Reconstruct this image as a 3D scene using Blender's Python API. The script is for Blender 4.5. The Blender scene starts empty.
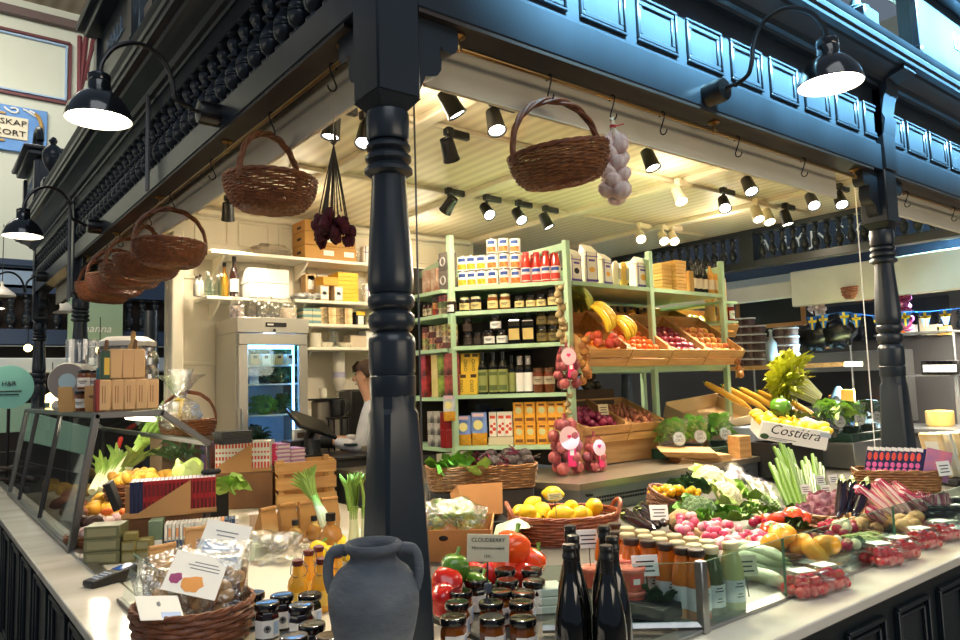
import bpy, math, random
from math import sin, cos, pi, radians as RD, sqrt, atan2
from mathutils import Vector, Matrix, noise
V=Vector; R=random.Random(11)
SC=bpy.context.scene; COL=SC.collection
FPX=725.264
def _dir(px,py): return V(((px-480)/FPX,-(py-320)/FPX,-1.0)).normalized()
AX=_dir(1408,356); AY=_dir(-90,402); AY=(AY-AX*AX.dot(AY)).normalized(); AZ=AX.cross(AY)
W2C=Matrix((AX,AY,AZ)).transposed(); C2W=Matrix((AX,AY,AZ))
CAM=V((-1.082,-1.788,1.66))
_r=C2W@V(((378-480)/FPX,-(60-320)/FPX,-1.0)); CAM=V((-.07,-.07,0))-_r*2.05; CAM.z=1.66
def at(px,py,x=None,y=None,z=None):
 "point of the plane x=, y= or z= seen at a pixel of the photograph"
 r=C2W@V(((px-480)/FPX,-(py-320)/FPX,-1.0))
 t=(x-CAM.x)/r.x if x is not None else (y-CAM.y)/r.y if y is not None else (z-CAM.z)/r.z
 return CAM+r*t
def ppm(p): return FPX/(-(W2C@(V(p)-CAM)).z)      # pixels per metre at a point
cd=bpy.data.cameras.new('camera'); cam=bpy.data.objects.new('camera',cd); COL.objects.link(cam)
cd.sensor_width=36; cd.lens=FPX*36/960; cd.clip_start=.02; cd.clip_end=200
cam.matrix_world=Matrix.Translation(CAM)@C2W.to_4x4(); SC.camera=cam
class MB:
 def __init__(s): s.v=[]; s.f=[]; s.m=[]
 def add(s,vs,fs,m=0,M=None):
  o=len(s.v)
  s.v+= [tuple(M@V(p)) for p in vs] if M is not None else [tuple(p) for p in vs]
  for f in fs: s.f.append(tuple(i+o for i in f)); s.m.append(m)
  return s
 def box(s,c,d,b=0,m=0,M=None,rz=0):
  x,y,z=(q/2 for q in d); T=Matrix.Translation(c)@Matrix.Rotation(rz,4,'Z')
  if M is not None: T=M@T
  if b<=0:
   vs=[(i*x,j*y,k*z) for k in(-1,1) for j in(-1,1) for i in(-1,1)]
   return s.add(vs,[(0,2,3,1),(4,5,7,6),(0,1,5,4),(2,6,7,3),(0,4,6,2),(1,3,7,5)],m,T)
  b=min(b,x*.95,y*.95,z*.95); vs=[]; ix={}
  for i in(-1,1):
   for j in(-1,1):
    for k in(-1,1):
     for a in range(3):
      p=[i*(x-b),j*(y-b),k*(z-b)]; p[a]=(i*x,j*y,k*z)[a]; ix[i,j,k,a]=len(vs); vs.append(p)
  fs=[]
  q=[(-1,-1),(1,-1),(1,1),(-1,1)]
  for sg in(-1,1):
   fs.append([ix[sg,u,w,0] for u,w in q][::sg]); fs.append([ix[w,sg,u,1] for u,w in q][::sg]); fs.append([ix[u,w,sg,2] for u,w in q][::sg])
  for u in(-1,1):
   for w in(-1,1):
    f=[ix[-1,u,w,1],ix[1,u,w,1],ix[1,u,w,2],ix[-1,u,w,2]]; fs.append(f if u*w<0 else f[::-1])
    f=[ix[u,-1,w,2],ix[u,1,w,2],ix[u,1,w,0],ix[u,-1,w,0]]; fs.append(f if u*w<0 else f[::-1])
    f=[ix[u,w,-1,0],ix[u,w,1,0],ix[u,w,1,1],ix[u,w,-1,1]]; fs.append(f if u*w<0 else f[::-1])
    for k in(-1,1):
     f=[ix[u,w,k,a] for a in range(3)]; fs.append(f if u*w*k>0 else f[::-1])
  return s.add(vs,fs,m,T)
 def tube(s,pts,r,n=8,m=0,cap=True,close=False,M=None,flat=1):
  pts=[V(p) for p in pts]; k=len(pts); rs=r if isinstance(r,(list,tuple)) else [r]*k
  vs=[]; up=None
  for i,p in enumerate(pts):
   a=pts[(i-1)%k] if close else pts[max(i-1,0)]; b=pts[(i+1)%k] if close else pts[min(i+1,k-1)]
   t=(b-a).normalized() if (b-a).length>1e-9 else V((0,0,1))
   if up is None: up=V((0,0,1)) if abs(t.z)<.9 else V((1,0,0))
   u=(up-t*t.dot(up))
   if u.length<1e-6: u=t.orthogonal()
   u.normalize(); w=t.cross(u); up=u
   for j in range(n):
    A=2*pi*j/n; vs.append(p+(w*cos(A)+u*sin(A)*flat)*rs[i])
  fs=[]
  for i in range(k if close else k-1):
   for j in range(n):
    a=i*n+j; b=i*n+(j+1)%n; c=((i+1)%k)*n+(j+1)%n; d=((i+1)%k)*n+j; fs.append((a,b,c,d))
  if cap and not close: fs.append(tuple(range(n))[::-1]); fs.append(tuple((k-1)*n+j for j in range(n)))
  return s.add(vs,fs,m,M)
 def lathe(s,prof,n=20,m=0,M=None,cap=True,a0=0,a1=2*pi):
  full=abs(a1-a0-2*pi)<1e-6; k=n if full else n+1; vs=[]; fs=[]
  for r,z in prof:
   for j in range(k):
    A=a0+(a1-a0)*j/n; vs.append((r*cos(A),r*sin(A),z))
  for i in range(len(prof)-1):
   for j in range(n):
    a=i*k+j; b=i*k+(j+1)%k; fs.append((a,b,b+k,a+k))
  if cap and full:
   if prof[0][0]>1e-5: fs.append(tuple(range(k))[::-1])
   if prof[-1][0]>1e-5: fs.append(tuple((len(prof)-1)*k+j for j in range(k)))
  return s.add(vs,fs,m,M)
 def ball(s,c,r,n=12,k=8,m=0,M=None,nz=0,ns=3.0,seed=0,fn=None):
  r=r if isinstance(r,(tuple,list)) else (r,r,r); vs=[]; fs=[]
  for i in range(k+1):
   th=pi*i/k
   for j in range(n):
    A=2*pi*j/n; d=V((sin(th)*cos(A),sin(th)*sin(A),-cos(th))); q=1.0
    if nz: q+=nz*noise.noise(d*ns+V((seed,seed*.7,0)))
    if fn: d=V(fn(d,A,th))
    vs.append((c[0]+d.x*r[0]*q,c[1]+d.y*r[1]*q,c[2]+d.z*r[2]*q))
  for i in range(k):
   for j in range(n):
    a=i*n+j; b=i*n+(j+1)%n; fs.append((a,b,b+n,a+n))
  return s.add(vs,fs,m,M)
 def poly(s,p2,d,m=0,M=None):
  "polygon in local xz, thickness d along y (centred)"
  k=len(p2); vs=[(a,-d/2,b) for a,b in p2]+[(a,d/2,b) for a,b in p2]
  fs=[tuple(range(k)),tuple(range(2*k-1,k-1,-1))]+[(i,i+k,(i+1)%k+k,(i+1)%k) for i in range(k)]
  return s.add(vs,fs,m,M)
 def leaf(s,pts,ws,up=(0,0,1),m=0,M=None,curl=.25,wav=0,seg=2):
  "leaf blade along pts with half widths ws; cross section folded by curl"
  pts=[V(p) for p in pts]; up=V(up); vs=[]; k=len(pts); q=2*seg+1
  for i,p in enumerate(pts):
   t=(pts[min(i+1,k-1)]-pts[max(i-1,0)]); t=t.normalized() if t.length>1e-9 else V((0,0,1))
   sd=t.cross(up); sd=sd.normalized() if sd.length>1e-6 else t.orthogonal().normalized(); nn=sd.cross(t)
   for j in range(q):
    u=(j-seg)/seg; vs.append(p+sd*ws[i]*u+nn*ws[i]*(curl*abs(u)**1.5+wav*sin(i*2.3+j*1.7)*abs(u)))
  fs=[(i*q+j,i*q+j+1,(i+1)*q+j+1,(i+1)*q+j) for i in range(k-1) for j in range(q-1)]
  return s.add(vs,fs,m,M)
 def sheet(s,g,m=0,M=None):
  "grid of points"
  a=len(g); b=len(g[0]); return s.add([p for r in g for p in r],[(i*b+j,i*b+j+1,(i+1)*b+j+1,(i+1)*b+j) for i in range(a-1) for j in range(b-1)],m,M)
 def mesh(s,name,mats,ang=38):
  me=bpy.data.meshes.new(name); me.from_pydata(s.v,[],s.f)
  for m in (mats if isinstance(mats,(list,tuple)) else [mats]): me.materials.append(m)
  me.polygons.foreach_set('material_index',s.m); me.polygons.foreach_set('use_smooth',[True]*len(s.f))
  me.update(); me.set_sharp_from_angle(angle=RD(ang)); return me
 def build(s,name,mats,parent=None,ang=38,**k):
  o=bpy.data.objects.new(name,s.mesh(name,mats,ang)); COL.objects.link(o)
  if parent is not None: o.parent=parent
  return tag(o,**k)
def fit(l):
 w=l.split()
 for x in('the','a','of','and','in','small'):
  while len(w)>16 and x in w[1:]: w.pop(len(w)-1-w[::-1].index(x))
 return ' '.join(w[:16])
def tag(o,label=None,cat=None,group=None,kind=None):
 if label: o['label']=fit(label)
 if cat: o['category']=cat
 if group: o['group']=group
 if kind: o['kind']=kind
 return o
def thing(name,label,cat,loc=(0,0,0),rz=0,group=None,rot=None,sc=1):
 o=bpy.data.objects.new(name,None); o.empty_display_size=.05; COL.objects.link(o); o.location=loc
 o.rotation_euler=rot if rot else (0,0,rz); o.scale=(sc,)*3 if not isinstance(sc,tuple) else sc
 return tag(o,label,cat,group)
def kids(o): return [c for c in list(COL.objects) if c.parent==o] if False else list(CH.get(o.name,()))
CH={}
def _index():
 CH.clear()
 for o in COL.objects:
  if o.parent: CH.setdefault(o.parent.name,[]).append(o)
def dup(o,loc=None,rz=0,label=None,group=None,rot=None,sc=None,_p=None):
 c=o.copy(); COL.objects.link(c)
 if _p is not None: c.parent=_p
 else:
  if loc is not None: c.location=loc
  c.rotation_euler=rot if rot else (0,0,rz)
  if sc: c.scale=(sc,)*3 if not isinstance(sc,tuple) else sc
  if label: c['label']=fit(label)
  if group: c['group']=group
 for k in o.children: dup(k,_p=c)
 return c
class Proto:
 "first use moves the source thing itself, later uses copy it with its parts"
 def __init__(s,o): s.o=o; s.used=False
 def put(s,loc,rz=0,label=None,group=None,rot=None,sc=None):
  if s.used: return dup(s.o,loc,rz,label,group,rot,sc or (1,1,1))
  s.used=True; o=s.o; o.location=loc; o.rotation_euler=rot if rot else (0,0,rz)
  if sc: o.scale=(sc,)*3 if not isinstance(sc,tuple) else sc
  tag(o,label,None,group); return o
ORD='first second third fourth fifth sixth seventh eighth ninth tenth eleventh twelfth thirteenth fourteenth fifteenth sixteenth seventeenth eighteenth nineteenth twentieth'.split()
MATS={}
def lin(c):
 return tuple((q/12.92 if q<=.04045 else ((q+.055)/1.055)**2.4) for q in [x/255 for x in c])+(1,)
def mat(name,c,rough=.5,metal=0,c2=None,ns=8,nd=4,bump=0,bs=30,emit=0,rnd=0,stretch=None,coat=0,sss=0,spec=.5,wave=None,tr=0):
 "c, c2 in sRGB 0..255; noise mixes c and c2"
 if name in MATS: return MATS[name]
 m=bpy.data.materials.new(name); m.use_nodes=True; t=m.node_tree; N=t.nodes; L=t.links; p=N['Principled BSDF']
 p.inputs['Base Color'].default_value=lin(c); p.inputs['Roughness'].default_value=rough; p.inputs['Metallic'].default_value=metal
 p.inputs['Specular IOR Level'].default_value=spec; p.inputs['Coat Weight'].default_value=coat; p.inputs['Coat Roughness'].default_value=.08
 if sss: p.inputs['Subsurface Weight'].default_value=sss; p.inputs['Subsurface Radius'].default_value=(.02,.01,.005)
 if tr: p.inputs['Transmission Weight'].default_value=tr
 co=None
 if c2 or bump or wave:
  tc=N.new('ShaderNodeTexCoord'); mp=N.new('ShaderNodeMapping'); L.new(tc.outputs['Object'],mp.inputs['Vector'])
  if stretch: mp.inputs['Scale'].default_value=stretch
  co=mp.outputs['Vector']
 out=None
 if c2:
  if wave:
   w=N.new('ShaderNodeTexWave'); w.inputs['Scale'].default_value=wave[0]; w.inputs['Distortion'].default_value=wave[1]; w.bands_direction=wave[2] if len(wave)>2 else 'X'; w.inputs['Detail'].default_value=2
   L.new(co,w.inputs['Vector']); fac=w.outputs['Fac']
  else:
   n=N.new('ShaderNodeTexNoise'); n.inputs['Scale'].default_value=ns; n.inputs['Detail'].default_value=nd; L.new(co,n.inputs['Vector'])
   rm=N.new('ShaderNodeMapRange'); rm.inputs[1].default_value=.32; rm.inputs[2].default_value=.68; L.new(n.outputs['Fac'],rm.inputs[0]); fac=rm.outputs[0]
  mx=N.new('ShaderNodeMix'); mx.data_type='RGBA'; mx.inputs[6].default_value=lin(c); mx.inputs[7].default_value=lin(c2); L.new(fac,mx.inputs[0]); out=mx.outputs[2]
 if rnd:
  oi=N.new('ShaderNodeObjectInfo'); h=N.new('ShaderNodeHueSaturation'); mr=N.new('ShaderNodeMapRange'); mr.inputs[3].default_value=1-rnd; mr.inputs[4].default_value=1+rnd
  L.new(oi.outputs['Random'],mr.inputs[0]); L.new(mr.outputs[0],h.inputs['Value']); m2=N.new('ShaderNodeMapRange'); m2.inputs[3].default_value=.5-rnd*.06; m2.inputs[4].default_value=.5+rnd*.06
  L.new(oi.outputs['Random'],m2.inputs[0]); L.new(m2.outputs[0],h.inputs['Hue'])
  if out: L.new(out,h.inputs['Color'])
  else: h.inputs['Color'].default_value=lin(c)
  out=h.outputs['Color']
 if out: L.new(out,p.inputs['Base Color'])
 if bump:
  b=N.new('ShaderNodeBump'); b.inputs['Strength'].default_value=bump; b.inputs['Distance'].default_value=.01
  n2=N.new('ShaderNodeTexNoise'); n2.inputs['Scale'].default_value=bs; n2.inputs['Detail'].default_value=3; L.new(co,n2.inputs['Vector']); L.new(n2.outputs['Fac'],b.inputs['Height']); L.new(b.outputs['Normal'],p.inputs['Normal'])
 if emit:
  p.inputs['Emission Color'].default_value=lin(c); p.inputs['Emission Strength'].default_value=emit
 MATS[name]=m; return m
def film(name,c=(255,255,255),gl=.12,rough=.05,bump=0,bs=40,tint=None):
 "clear pane or film: transparent with a fresnel gloss"
 if name in MATS: return MATS[name]
 m=bpy.data.materials.new(name); m.use_nodes=True; t=m.node_tree; N=t.nodes; L=t.links; N.remove(N['Principled BSDF']); o=N['Material Output']
 a=N.new('ShaderNodeBsdfTransparent'); a.inputs[0].default_value=lin(tint or (250,252,252)); g=N.new('ShaderNodeBsdfGlossy'); g.inputs['Roughness'].default_value=rough; g.inputs[0].default_value=lin(c)
 f=N.new('ShaderNodeLayerWeight'); f.inputs[0].default_value=.25; mr=N.new('ShaderNodeMapRange'); mr.inputs[3].default_value=gl*.35; mr.inputs[4].default_value=min(1,gl*4); L.new(f.outputs['Facing'],mr.inputs[0])
 x=N.new('ShaderNodeMixShader'); L.new(mr.outputs[0],x.inputs[0]); L.new(a.outputs[0],x.inputs[1]); L.new(g.outputs[0],x.inputs[2]); L.new(x.outputs[0],o.inputs[0])
 if bump:
  b=N.new('ShaderNodeBump'); b.inputs['Strength'].default_value=bump; b.inputs['Distance'].default_value=.02; n=N.new('ShaderNodeTexNoise'); n.inputs['Scale'].default_value=bs
  tc=N.new('ShaderNodeTexCoord'); L.new(tc.outputs['Object'],n.inputs['Vector']); L.new(n.outputs['Fac'],b.inputs['Height']); L.new(b.outputs['Normal'],g.inputs['Normal']); L.new(b.outputs['Normal'],f.inputs['Normal'])
 MATS[name]=m; return m
def text(body,size,M,m,parent=None,name='lettering',ext=.0008,align='CENTER',shear=0,sx=1,**k):
 cu=bpy.data.curves.new('t','FONT'); cu.body=body; cu.size=size; cu.extrude=ext; cu.align_x=align; cu.align_y='CENTER'; cu.shear=shear; cu.resolution_u=2
 o=bpy.data.objects.new('t',cu); COL.objects.link(o); bpy.context.view_layer.update()
 me=bpy.data.meshes.new_from_object(o.evaluated_get(bpy.context.evaluated_depsgraph_get())); bpy.data.objects.remove(o); bpy.data.curves.remove(cu)
 me.transform(M@Matrix.Diagonal((sx,1,1,1))); me.materials.clear(); me.materials.append(m); me.name=name
 q=bpy.data.objects.new(name,me); COL.objects.link(q)
 if parent is not None: q.parent=parent
 return tag(q,**k)
def frame(o,xd,yd,zd=None):
 "matrix with local x,y(,z) axes along given directions at o"
 x=V(xd).normalized(); y=V(yd); y=(y-x*x.dot(y)).normalized(); z=x.cross(y)
 return Matrix(((x.x,y.x,z.x,o[0]),(x.y,y.y,z.y,o[1]),(x.z,y.z,z.z,o[2]),(0,0,0,1)))
def rot(a,ax): return Matrix.Rotation(a,4,ax)
def tr(*p): return Matrix.Translation(p)
def struct(mb,name,m,kind='structure',**k): return mb.build(name,m,None,kind=kind,**k)
def smooth(p,n):
 "Catmull-Rom through points"
 p=[V(q) for q in p]; o=[]
 for i in range(len(p)-1):
  a=p[max(i-1,0)];b=p[i];c=p[i+1];d=p[min(i+2,len(p)-1)]
  for k in range(n):
   t=k/n; o.append(.5*((2*b)+(c-a)*t+(2*a-5*b+4*c-d)*t*t+(3*b-a-3*c+d)*t**3))
 return o+[p[-1]]
PAINT=mat('dark_blue_paint',(38,46,54),rough=.3,c2=(31,38,45),ns=5,bump=.05,bs=14,stretch=(1,1,.3))
PAINTD=mat('dark_brown_soffit',(58,50,46),rough=.5,c2=(46,40,38),ns=4)
CREAM=mat('cream_paint',(226,216,190),rough=.55,c2=(218,206,178),ns=3)
CREAMW=mat('cream_wall_paint',(226,218,198),rough=.5,c2=(216,207,184),ns=2)
BRASS=mat('brass',(168,134,84),rough=.28,metal=1)
BLACK=mat('black_metal',(16,16,18),rough=.35)
BLACKM=mat('matt_black',(14,14,16),rough=.7)
IRON=mat('wrought_iron',(38,30,28),rough=.45,metal=.6)
WHITE=mat('white_plastic',(236,236,232),rough=.4)
PAPER=mat('white_paper',(238,236,228),rough=.7)
STEEL=mat('brushed_steel',(176,176,172),rough=.28,metal=1,c2=(160,160,158),ns=30,stretch=(.05,1,1))
STEELD=mat('dark_steel',(112,112,112),rough=.35,metal=1)
MARB=mat('veined_marble',(230,224,210),rough=.12,c2=(204,196,178),ns=3.2,nd=7,stretch=(.5,1.6,1))
MINT=mat('mint_green_paint',(186,216,178),rough=.42,c2=(172,206,166),ns=6)
KRAFT=mat('kraft_paper',(196,152,98),rough=.75,c2=(184,140,88),ns=9,rnd=.08)
PINE=mat('pine_wood',(206,160,98),rough=.6,c2=(178,128,70),ns=6,stretch=(.6,6,6),rnd=.08)
WICK=mat('brown_wicker',(140,84,46),rough=.5,c2=(98,56,30),ns=40,rnd=.1)
WICKL=mat('pale_wicker',(150,106,60),rough=.55,c2=(116,78,42),ns=40,rnd=.08)
GLASS=film('clear_glass',(225,240,240),.09,.02,tint=(236,246,243))
GEDGE=mat('glass_edge',(70,120,100),rough=.15)
CELLO=film('cellophane',(255,255,255),.2,.12,bump=.9,bs=26)
LITE=mat('lit_lamp_glass',(255,244,222),emit=9)
LITEC=mat('lit_lamp_glass_cool',(252,250,246),emit=7)
SHADEIN=mat('white_enamel_inside',(245,240,225),rough=.4)
TXT=mat('dark_ink',(40,36,34),rough=.8)
WTXT=mat('white_ink',(236,234,228),rough=.7)
YB=14.0
w=MB(); w.box((2,YB+.1,5),(26,.2,12)); struct(w,'wall_back',mat('hall_wall_plaster',(206,208,190),rough=.8,c2=(196,198,180),ns=.7))
w=MB(); w.box((2,3,-.05),(30,26,.1)); struct(w,'floor',mat('hall_floor_stone',(96,90,84),rough=.4,c2=(80,76,72),ns=5))
w=MB()
g=[[at(px,py,y=YY) for px in(-160,110)] for YY,py in((YB,24),(YB-3,-46))]
zc=at(60,24,y=YB).z
w.box((-2,YB-1.4,zc+.35),(18,3.0,.12),M=None); struct(w,'ceiling',mat('hall_ceiling_boards',(176,160,138),rough=.7,c2=(150,134,112),wave=(1.2,.4,'X')))
w=MB()
for yy in(YB-.12,): w.box((-2,yy,zc-.02),(18,.14,.16))
struct(w,'trim_1',mat('hall_cornice',(96,78,74),rough=.6))
def panel_rect(px0,py0,px1,py1,y):
 a=at(px0,py0,y=y); b=at(px1,py1,y=y); return a,b
a=at(70,45,y=YB); b=at(70,105,y=YB); x1=a.x; z1=a.z; z0=b.z; x0=x1-3.4
RED=mat('hall_dark_red',(98,44,48),rough=.5); PALEB=mat('pale_blue_line',(150,176,206),rough=.6)
w=MB()
for q,mi,th in((0,0,.05),(.065,1,.03)):
 for (cx,cz,dx,dz) in(((x0+x1)/2,z1-q,x1-x0-2*q,th),((x0+x1)/2,z0+q,x1-x0-2*q,th),(x1-q,(z0+z1)/2,th,z1-z0-2*q),(x0+q,(z0+z1)/2,th,z1-z0-2*q)):
  w.box((cx,YB-.04+q*.05,cz),(dx,.07,dz),m=mi)
struct(w,'trim_2',[RED,PALEB])
s0=at(47,113,y=YB); s1=at(47,157,y=YB); sw=3.0
t=thing('painted_sign','blue and gold painted sign board with dark capitals on the hall end wall','sign',(s0.x-sw/2,YB-.05,(s0.z+s1.z)/2)); h=s0.z-s1.z
w=MB(); w.box((0,0,0),(sw,.06,h),.01); w.build('board',mat('sign_blue',(84,134,196),rough=.5,c2=(100,150,206),ns=4),t)
w=MB(); w.box((-.05,-.04,0),(sw-.52,.03,h*.5),.1); w.build('cartouche',mat('sign_cream',(226,214,186),rough=.6),t)
w=MB(); G=mat('sign_gold',(178,140,70),rough=.4)
for sx in(-1,1):
 c=V((sx*(sw/2-.16),-.05,0)); pts=[(c.x+.13*cos(q)*sx*(1-.1*q)-.06*sx,-.05,.05+h*.33*sin(q)) for q in[i*.35-1.6 for i in range(10)]]; w.tube(pts,.035,6)
w.box((-.28,-.05,h*.3),(sw-.8,.02,.04)); w.box((-.28,-.05,-h*.3),(sw-.8,.02,.04)); w.build('gilt_scrollwork',G,t)
w=MB()
for i in range(9): w.tube([(-1.2+i*.3+.12*sin(q*2),-.05,h*.39+.05*sin(q*3+i)) for q in[k*.3 for k in range(8)]],.018,5)
w.build('white_scrolls',WTXT,t)
M=frame((0,0,0),(1,0,0),(0,0,1))
text('LSKAP',.15,tr(sw/2-.60,-.07,h*.11)@M,TXT,t,ext=.003,sx=1.25); text('KORT',.15,tr(sw/2-.60,-.07,-h*.12)@M,TXT,t,ext=.003,sx=1.25)
t=thing('roof_truss','dark red riveted iron roof truss high at the end wall of the hall','truss',(0,0,0))
P=lambda px,py,y=YB-.5: at(px,py,y=y)
def bar(mb,a,b,wd,n=4): mb.tube([a,b],wd*.5,n)
for nm,A,B,wd in(('upright',(88,22),(80,92),.10),('upright',(99,0),(86,80),.06),('strut',(98,28),(78,100),.07),('strut',(122,-30),(121,10),.10),('upright',(80,36),(79,120),.09),('tie_bar',(84,3),(150,-4),.06),('brace',(150,0),(134,14),.07)):
 w=MB(); bar(w,P(*A),P(*B),wd); w.build(nm,RED,t)
WINL=mat('daylight_pane',(236,246,255),emit=5.0)
p0=at(868,40,x=19); p1=at(895,0,x=19)
w=MB(); w.box((19.15,-2,5),(.2,30,12)); struct(w,'wall_right',mat('hall_wall_plaster',(1,1,1)))
for i,yy in enumerate((p0.y+.2,p0.y-3.2,p0.y-6.6)):
 t=thing('window_%d'%(i+1),None,None,(19.0,yy,6.2)); t['kind']='structure'
 w=MB(); w.box((0,0,0),(.04,1.9,6.6)); w.build('pane',WINL,t)
 w=MB()
 for q in(-.95,-.32,.32,.95): w.box((-.04,q,0),(.08,.07,6.6))
 for q in(-3.3,-1.6,.0,1.6,3.3): w.box((-.04,0,q),(.08,1.9,.07))
 w.build('glazing_bars',mat('blue_grey_window_paint',(110,130,150),rough=.5),t)
S=.07; LX=5.9; LY=7.3; ZB=2.79; ZC=3.2; FL=.15
w=MB(); w.box((LX/2,LY/2,FL/2),(LX,LY,FL)); struct(w,'floor',mat('stall_floor_tiles',(120,112,100),rough=.4)).name='floor_stall'
def column(loc,label,arms):
 t=thing('stall_column',label,'column',loc)
 w=MB(); w.box((0,0,(2.5+3.26)/2),(.145,.145,3.26-2.5),.006)
 vs=[(i*.0725,j*.0725,2.5) for i,j in((-1,-1),(1,-1),(1,1),(-1,1))]+[(.06*cos(pi/4+k*pi/2+pi),.06*sin(pi/4+k*pi/2+pi),2.465) for k in range(4)]
 w.add(vs,[(0,4,5,1),(1,5,6,2),(2,6,7,3),(3,7,4,0),(4,7,6,5)]); w.build('post',PAINT,t)
 w=MB(); w.lathe([(.05,2.47),(.0615,2.462),(.0635,2.45),(.0635,2.385),(.06,2.376),(.052,2.374),(.058,2.368),(.0655,2.362),(.0655,2.352),(.058,2.346),(.054,2.342),(.06,2.336),(.0675,2.33),(.0675,2.318),(.06,2.312),(.056,2.306),(.064,2.300),(.0705,2.292),(.0705,2.282),(.062,2.276),(.049,2.270)][::-1],28); w.build('capital_rings',PAINT,t)
 w=MB(); w.lathe([(.05,1.925),(.06,1.928),(.064,1.94),(.0665,1.965),(.0655,2.0),(.061,2.08),(.055,2.17),(.0505,2.235),(.0495,2.285)],28); w.build('shaft',PAINT,t)
 w=MB(); w.lathe([(.05,1.69),(.064,1.695),(.067,1.71),(.067,1.785),(.0655,1.8),(.055,1.812),(.05,1.816),(.058,1.822),(.0655,1.834),(.0675,1.85),(.0655,1.866),(.056,1.874),(.052,1.878),(.06,1.884),(.0665,1.893),(.068,1.906),(.0665,1.918),(.058,1.926),(.05,1.93)],28); w.build('waist_rings',PAINT,t)
 w=MB(); w.lathe([(.062,1.63),(.066,1.64),(.066,1.69),(.06,1.697)],28);
 ring=lambda r,z,sq:[( (lambda q:(q[0],q[1],z))(((1-sq)*r*cos(A)+sq*max(-.999,min(.999,1.6*cos(A)))*r*1.0,(1-sq)*r*sin(A)+sq*max(-.999,min(.999,1.6*sin(A)))*r))) for A in[2*pi*(k+.5)/16 for k in range(16)]]
 lv=[(.064,1.65,0),(.064,1.60,0),(.064,1.585,.35),(.066,1.45,.6),(.0685,1.3,.85),(.0725,1.12,1),(.0775,.9,1),(.0775,.15,1)]
 vs=[];fs=[]
 for l in lv: vs+=ring(*l)
 for i in range(len(lv)-1):
  for j in range(16): fs.append((i*16+j,(i+1)*16+j,(i+1)*16+(j+1)%16,i*16+(j+1)%16))
 w.add(vs,fs); w.build('pedestal',PAINT,t,ang=22)
 pl=[(.07,ZB),(.245,ZB),(.245,2.715),(.235,2.70),(.215,2.69),(.19,2.695),(.178,2.705),(.172,2.69),(.18,2.66),(.178,2.63),(.165,2.61),(.14,2.60),(.118,2.595),(.112,2.58),(.10,2.55),(.07,2.535)]
 for A in arms:
  w=MB(); w.poly(pl,.06,M=rot(A,'Z')); w.build('scroll_bracket',PAINT,t)
 return t
column((0,0,0),'tall dark blue turned corner column in front of the stall',[0,pi/2])
column((3.255,0,0),'dark blue turned column on the right side behind the fanned magazines',[0,pi])
column((0,4.9,0),'dark turned column on the far left side behind the hanging baskets',[pi/2,-pi/2])
column((0,LY,0),'dark turned column at the far left back corner of the stall',[0,-pi/2])
column((LX,4.2,0),'dark post of the inner right end of the stall',[pi/2,-pi/2])
column((LX,0,0),'dark column at the right end corner of the stall',[pi/2,pi])
t=thing('panelled_frieze','blue lit panelled wooden frieze and cornice over the right side of the stall','frieze',(0,0,0))
X0,X1=.07,6.2
w=MB(); w.box(((X0+X1)/2,0,(ZB+2.94)/2),(X1-X0,.13,2.94-ZB),.004); w.build('beam',PAINT,t)
w=MB(); w.box(((X0+X1)/2,.012,3.1),(X1-X0,.106,.34)); w.build('frieze_board',PAINT,t)
def panelframe(xa,xb):
 w=MB(); za,zb=2.975,3.166; yo=-.041
 for q,th,dp in((0,.012,.014),(.016,.02,.009)):
  w.box(((xa+xb)/2,yo-dp/2,za+q+th/2),(xb-xa-2*q,dp,th),.003); w.box(((xa+xb)/2,yo-dp/2,zb-q-th/2),(xb-xa-2*q,dp,th),.003)
  w.box((xa+q+th/2,yo-dp/2,(za+zb)/2),(th,dp,zb-za-2*q-2*th),.003); w.box((xb-q-th/2,yo-dp/2,(za+zb)/2),(th,dp,zb-za-2*q-2*th),.003)
 w.build('panel_moulding',PAINT,t)
for i in range(10): panelframe(.15+i*.3205,.15+i*.3205+.255)
for i in range(8): panelframe(3.355+i*.335-.09,3.355+i*.335+.195)
COR=[(0,3.27),(-.075,3.27),(-.08,3.285),(-.10,3.29),(-.115,3.31),(-.15,3.33),(-.19,3.34),(-.20,3.352),(-.235,3.355),(-.24,3.375),(-.25,3.38),(-.255,3.40),(-.245,3.415),(-.255,3.425),(-.265,3.44),(0,3.46)]
def cornice(L,M):
 w=MB(); k=len(COR); vs=[(0,a,b) for a,b in COR]+[(L,a,b) for a,b in COR]
 w.add(vs,[tuple(range(k)),tuple(range(2*k-1,k-1,-1))]+[(i,i+k,(i+1)%k+k,(i+1)%k) for i in range(k)],M=M); return w
cornice(X1+.265,tr(-.265,0,0)).build('cornice',PAINT,t,ang=20)
for x in(3.255,):
 w=MB(); w.poly([(-.04,3.36),(-.22,3.36),(-.22,3.33),(-.12,3.3),(-.12,3.24),(-.1,3.2),(-.085,3.12),(-.1,3.08),(-.085,3.0),(-.04,2.97)],.15,M=tr(x,0,0)@rot(pi/2,'Z')); w.build('corbel',PAINT,t)
 w=MB(); w.box((x,-.055,3.03),(.15,.06,.47),.004); w.build('pilaster',PAINT,t)
t2=thing('baluster_frieze','black wooden frieze of turned balusters with heavy cornice along the left side of the stall','frieze',(0,0,0))
w=MB(); w.box((0,(X0+LY+.1)/2,(ZB+2.907)/2),(.13,LY+.1-X0,2.907-ZB),.004); w.build('beam',PAINT,t2)
w=MB(); w.box((.05,(X0+LY+.1)/2,3.05),(.02,LY+.1-X0,.3)); w.build('backing_board',PAINTD,t2)
w=MB(); w.box((0,(X0+LY+.1)/2,3.235),(.13,LY+.1-X0,.09),.006); w.build('top_rail',PAINT,t2)
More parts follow.
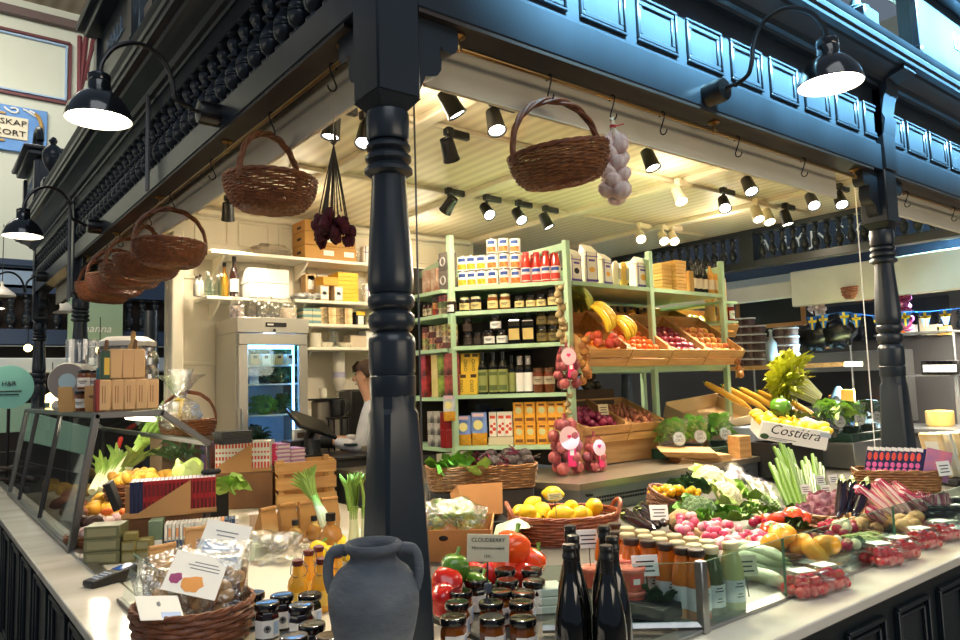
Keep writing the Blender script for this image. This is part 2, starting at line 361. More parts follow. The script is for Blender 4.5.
cornice(LY+.1+.265,Matrix(((0,1,0,0),(1,0,0,-.265),(0,0,1,0),(0,0,0,1)))).build('cornice',PAINT,t2,ang=20)
BAL=[(.028,0),(.03,.012),(.018,.02),(.016,.035),(.03,.05),(.036,.075),(.036,.085),(.033,.088),(.037,.092),(.036,.1),(.033,.103),(.035,.107),(.033,.118),(.024,.14),(.016,.155),(.015,.168),(.026,.174),(.027,.182),(.018,.188),(.015,.20),(.022,.215),(.029,.235),(.026,.25),(.014,.262),(.03,.272),(.03,.285)]
w=MB(); w.lathe(BAL,12); bm=w.mesh('baluster',PAINT)
for i in range(55):
 o=bpy.data.objects.new('baluster',bm); COL.objects.link(o); o.parent=t2; o.location=(-.025,.15+i*.131,2.907); o.scale=(1.28,1.28,1.02)
def pediment(loc,rz,label,txt,wd):
 t=thing('pediment_board',label,'pediment',loc,rz)
 w=MB(); w.box((0,0,.22),(wd,.1,.44),.006); w.build('board',PAINT,t)
 w=MB(); w.box((0,0,.47),(wd+.16,.26,.05),.01); w.box((0,0,.51),(wd+.24,.34,.035),.01); w.box((0,0,.03),(wd+.06,.16,.06),.01); w.build('moulding',PAINT,t)
 for s in(-1,1):
  w=MB(); w.box((s*(wd/2),-.055,.23),(.09,.04,.36),.004); w.build('pilaster',PAINT,t)
 w=MB(); w.tube([(.16*cos(a)*(1-a*.06),0,.68+.16*sin(a)*(1-a*.06)) for a in[i*.3 for i in range(22)]],.035,8); w.build('scroll_crest',PAINT,t)
 text(txt,.15,tr(0,-.052,.25)@frame((0,0,0),(1,0,0),(0,0,1)),mat('faded_gilt_letter',(126,150,170),rough=.5),t,ext=.004,sx=1.15)
 return t
pediment((4.15,-.17,3.45),0,'blue sign board with raised capitals above the right cornice','LISBE',1.5)
pediment((-.17,2.6,3.45),-pi/2,'dark sign board with scroll crest above the left cornice near the first wall lamp','MALL',.9)
pediment((-.17,6.3,3.45),-pi/2,'dark sign board with scroll crest above the far end of the left cornice','MALL',.8)
def urn(loc,label):
 t=thing('urn_finial',label,'finial',loc); w=MB(); w.lathe([(.06,0),(.065,.02),(.03,.04),(.025,.07),(.06,.12),(.085,.19),(.085,.2),(.078,.205),(.082,.22),(.076,.26),(.05,.30),(.02,.32),(.035,.35),(.02,.38),(0,.39)],20); w.build('urn',PAINT,t)
 w=MB(); w.box((0,0,-.04),(.16,.16,.08),.008); w.build('plinth',PAINT,t); return t
urn((2.75,-.17,3.53),'dark turned urn finial on the right cornice in front of the bright window')
urn((-.17,1.75,3.53),'dark turned urn finial on the left cornice beside the sign board')
urn((-.17,5.3,3.53),'dark turned urn finial on the far part of the left cornice')
w=MB(); w.box((LX/2,LY/2,ZC+.02),(LX,LY,.04))
struct(w,'ceiling',mat('cream_ceiling_boards',(228,216,184),rough=.5,c2=(208,194,160),wave=(3.2,.15,'X'))).name='ceiling_stall'
w=MB()
for x in(1.2,2.4,3.6,4.8): w.box((x,LY/2,ZC-.02),(.1,LY,.05),.01)
struct(w,'trim_3',CREAM)
def fascia(a,b,y,along,nm):
 w=MB()
 c=(a+b)/2; L=b-a
 if along=='x': w.box((c,y,2.92),(L,.02,.58),.003)
 else: w.box((y,c,2.92),(.02,L,.58),.003)
 struct(w,nm,CREAM)
fascia(.2,2.95,.1,'x','trim_4'); fascia(3.36,6.2,.1,'x','trim_5'); fascia(.2,LY-.4,.1,'y','trim_6')
w=MB(); w.box((1.58,0,ZB-.006),(3.0,.12,.014)); w.box((4.6,0,ZB-.006),(2.5,.12,.014)); w.box((0,2.5,ZB-.006),(.12,4.7,.014)); struct(w,'trim_7',PAINTD)
ZR=2.735
def rail(a,b,label,n):
 t=thing('hanging_rail',label,'rail',(0,0,0)); a=V(a); b=V(b)
 w=MB(); w.tube([a,b],.0085,10); w.build('rod',BRASS,t)
 for i in range(n):
  p=a.lerp(b,(i+.02)/(n-1) if i<n-1 else .98)
  w=MB(); w.lathe([(.026,ZB-.015),(.026,ZB-.019),(.012,ZB-.026),(.006,ZB-.028),(.006,ZR+.012),(.012,ZR+.006),(.012,ZR-.008),(.006,ZR-.012)][::-1],14,M=tr(p.x,p.y,0)); w.build('bracket',BRASS,t)
 return t
rail((.24,0,ZR),(3.03,0,ZR),'brass hanging rail under the beam between corner column and right column',3)
rail((3.5,0,ZR),(6.1,0,ZR),'brass hanging rail under the beam right of the right column',3)
rail((0,.24,ZR),(0,4.7,ZR),'brass hanging rail with baskets under the left beam',5)
w=MB(); r=.013
pts=[(r*cos(a),0,r*sin(a)) for a in[RD(q) for q in range(-30,211,20)]]
pts+=[(-r*.6,0,-.02),(r*.3,0,-.045)]+[(-.004+.016*cos(a),0,-.066+.018*sin(a)) for a in[RD(q) for q in range(40,-200,-20)]]
w.tube(pts,.0028,6); hm=w.mesh('hook',IRON)
def hook(x,y,label):
 o=bpy.data.objects.new('s_hook',hm); COL.objects.link(o); o.location=(x,y,ZR-.001); o.rotation_euler=(0,0,0 if x==0 else pi/2); return tag(o,label,'hook','iron hooks on the brass rails')
for px,l in((549,'iron S hook holding the large tilted wicker basket'),(612,'iron S hook holding the garlic braid'),(662,'empty iron S hook just right of the garlic braid'),(737,'empty iron S hook near the right pendant wall lamp, second right of the garlic'),(803,'empty iron S hook closest to the right column on its left'),(906,'empty iron S hook just right of the right column'),(953,'empty iron S hook at the right edge of the photo')):
 p=at(px,72+.33*(px-531),y=0); hook(p.x,0,l)
for px,py,l in((333,72,'iron S hook with string holding the dried dark red flowers'),(272,122,'iron S hook holding the large wicker basket left of the column'),(213,170,'empty iron S hook between the large left basket and the second one'),(172,200,'iron S hook holding the second wicker basket on the left rail')):
 p=at(px,py,x=0); hook(0,p.y,l)
for i,y in enumerate((2.72,3.05,3.45,3.85)): hook(0,y,'iron S hook holding the %s wicker basket on the left rail'%ORD[i+2])
wd=bpy.data.worlds.new('world'); SC.world=wd; wd.use_nodes=True; bg=wd.node_tree.nodes['Background']; bg.inputs[0].default_value=(.62,.78,1,1); bg.inputs[1].default_value=.12
def area(loc,tgt,sz,e,c,nm):
 l=bpy.data.lights.new(nm,'AREA'); l.energy=e; l.color=c; l.size=sz[0]; l.shape='RECTANGLE'; l.size_y=sz[1]; o=bpy.data.objects.new(nm,l); COL.objects.link(o); o.location=loc
 o.rotation_euler=(V(tgt)-V(loc)).to_track_quat('-Z','Y').to_euler(); return o
o=area((4.2,-6.2,9.5),(4.1,0,3.5),(7.3,.4),1250,(.36,.76,1),'frieze_fill_beam'); o.data.spread=RD(5.5)  # narrow blue beam added and aimed at the right frieze, standing for daylight
area((2.5,-6.5,2.6),(2.5,0,1.9),(6,1.2),60,(1,.86,.66),'right_front_fill'); area((-6.5,3,2.6),(0,3,1.9),(6,1.2),22,(1,.86,.66),'left_front_fill')  # unseen warm fills added out front to brighten the cream fascias
area((-2,10,9),(0,14,3),(5,3),300,(1,.95,.85),'hall_end_fill')  # unseen fill added to warm the bluish hall end wall
area((8.2,1.0,2.35),(8.4,1.0,1),(.6,5),210,(1,.9,.74),'opposite_kitchen_fill')  # added fill that lifts the dark opposite kitchen, no fixture holds it
area((-1.5,8.6,3.3),(0,11,1),(3,1),22,(1,.85,.6),'neighbour_stall_light')
area((-2,-5,8),(0,0,1),(6,6),150,(.92,.96,1),'hall_skylight')
def spot(loc,tgt,e,ang=95,c=(1,.84,.62),r=.05):
 l=bpy.data.lights.new('ceiling_spot_light','SPOT'); l.energy=e; l.color=c; l.spot_size=RD(ang); l.spot_blend=.7; l.shadow_soft_size=r; o=bpy.data.objects.new('ceiling_spot_light',l); COL.objects.link(o); o.location=loc
 o.rotation_euler=(V(tgt)-V(loc)).to_track_quat('-Z','Y').to_euler()
def point(loc,e,c=(1,.85,.62),r=.08):
 l=bpy.data.lights.new('fill_or_lamp_point','POINT'); l.energy=e; l.color=c; l.shadow_soft_size=r; o=bpy.data.objects.new('fill_or_lamp_point',l); COL.objects.link(o); o.location=loc
def tracks(x0,x1,y,lab):
 w=MB(); w.box(((x0+x1)/2,y,ZC-.018),(x1-x0,.034,.03),.004); return w.build('lighting_track',mat('cream_track',(206,194,166),rough=.4),None,label=lab,cat='lighting track')
tracks(.6,5.6,1.6,'nearer cream lighting track along the stall ceiling'); tracks(.9,5.6,2.78,'farther cream lighting track along the stall ceiling, above the shelves')
def track_spot(px,py,y,aim,lab,col=BLACK,on=True,sc=1,z=ZC-.16):
 p=at(px,py,z=z);
 d=(V(aim)-p).normalized(); t=thing('track_spotlight',lab,'spotlight',p,group=None)
 q=Vector((0,0,-1)).rotation_difference(d).to_matrix().to_4x4()
 w=MB(); w.lathe([(.0,.0),(.035,.0),(.04,.01),(.045*1.05,-.1),(.05*1.05,-.125),(.044,-.125),(.04,-.115)],20,M=q@tr(0,0,.06)@rot(0,'X'));
 lc=w.build('lamp_can',col,t)
 w=MB(); w.lathe([(0,-.117),(.043,-.117)][::-1],20,M=q@tr(0,0,.06)); w.build('lens',LITEC if on else BLACK,lc)
 w=MB(); w.tube([(0,0,.03),(0,0,ZC-.03-p.z)],.012,8); w.box((0,0,ZC-.05-p.z),(.05,.05,.05),.006,); w.box((.07,0,ZC-.055-p.z),(.16,.036,.05),.008); w.build('driver_arm',col,t)
 if on: spot(p+d*.1,V(aim),on if on>1 else 30)
 return t
WS=mat('cream_spot',(222,208,176),rough=.4)
E8=80
track_spot(451,104,1.6,(1.9,.6,1.2),'black spotlight nearest the corner column, seen lit',on=E8,sc=1.4)
track_spot(495,122,1.6,(1.0,.2,1.0),'lit black spotlight half hidden behind the large tilted basket handle',on=E8)
track_spot(449,150,1.6,(2.6,2.4,1.2),'black spotlight pointing away with its driver box just right of the column',on=40)
track_spot(650,160,1.6,(2.6,.3,1),'black wide spotlight hanging right of the garlic braid',on=E8)
track_spot(449,205,2.78,(1.9,4.2,1.6),'leftmost black spotlight of the row of four above the shelves',on=50)
track_spot(487,211,2.78,(2.2,1.0,1.4),'second black spotlight of the row of four above the shelves',on=E8)
track_spot(519,216,2.78,(2.6,1.0,1.2),'third black spotlight of the row of four above the shelves',on=E8)
track_spot(546,221,2.78,(3.6,2.2,1.6),'rightmost black spotlight of the row of four above the shelves',on=E8)
track_spot(724,204,1.6,(2.6,.2,1),'lit black spotlight above the right shelf end with arm to the right',on=E8)
track_spot(749,186,1.6,(3.0,-.1,1),'round lit dark spotlight under the cream fascia left of the ceiling gap',on=E8)
track_spot(812,201,1.6,(3.4,-.2,1),'round lit grey spotlight near the end of the cream fascia',col=STEELD,on=E8)
track_spot(786,218,1.6,(5,1,1),'small black spotlight tilted right above the dark balustrade',on=8)
track_spot(757,214,1.6,(3.9,.6,1),'cream spotlight left of a twin above the dark balustrade',col=WS,on=40)
track_spot(768,217,1.6,(4.1,.6,1),'cream spotlight right of a twin above the dark balustrade',col=WS,on=E8)
track_spot(679,196,1.6,(3,.4,1),'cream spotlight alone on the near track right of the garlic',col=WS,on=E8)
track_spot(640,236,2.78,(3.2,1.2,1.3),'cream spotlight above the flour bags',col=WS,on=E8)
track_spot(663,238,2.78,(3.6,1.2,1.3),'cream spotlight above the stack of flat boxes, left of a pair',col=WS,on=E8)
track_spot(673,238,2.78,(3.8,1.2,1.3),'cream spotlight above the stack of flat boxes, right of a pair',col=WS,on=E8)
track_spot(332,126,1.6,(.3,1.6,1),'black spotlight left of the column beside the flower string',on=26)
track_spot(365,135,1.6,(.1,.9,1),'lit black spotlight half hidden by the left edge of the column',on=20)
track_spot(228,212,2.78,(1.0,4.3,1.9),'black spotlight under the left fascia above the glass bottles shelf',on=30)
track_spot(183,210,2.78,(0,2.6,1.2),'small lit black spotlight seen through the second basket handle',on=E8)
track_spot(840,200,.7,(3.6,-.2,1),'large dark spotlight behind the right column bracket',on=E8)
for p in((1.2,3.3,2.95),(2.6,3.7,2.95),(3.2,1.4,3.0),(1.0,1.2,3.0),(4.8,2,3.0)): point(p,5,r=.12)  # unseen fill points added under the ceiling, held by no fixture
def wall_lamp(mount,shade,lab,axis,e=13):
 m=V(mount); s=V(shade); t=thing('gooseneck_wall_lamp',lab,'wall lamp',m); d=s-m; out=V((0,-1,0)) if axis=='y' else V((-1,0,0))
 w=MB(); M=frame((0,0,0),(0,0,1),V((1,0,0)) if axis=='y' else V((0,1,0)));
 w.lathe([(0,.09),(.045,.085),(.05,.07),(.05,0)][::-1],24,M=Matrix.Translation((0,0,0))@Vector((0,0,1)).rotation_difference(out).to_matrix().to_4x4()); w.build('wall_mount',BLACK,t)
 top=d+V((0,0,.105)); h=V((d.x,d.y,0));
 p=[out*.08,out*.12+V((0,0,.005))]
 k=[(.0,.0),(.25,.02),(.36,.07),(.40,.16),(.42,.24),(.48,.32),(.6,.37),(.75,.37),(.9,.31),(.985,.22),(1,.16)]
 z1=d.z; arc=[]
 for a,b in k[1:]: arc.append(V((h.x*a,h.y*a,(b-.16)/.21*.17 + (top.z if a>.9 else top.z) -.0 if b>.16 else top.z*(b/.16))))
 w=MB(); w.tube(p+smooth(arc,3),.0095,8); w.build('gooseneck',BLACK,t)
 M=Matrix.Translation(d)
 w=MB(); w.lathe([(.116,-.075),(.118,-.072),(.115,-.055),(.103,-.022),(.08,.01),(.052,.034),(.04,.038),(.04,.05),(.04,.07),(.038,.074),(.04,.078),(.04,.1),(.034,.106),(.0,.108)],32,M=M,cap=False); sh=w.build('shade',mat('black_enamel',(22,26,30),rough=.16,coat=.6),t)
 w=MB(); w.lathe([(.1155,-.0745),(.112,-.055),(.1,-.023),(.077,.008),(.045,.03),(0,.032)],32,M=M,cap=False); w.build('shade_lining',SHADEIN,sh)
 w=MB(); w.lathe([(0,-.05),(.06,-.049),(.104,-.042)],24,M=M); w.build('lit_diffuser',LITE,sh)
 l=m+d+V((0,0,-.09)); spot(l,l-V((0,0,1)),e,150,(1,.86,.64),.06); return t
q=at(829,66,y=-.53); wall_lamp((1.53,-.065,2.845),q,'black gooseneck wall lamp on the blue panelled frieze at right','y')
q=at(99,101,x=-.55); wall_lamp((-.065,1.304,2.858),q,'nearest black gooseneck wall lamp on the left beam','x')
q=at(23,225,x=-.54); wall_lamp((-.065,3.78,2.842),q,'second black gooseneck wall lamp on the left beam, farther back','x')
q=at(-10,300,x=-.54); wall_lamp((-.065,6.4,2.845),q,'farthest black gooseneck wall lamp on the left beam, partly out of frame','x')
SC.view_settings.view_transform='Standard'; SC.view_settings.look='None'; SC.view_settings.exposure=.82; SC.view_settings.gamma=1; SC.view_settings.use_curve_mapping=False
ZT=.92
t=thing('marble_worktop','pale veined marble worktop running around the outside corner of the stall','worktop',(0,0,0))
w=MB(); L=[(-.62,-.62),(6.3,-.62),(6.3,-.40),(.5,-.40),(-.40,.5),(-.40,7.0),(-.62,7.0)]
k=len(L); vs=[(a,b,ZT-.035) for a,b in L]+[(a,b,ZT) for a,b in L]; w.add(vs,[tuple(range(k))[::-1],tuple(range(k,2*k))]+[(i,(i+1)%k,(i+1)%k+k,i+k) for i in range(k)])
o=w.build('slab',MARB,t); bv=o.modifiers.new('edge','BEVEL'); bv.width=.005; bv.segments=2; bv.limit_method='ANGLE'
w=MB(); w.box((2.9,-.435,ZT+.006),(6.4,.05,.012),.002); w.box((-.435,4.2,ZT+.006),(.05,5.4,.012),.002); w.build('steel_edge_strip',STEEL,t)
CAB=mat('black_blue_cabinet_paint',(30,38,42),rough=.4,c2=(24,31,35),ns=3)
def cabinet(nm,label,a,b,axis,n):
 t=thing(nm,label,'counter',(0,0,0)); L=b-a
 w=MB()
 if axis=='x': w.box(((a+b)/2,-.28,.4425),(L,.56,.885-.002))
 else: w.box((-.28,(a+b)/2,.4425),(.56,L,.883))
 w.build('carcass',CAB,t); pw=L/n
 for i in range(n):
  c=a+pw*(i+.5); w=MB(); h0,h1=.16,.80; hw=pw/2-.055; yo=-.566
  for q,th,dp in((0,.018,.022),(.03,.012,.014)):
   for (u,z,du,dz) in((c,h0+q,2*(hw-q),th),(c,h1-q,2*(hw-q),th),(c-hw+q,.48,th,h1-h0-2*q),(c+hw-q,.48,th,h1-h0-2*q)):
    if axis=='x': w.box((u,yo-dp/2+.006,z),(du,dp,dz),.003)
    else: w.box((yo-dp/2+.006,u,z),(dp,du,dz),.003)
  w.build('panel_moulding',CAB,t)
 return t
cabinet('panelled_counter_front','black panelled counter front below the right marble worktop',-.56,6.2,'x',18)
cabinet('panelled_counter_front','black counter front in shadow below the left marble worktop',.0,7.0,'y',14)
def wz(y): return .918+.012*(y+.44)/1.5
def W(px,py,h=0):
 z=.95
 for _ in range(4):
  p=at(px,py,z=z); z=wz(p.y)+h
 return at(px,py,z=z)
t=thing('refrigerated_display_tray','sloping steel display tray holding the vegetables behind the right glass','display tray',(0,0,0))
w=MB(); vs=[(.45,-.41,wz(-.44)),(6.0,-.41,wz(-.44)),(6.0,1.055,wz(1.06)),(1.8,1.055,wz(1.06)),(.25,1.055,wz(1.06)),(.25,-.16,wz(.1))]
k=6; w.add(vs+[(a,b,.3) for a,b,c in vs],[tuple(range(k)),tuple(range(k,2*k))[::-1]]+[(i,i+k,(i+1)%k+k,(i+1)%k) for i in range(k)]); w.build('tray',mat('dull_steel_tray',(96,94,88),rough=.45,metal=.3),t)
t=thing('left_display_deck','pale deck behind the left marble worktop holding books, boxes and vegetables','display deck',(0,0,0))
w=MB(); vs=[(-.39,.53),(.24,-.12),(.24,1.05),(1.45,1.06),(1.45,1.36),(1.15,1.7),(1.15,5.0),(-.39,5.0)]; k=8
w.add([(a,b,.915) for a,b in vs]+[(a,b,.3) for a,b in vs],[tuple(range(k)),tuple(range(k,2*k))[::-1]]+[(i,i+k,(i+1)%k+k,(i+1)%k) for i in range(k)]); w.build('deck',mat('pale_deck',(214,206,186),rough=.35),t)
PO=V((.76,-.455)); t=thing('sneeze_guard','low clear glass guard with steel corner post along the right vegetable display','glass guard',(0,0,0))
D1=PO+V((-.36,.30))
def pane(a,b,z0,z1,nm='glass_pane',lean=0):
 w=MB(); a=V((a[0],a[1],0)); b=V((b[0],b[1],0)); n=(b-a).cross(V((0,0,1))).normalized()*.003
 vs=[a-n+V((0,0,z0)),b-n+V((0,0,z0)),b+n+V((0,0,z0)),a+n+V((0,0,z0))]; vs+=[q+V((0,0,z1-z0)) for q in vs]
 w.add(vs,[(0,1,5,4),(2,3,7,6)]); w.add(vs,[(1,2,6,5),(3,0,4,7),(4,5,6,7)],1); return w.build(nm,[GLASS,GEDGE],t)
xs=[.775,at(784,600,z=ZT).x,2.05,2.95,3.9,4.9,5.9]
for a,b in zip(xs,xs[1:]): pane((a+.003,-.455),(b-.003,-.455),ZT+.014,1.12)
pane(D1,PO+V((-.012,.01)),ZT+.03,1.12)
w=MB(); w.box((PO.x,PO.y,(ZT+1.125)/2),(.028,.028,1.125-ZT),.003); w.build('corner_post',STEEL,t)
w=MB(); w.tube([(PO.x,PO.y,ZT+.02),(D1.x,D1.y,ZT+.02)],.012,4); w.build('bottom_rail',STEEL,t)
t=thing('slanted_glass_case','slanted steel framed glass case full of vegetables on the left counter','glass case',(0,0,0))
ya,yb=2.23,4.94; PR=[(-.455,ZT+.01),(-.355,1.565),(-.05,1.565),(.19,1.39)]
def cross(y,r,nm,mi):
 w=MB(); pts=[V((a,y,b)) for a,b in PR]
 for a,b in zip(pts,pts[1:]):
  d=(b-a); w.box((0,0,0),(d.length+r*.6,r*1.3,r),.003,M=Matrix.Translation((a+b)/2)@rot(-atan2(d.z,d.x),'Y'))
 w.build(nm,mi,t)
for y in(ya,yb): cross(y,.032,'end_frame',STEELD)
w=MB()
for a,b in PR[1:]: w.box((a,(ya+yb)/2,b),(.03,yb-ya,.03),.004)
w.box((PR[0][0],(ya+yb)/2,ZT+.02),(.03,yb-ya,.022),.003); w.build('long_rails',STEELD,t)
for y in(at(39,523,z=ZT).y,at(19,504,z=ZT).y):
 w=MB(); a=V((PR[0][0],y,PR[0][1])); b=V((PR[1][0],y,PR[1][1])); w.tube([a,b],.014,4); w.build('mullion',BLACK,t)
w=MB(); w.add([(PR[0][0],ya,ZT+.03),(PR[0][0],yb,ZT+.03),(PR[1][0],yb,1.555),(PR[1][0],ya,1.555)],[(0,1,2,3)]); w.build('front_glass',film('case_front_glass',(230,235,235),.5,.03,tint=(200,205,200)),t)
w=MB(); w.add([(PR[1][0],ya,1.58),(PR[1][0],yb,1.58),(PR[2][0],yb,1.58),(PR[2][0],ya,1.58)],[(0,1,2,3)]); w.build('top_plate',mat('smoked_top',(70,62,56),rough=.12),t)
w=MB(); w.add([(PR[2][0],ya,1.56),(PR[2][0],yb,1.56),(PR[3][0],yb,1.39),(PR[3][0],ya,1.39)],[(0,1,2,3)]); w.build('rear_glass',GLASS,t)
for yy in(ya,yb):
 w=MB(); w.tube([(PR[3][0],yy,1.385),(PR[3][0],yy,.92)],.011,6); w.tube([(.35,yy+.02,1.385),(.35,yy+.02,1.385)],.01,6) if 0 else 0; w.build('rear_leg',STEELD,t)
SBZ=1.1
t=thing('steel_bench','brushed steel service bench with perforated blue lit front behind the vegetables','bench',(0,0,0))
B=[(1.815,1.06),(4.68,1.06),(4.68,1.62),(2.35,1.62),(1.83,2.24),(1.77,3.3),(1.25,3.3),(1.3,2.4),(1.437,1.96),(1.674,1.449)]
k=len(B); w=MB(); vs=[(a,b,SBZ-.035) for a,b in B]+[(a,b,SBZ) for a,b in B]; w.add(vs,[tuple(range(k))[::-1],tuple(range(k,2*k))]+[(i,(i+1)%k,(i+1)%k+k,i+k) for i in range(k)]); w.build('top',mat('bench_steel',(186,176,158),rough=.3,metal=.85,c2=(170,160,142),ns=20,stretch=(.1,1,1)),t)
w=MB(); IN=.03; B2=[(1.835,1.085),(4.65,1.085),(4.65,1.6),(2.3,1.6),(1.8,2.24),(1.75,3.28),(1.27,3.28),(1.32,2.4),(1.455,1.98),(1.69,1.46)]
vs=[(a,b,.3) for a,b in B2]+[(a,b,SBZ-.036) for a,b in B2]; w.add(vs,[tuple(range(k))[::-1],tuple(range(k,2*k))]+[(i,(i+1)%k,(i+1)%k+k,i+k) for i in range(k)]); w.build('body',mat('bench_body_steel',(150,156,160),rough=.35,metal=.8),t)
w=MB()
for i in range(70):
 for j in range(2): w.box((1.95+i*.022,1.083,.985+j*.022+.0*(i%2)),(.012,.004,.012))
w.build('perforations',BLACKM,t)
w=MB(); w.box((2.86,1.07,1.032),(.02,.03,.03)); w.box((1.9,1.075,1.03),(.04,.02,.012)); w.build('latch',BLACK,t)
A_=V((2.325,1.6)); D_=V((1.823,2.22)); ZS=[at(562,py,y=1.6).z for py in(280,305.5,341.5,392.5,446)]
t=thing('mint_green_shelving','mint green wooden shelf island with an angled corner bay, stocked with groceries','shelving',(0,0,0))
def post(x,y,z0,z1,s=.042,rz=0):
 w=MB(); w.box((0,0,(z0+z1)/2),(s,s,z1-z0),.004,M=tr(x,y,0)@rot(rz,'Z')); w.build('post',MINT,t)
ZP=2.6; YR=2.45
post(A_.x,A_.y,SBZ,ZP); post(D_.x,D_.y,SBZ,at(451,235,x=D_.x).z); post(3.18,1.6,SBZ,ZP-.0); post(4.09,1.6,SBZ,2.6); post(4.09,YR,SBZ,2.6); post(3.18,YR,SBZ,2.6); post(1.78,3.0,SBZ,2.6)
def plank(pl,z,th=.026,nm='shelf'):
 w=MB(); k=len(pl); vs=[(a,b,z-th) for a,b in pl]+[(a,b,z) for a,b in pl]; w.add(vs,[tuple(range(k))[::-1],tuple(range(k,2*k))]+[(i,(i+1)%k,(i+1)%k+k,i+k) for i in range(k)]); w.build(nm,MINT,t)
un=(A_-D_).normalized(); nn=V((-un.y,un.x)) if V((-un.y,un.x)).dot(V((1,1)))>0 else V((un.y,-un.x))
for z in ZS: plank([tuple(D_-nn*.015),tuple(A_-nn*.015),(2.36,2.3),(2.3,2.75),(1.84,2.75)],z)
for z in ZS[:4]: plank([(1.76,2.24),(1.84,2.24),(2.1,2.75),(2.1,3.1),(1.76,3.1)],z-.012,.024)
plank([(1.76,2.24),(1.84,2.24),(2.1,2.75),(2.1,3.1),(1.76,3.1)],ZS[4]-.012,.024)
plank([(2.365,1.585),(4.08,1.585),(4.08,YR),(2.365,YR)],ZS[0]-.0,.028)
plank([(4.11,1.6),(4.3,1.6),(4.3,2.3),(4.11,2.3)],ZS[0]-.05,.02,'end_shelf'); plank([(4.11,1.6),(4.3,1.6),(4.3,2.3),(4.11,2.3)],at(722,320,y=1.6).z,.02,'end_shelf')
ZF=at(650,366,y=1.6).z      # front shelf rail under the sloping fruit crates
for (a,b) in(((2.36,1.6,ZF),(4.09,1.6,ZF)),((2.36,YR,2.55),(4.09,YR,2.55)),((D_.x,D_.y,2.53),(1.95,2.8,2.5)),((A_.x,A_.y,2.56),(2.15,2.7,2.5)),((4.09,1.62,2.53),(4.09,YR,2.53)),((3.18,1.62,2.53),(3.18,YR,2.53)),((4.09,1.62,1.95),(4.09,YR,1.95)),((D_.x,D_.y,2.55),(2.02,2.75,2.53))):
 a=V(a);b=V(b); d=b-a; w=MB(); w.box((0,0,0),(d.length,.024,.05),.003,M=Matrix.Translation((a+b)/2)@rot(atan2(d.y,d.x),'Z')@rot(-atan2(d.z,V((d.x,d.y)).length),'Y')); w.build('rail',MINT,t)
for z in(ZF-.02,): plank([(2.365,1.62),(4.08,1.62),(4.08,YR),(2.365,YR)],z,.02)
w=MB(); w.box((2.3,2.78,1.85),(1.0,.02,1.4)); w.box((2.36,2.25,1.75),(.02,1.05,1.3)); w.build('shade_panel',mat('shelf_back_shadow_brown',(60,54,44),rough=.7),t)  # dark brown sheets put in for the shade behind the shelves
YW=4.25
w=MB(); w.box((2.05,YW+.03,(FL+ZC)/2),(3.1,.06,ZC-FL)); struct(w,'wall_stall_back',CREAMW)
w=MB(); w.box((.555,YW-.02,1.55),(.09,.2,2.8),.01); struct(w,'trim_8',CREAMW)
w=MB()
for i in range(7):
 x=.85+i*.36
 for z0,z1 in((2.50,2.80),(2.9,3.1)):
  w.box((x,YW-.005,z0),(.26,.014,.02),.004); w.box((x,YW-.005,z1),(.26,.014,.02),.004); w.box((x-.13,YW-.005,(z0+z1)/2),(.02,.014,z1-z0),.004); w.box((x+.13,YW-.005,(z0+z1)/2),(.02,.014,z1-z0),.004)
w.box((2.05,YW-.02,ZC-.05),(3.0,.06,.06),.015); struct(w,'trim_9',CREAMW)
w=MB()
for z in(1.0,1.9,2.6): w.box((.75,YW-.006,z),(.3,.012,.03),.004)
struct(w,'trim_10',CREAMW)
SW=mat('shelf_white',(240,234,216),rough=.4)
def wshelf(xa,xb,z,dp,label,nb):
 t=thing('wall_shelf',label,'shelf',(0,YW,z))
 w=MB(); w.box(((xa+xb)/2,-dp/2,-.014),(xb-xa,dp,.028),.004); w.build('board',SW,t)
 for i in range(nb):
  x=xa+.12+(xb-xa-.3)*i/max(1,nb-1); w=MB(); w.poly([(0,-.03),(-dp*.8,-.03),(-dp*.75,-.05),(-.03,-.16),(0,-.17)],.02,M=tr(x,0,0)@rot(pi/2,'Z')@Matrix.Diagonal((1,1,1,1))); w.build('bracket',SW,t)
z1=at(290,254,y=YW-.3).z-.02; zz=lambda py,px=320:at(px,py,y=YW-.3).z
Z1=zz(259); Z2a=at(225,295,y=YW-.3).z; Z2=zz(300); Z3=zz(323.5); Z4=zz(347)
wshelf(.75,3.2,Z1,.32,'top white wall shelf carrying brown cartons',4)
wshelf(.72,1.42,Z2a-.01,.3,'short white wall shelf carrying bottles and the white box above the fridge',2)
wshelf(1.45,3.2,Z2,.3,'second white wall shelf carrying yellow boxes',3)
wshelf(1.5,3.2,Z3,.3,'third white wall shelf just right of the fridge top',3)
wshelf(1.5,3.2,Z4,.3,'lowest white wall shelf with mugs above the coffee machine',3)
def carton(nm,label,cat,p,d,m,rz=0,deco=None,group=None,b=.003):
 t=thing(nm,label,cat,p,rz,group); w=MB(); w.box((0,0,d[2]/2),d,b); w.build('box',m,t)
 for dd in (deco or ()):
  f,u0,v0,u1,v1,mm,nn_=dd; w=MB()
  if f=='f': w.box(((u0+u1-1)*d[0]/2,-d[1]/2-.0006,(v0+v1)/2*d[2]),((u1-u0)*d[0],.0012,(v1-v0)*d[2]))
  elif f=='l': w.box((-d[0]/2-.0006,(u0+u1-1)*d[1]/2,(v0+v1)/2*d[2]),(.0012,(u1-u0)*d[1],(v1-v0)*d[2]))
  else: w.box(((u0+u1-1)*d[0]/2,(v0+v1-1)*d[1]/2,d[2]+.0006),((u1-u0)*d[0],(v1-v0)*d[1],.0012))
  w.build(nn_,mm,t)
 return t
TAPE=mat('pale_tape',(222,196,150),rough=.4); YEL=mat('yellow_card',(240,186,44),rough=.5,rnd=.04); DKB=mat('dark_print',(44,40,40),rough=.7)
yo=YW-.17
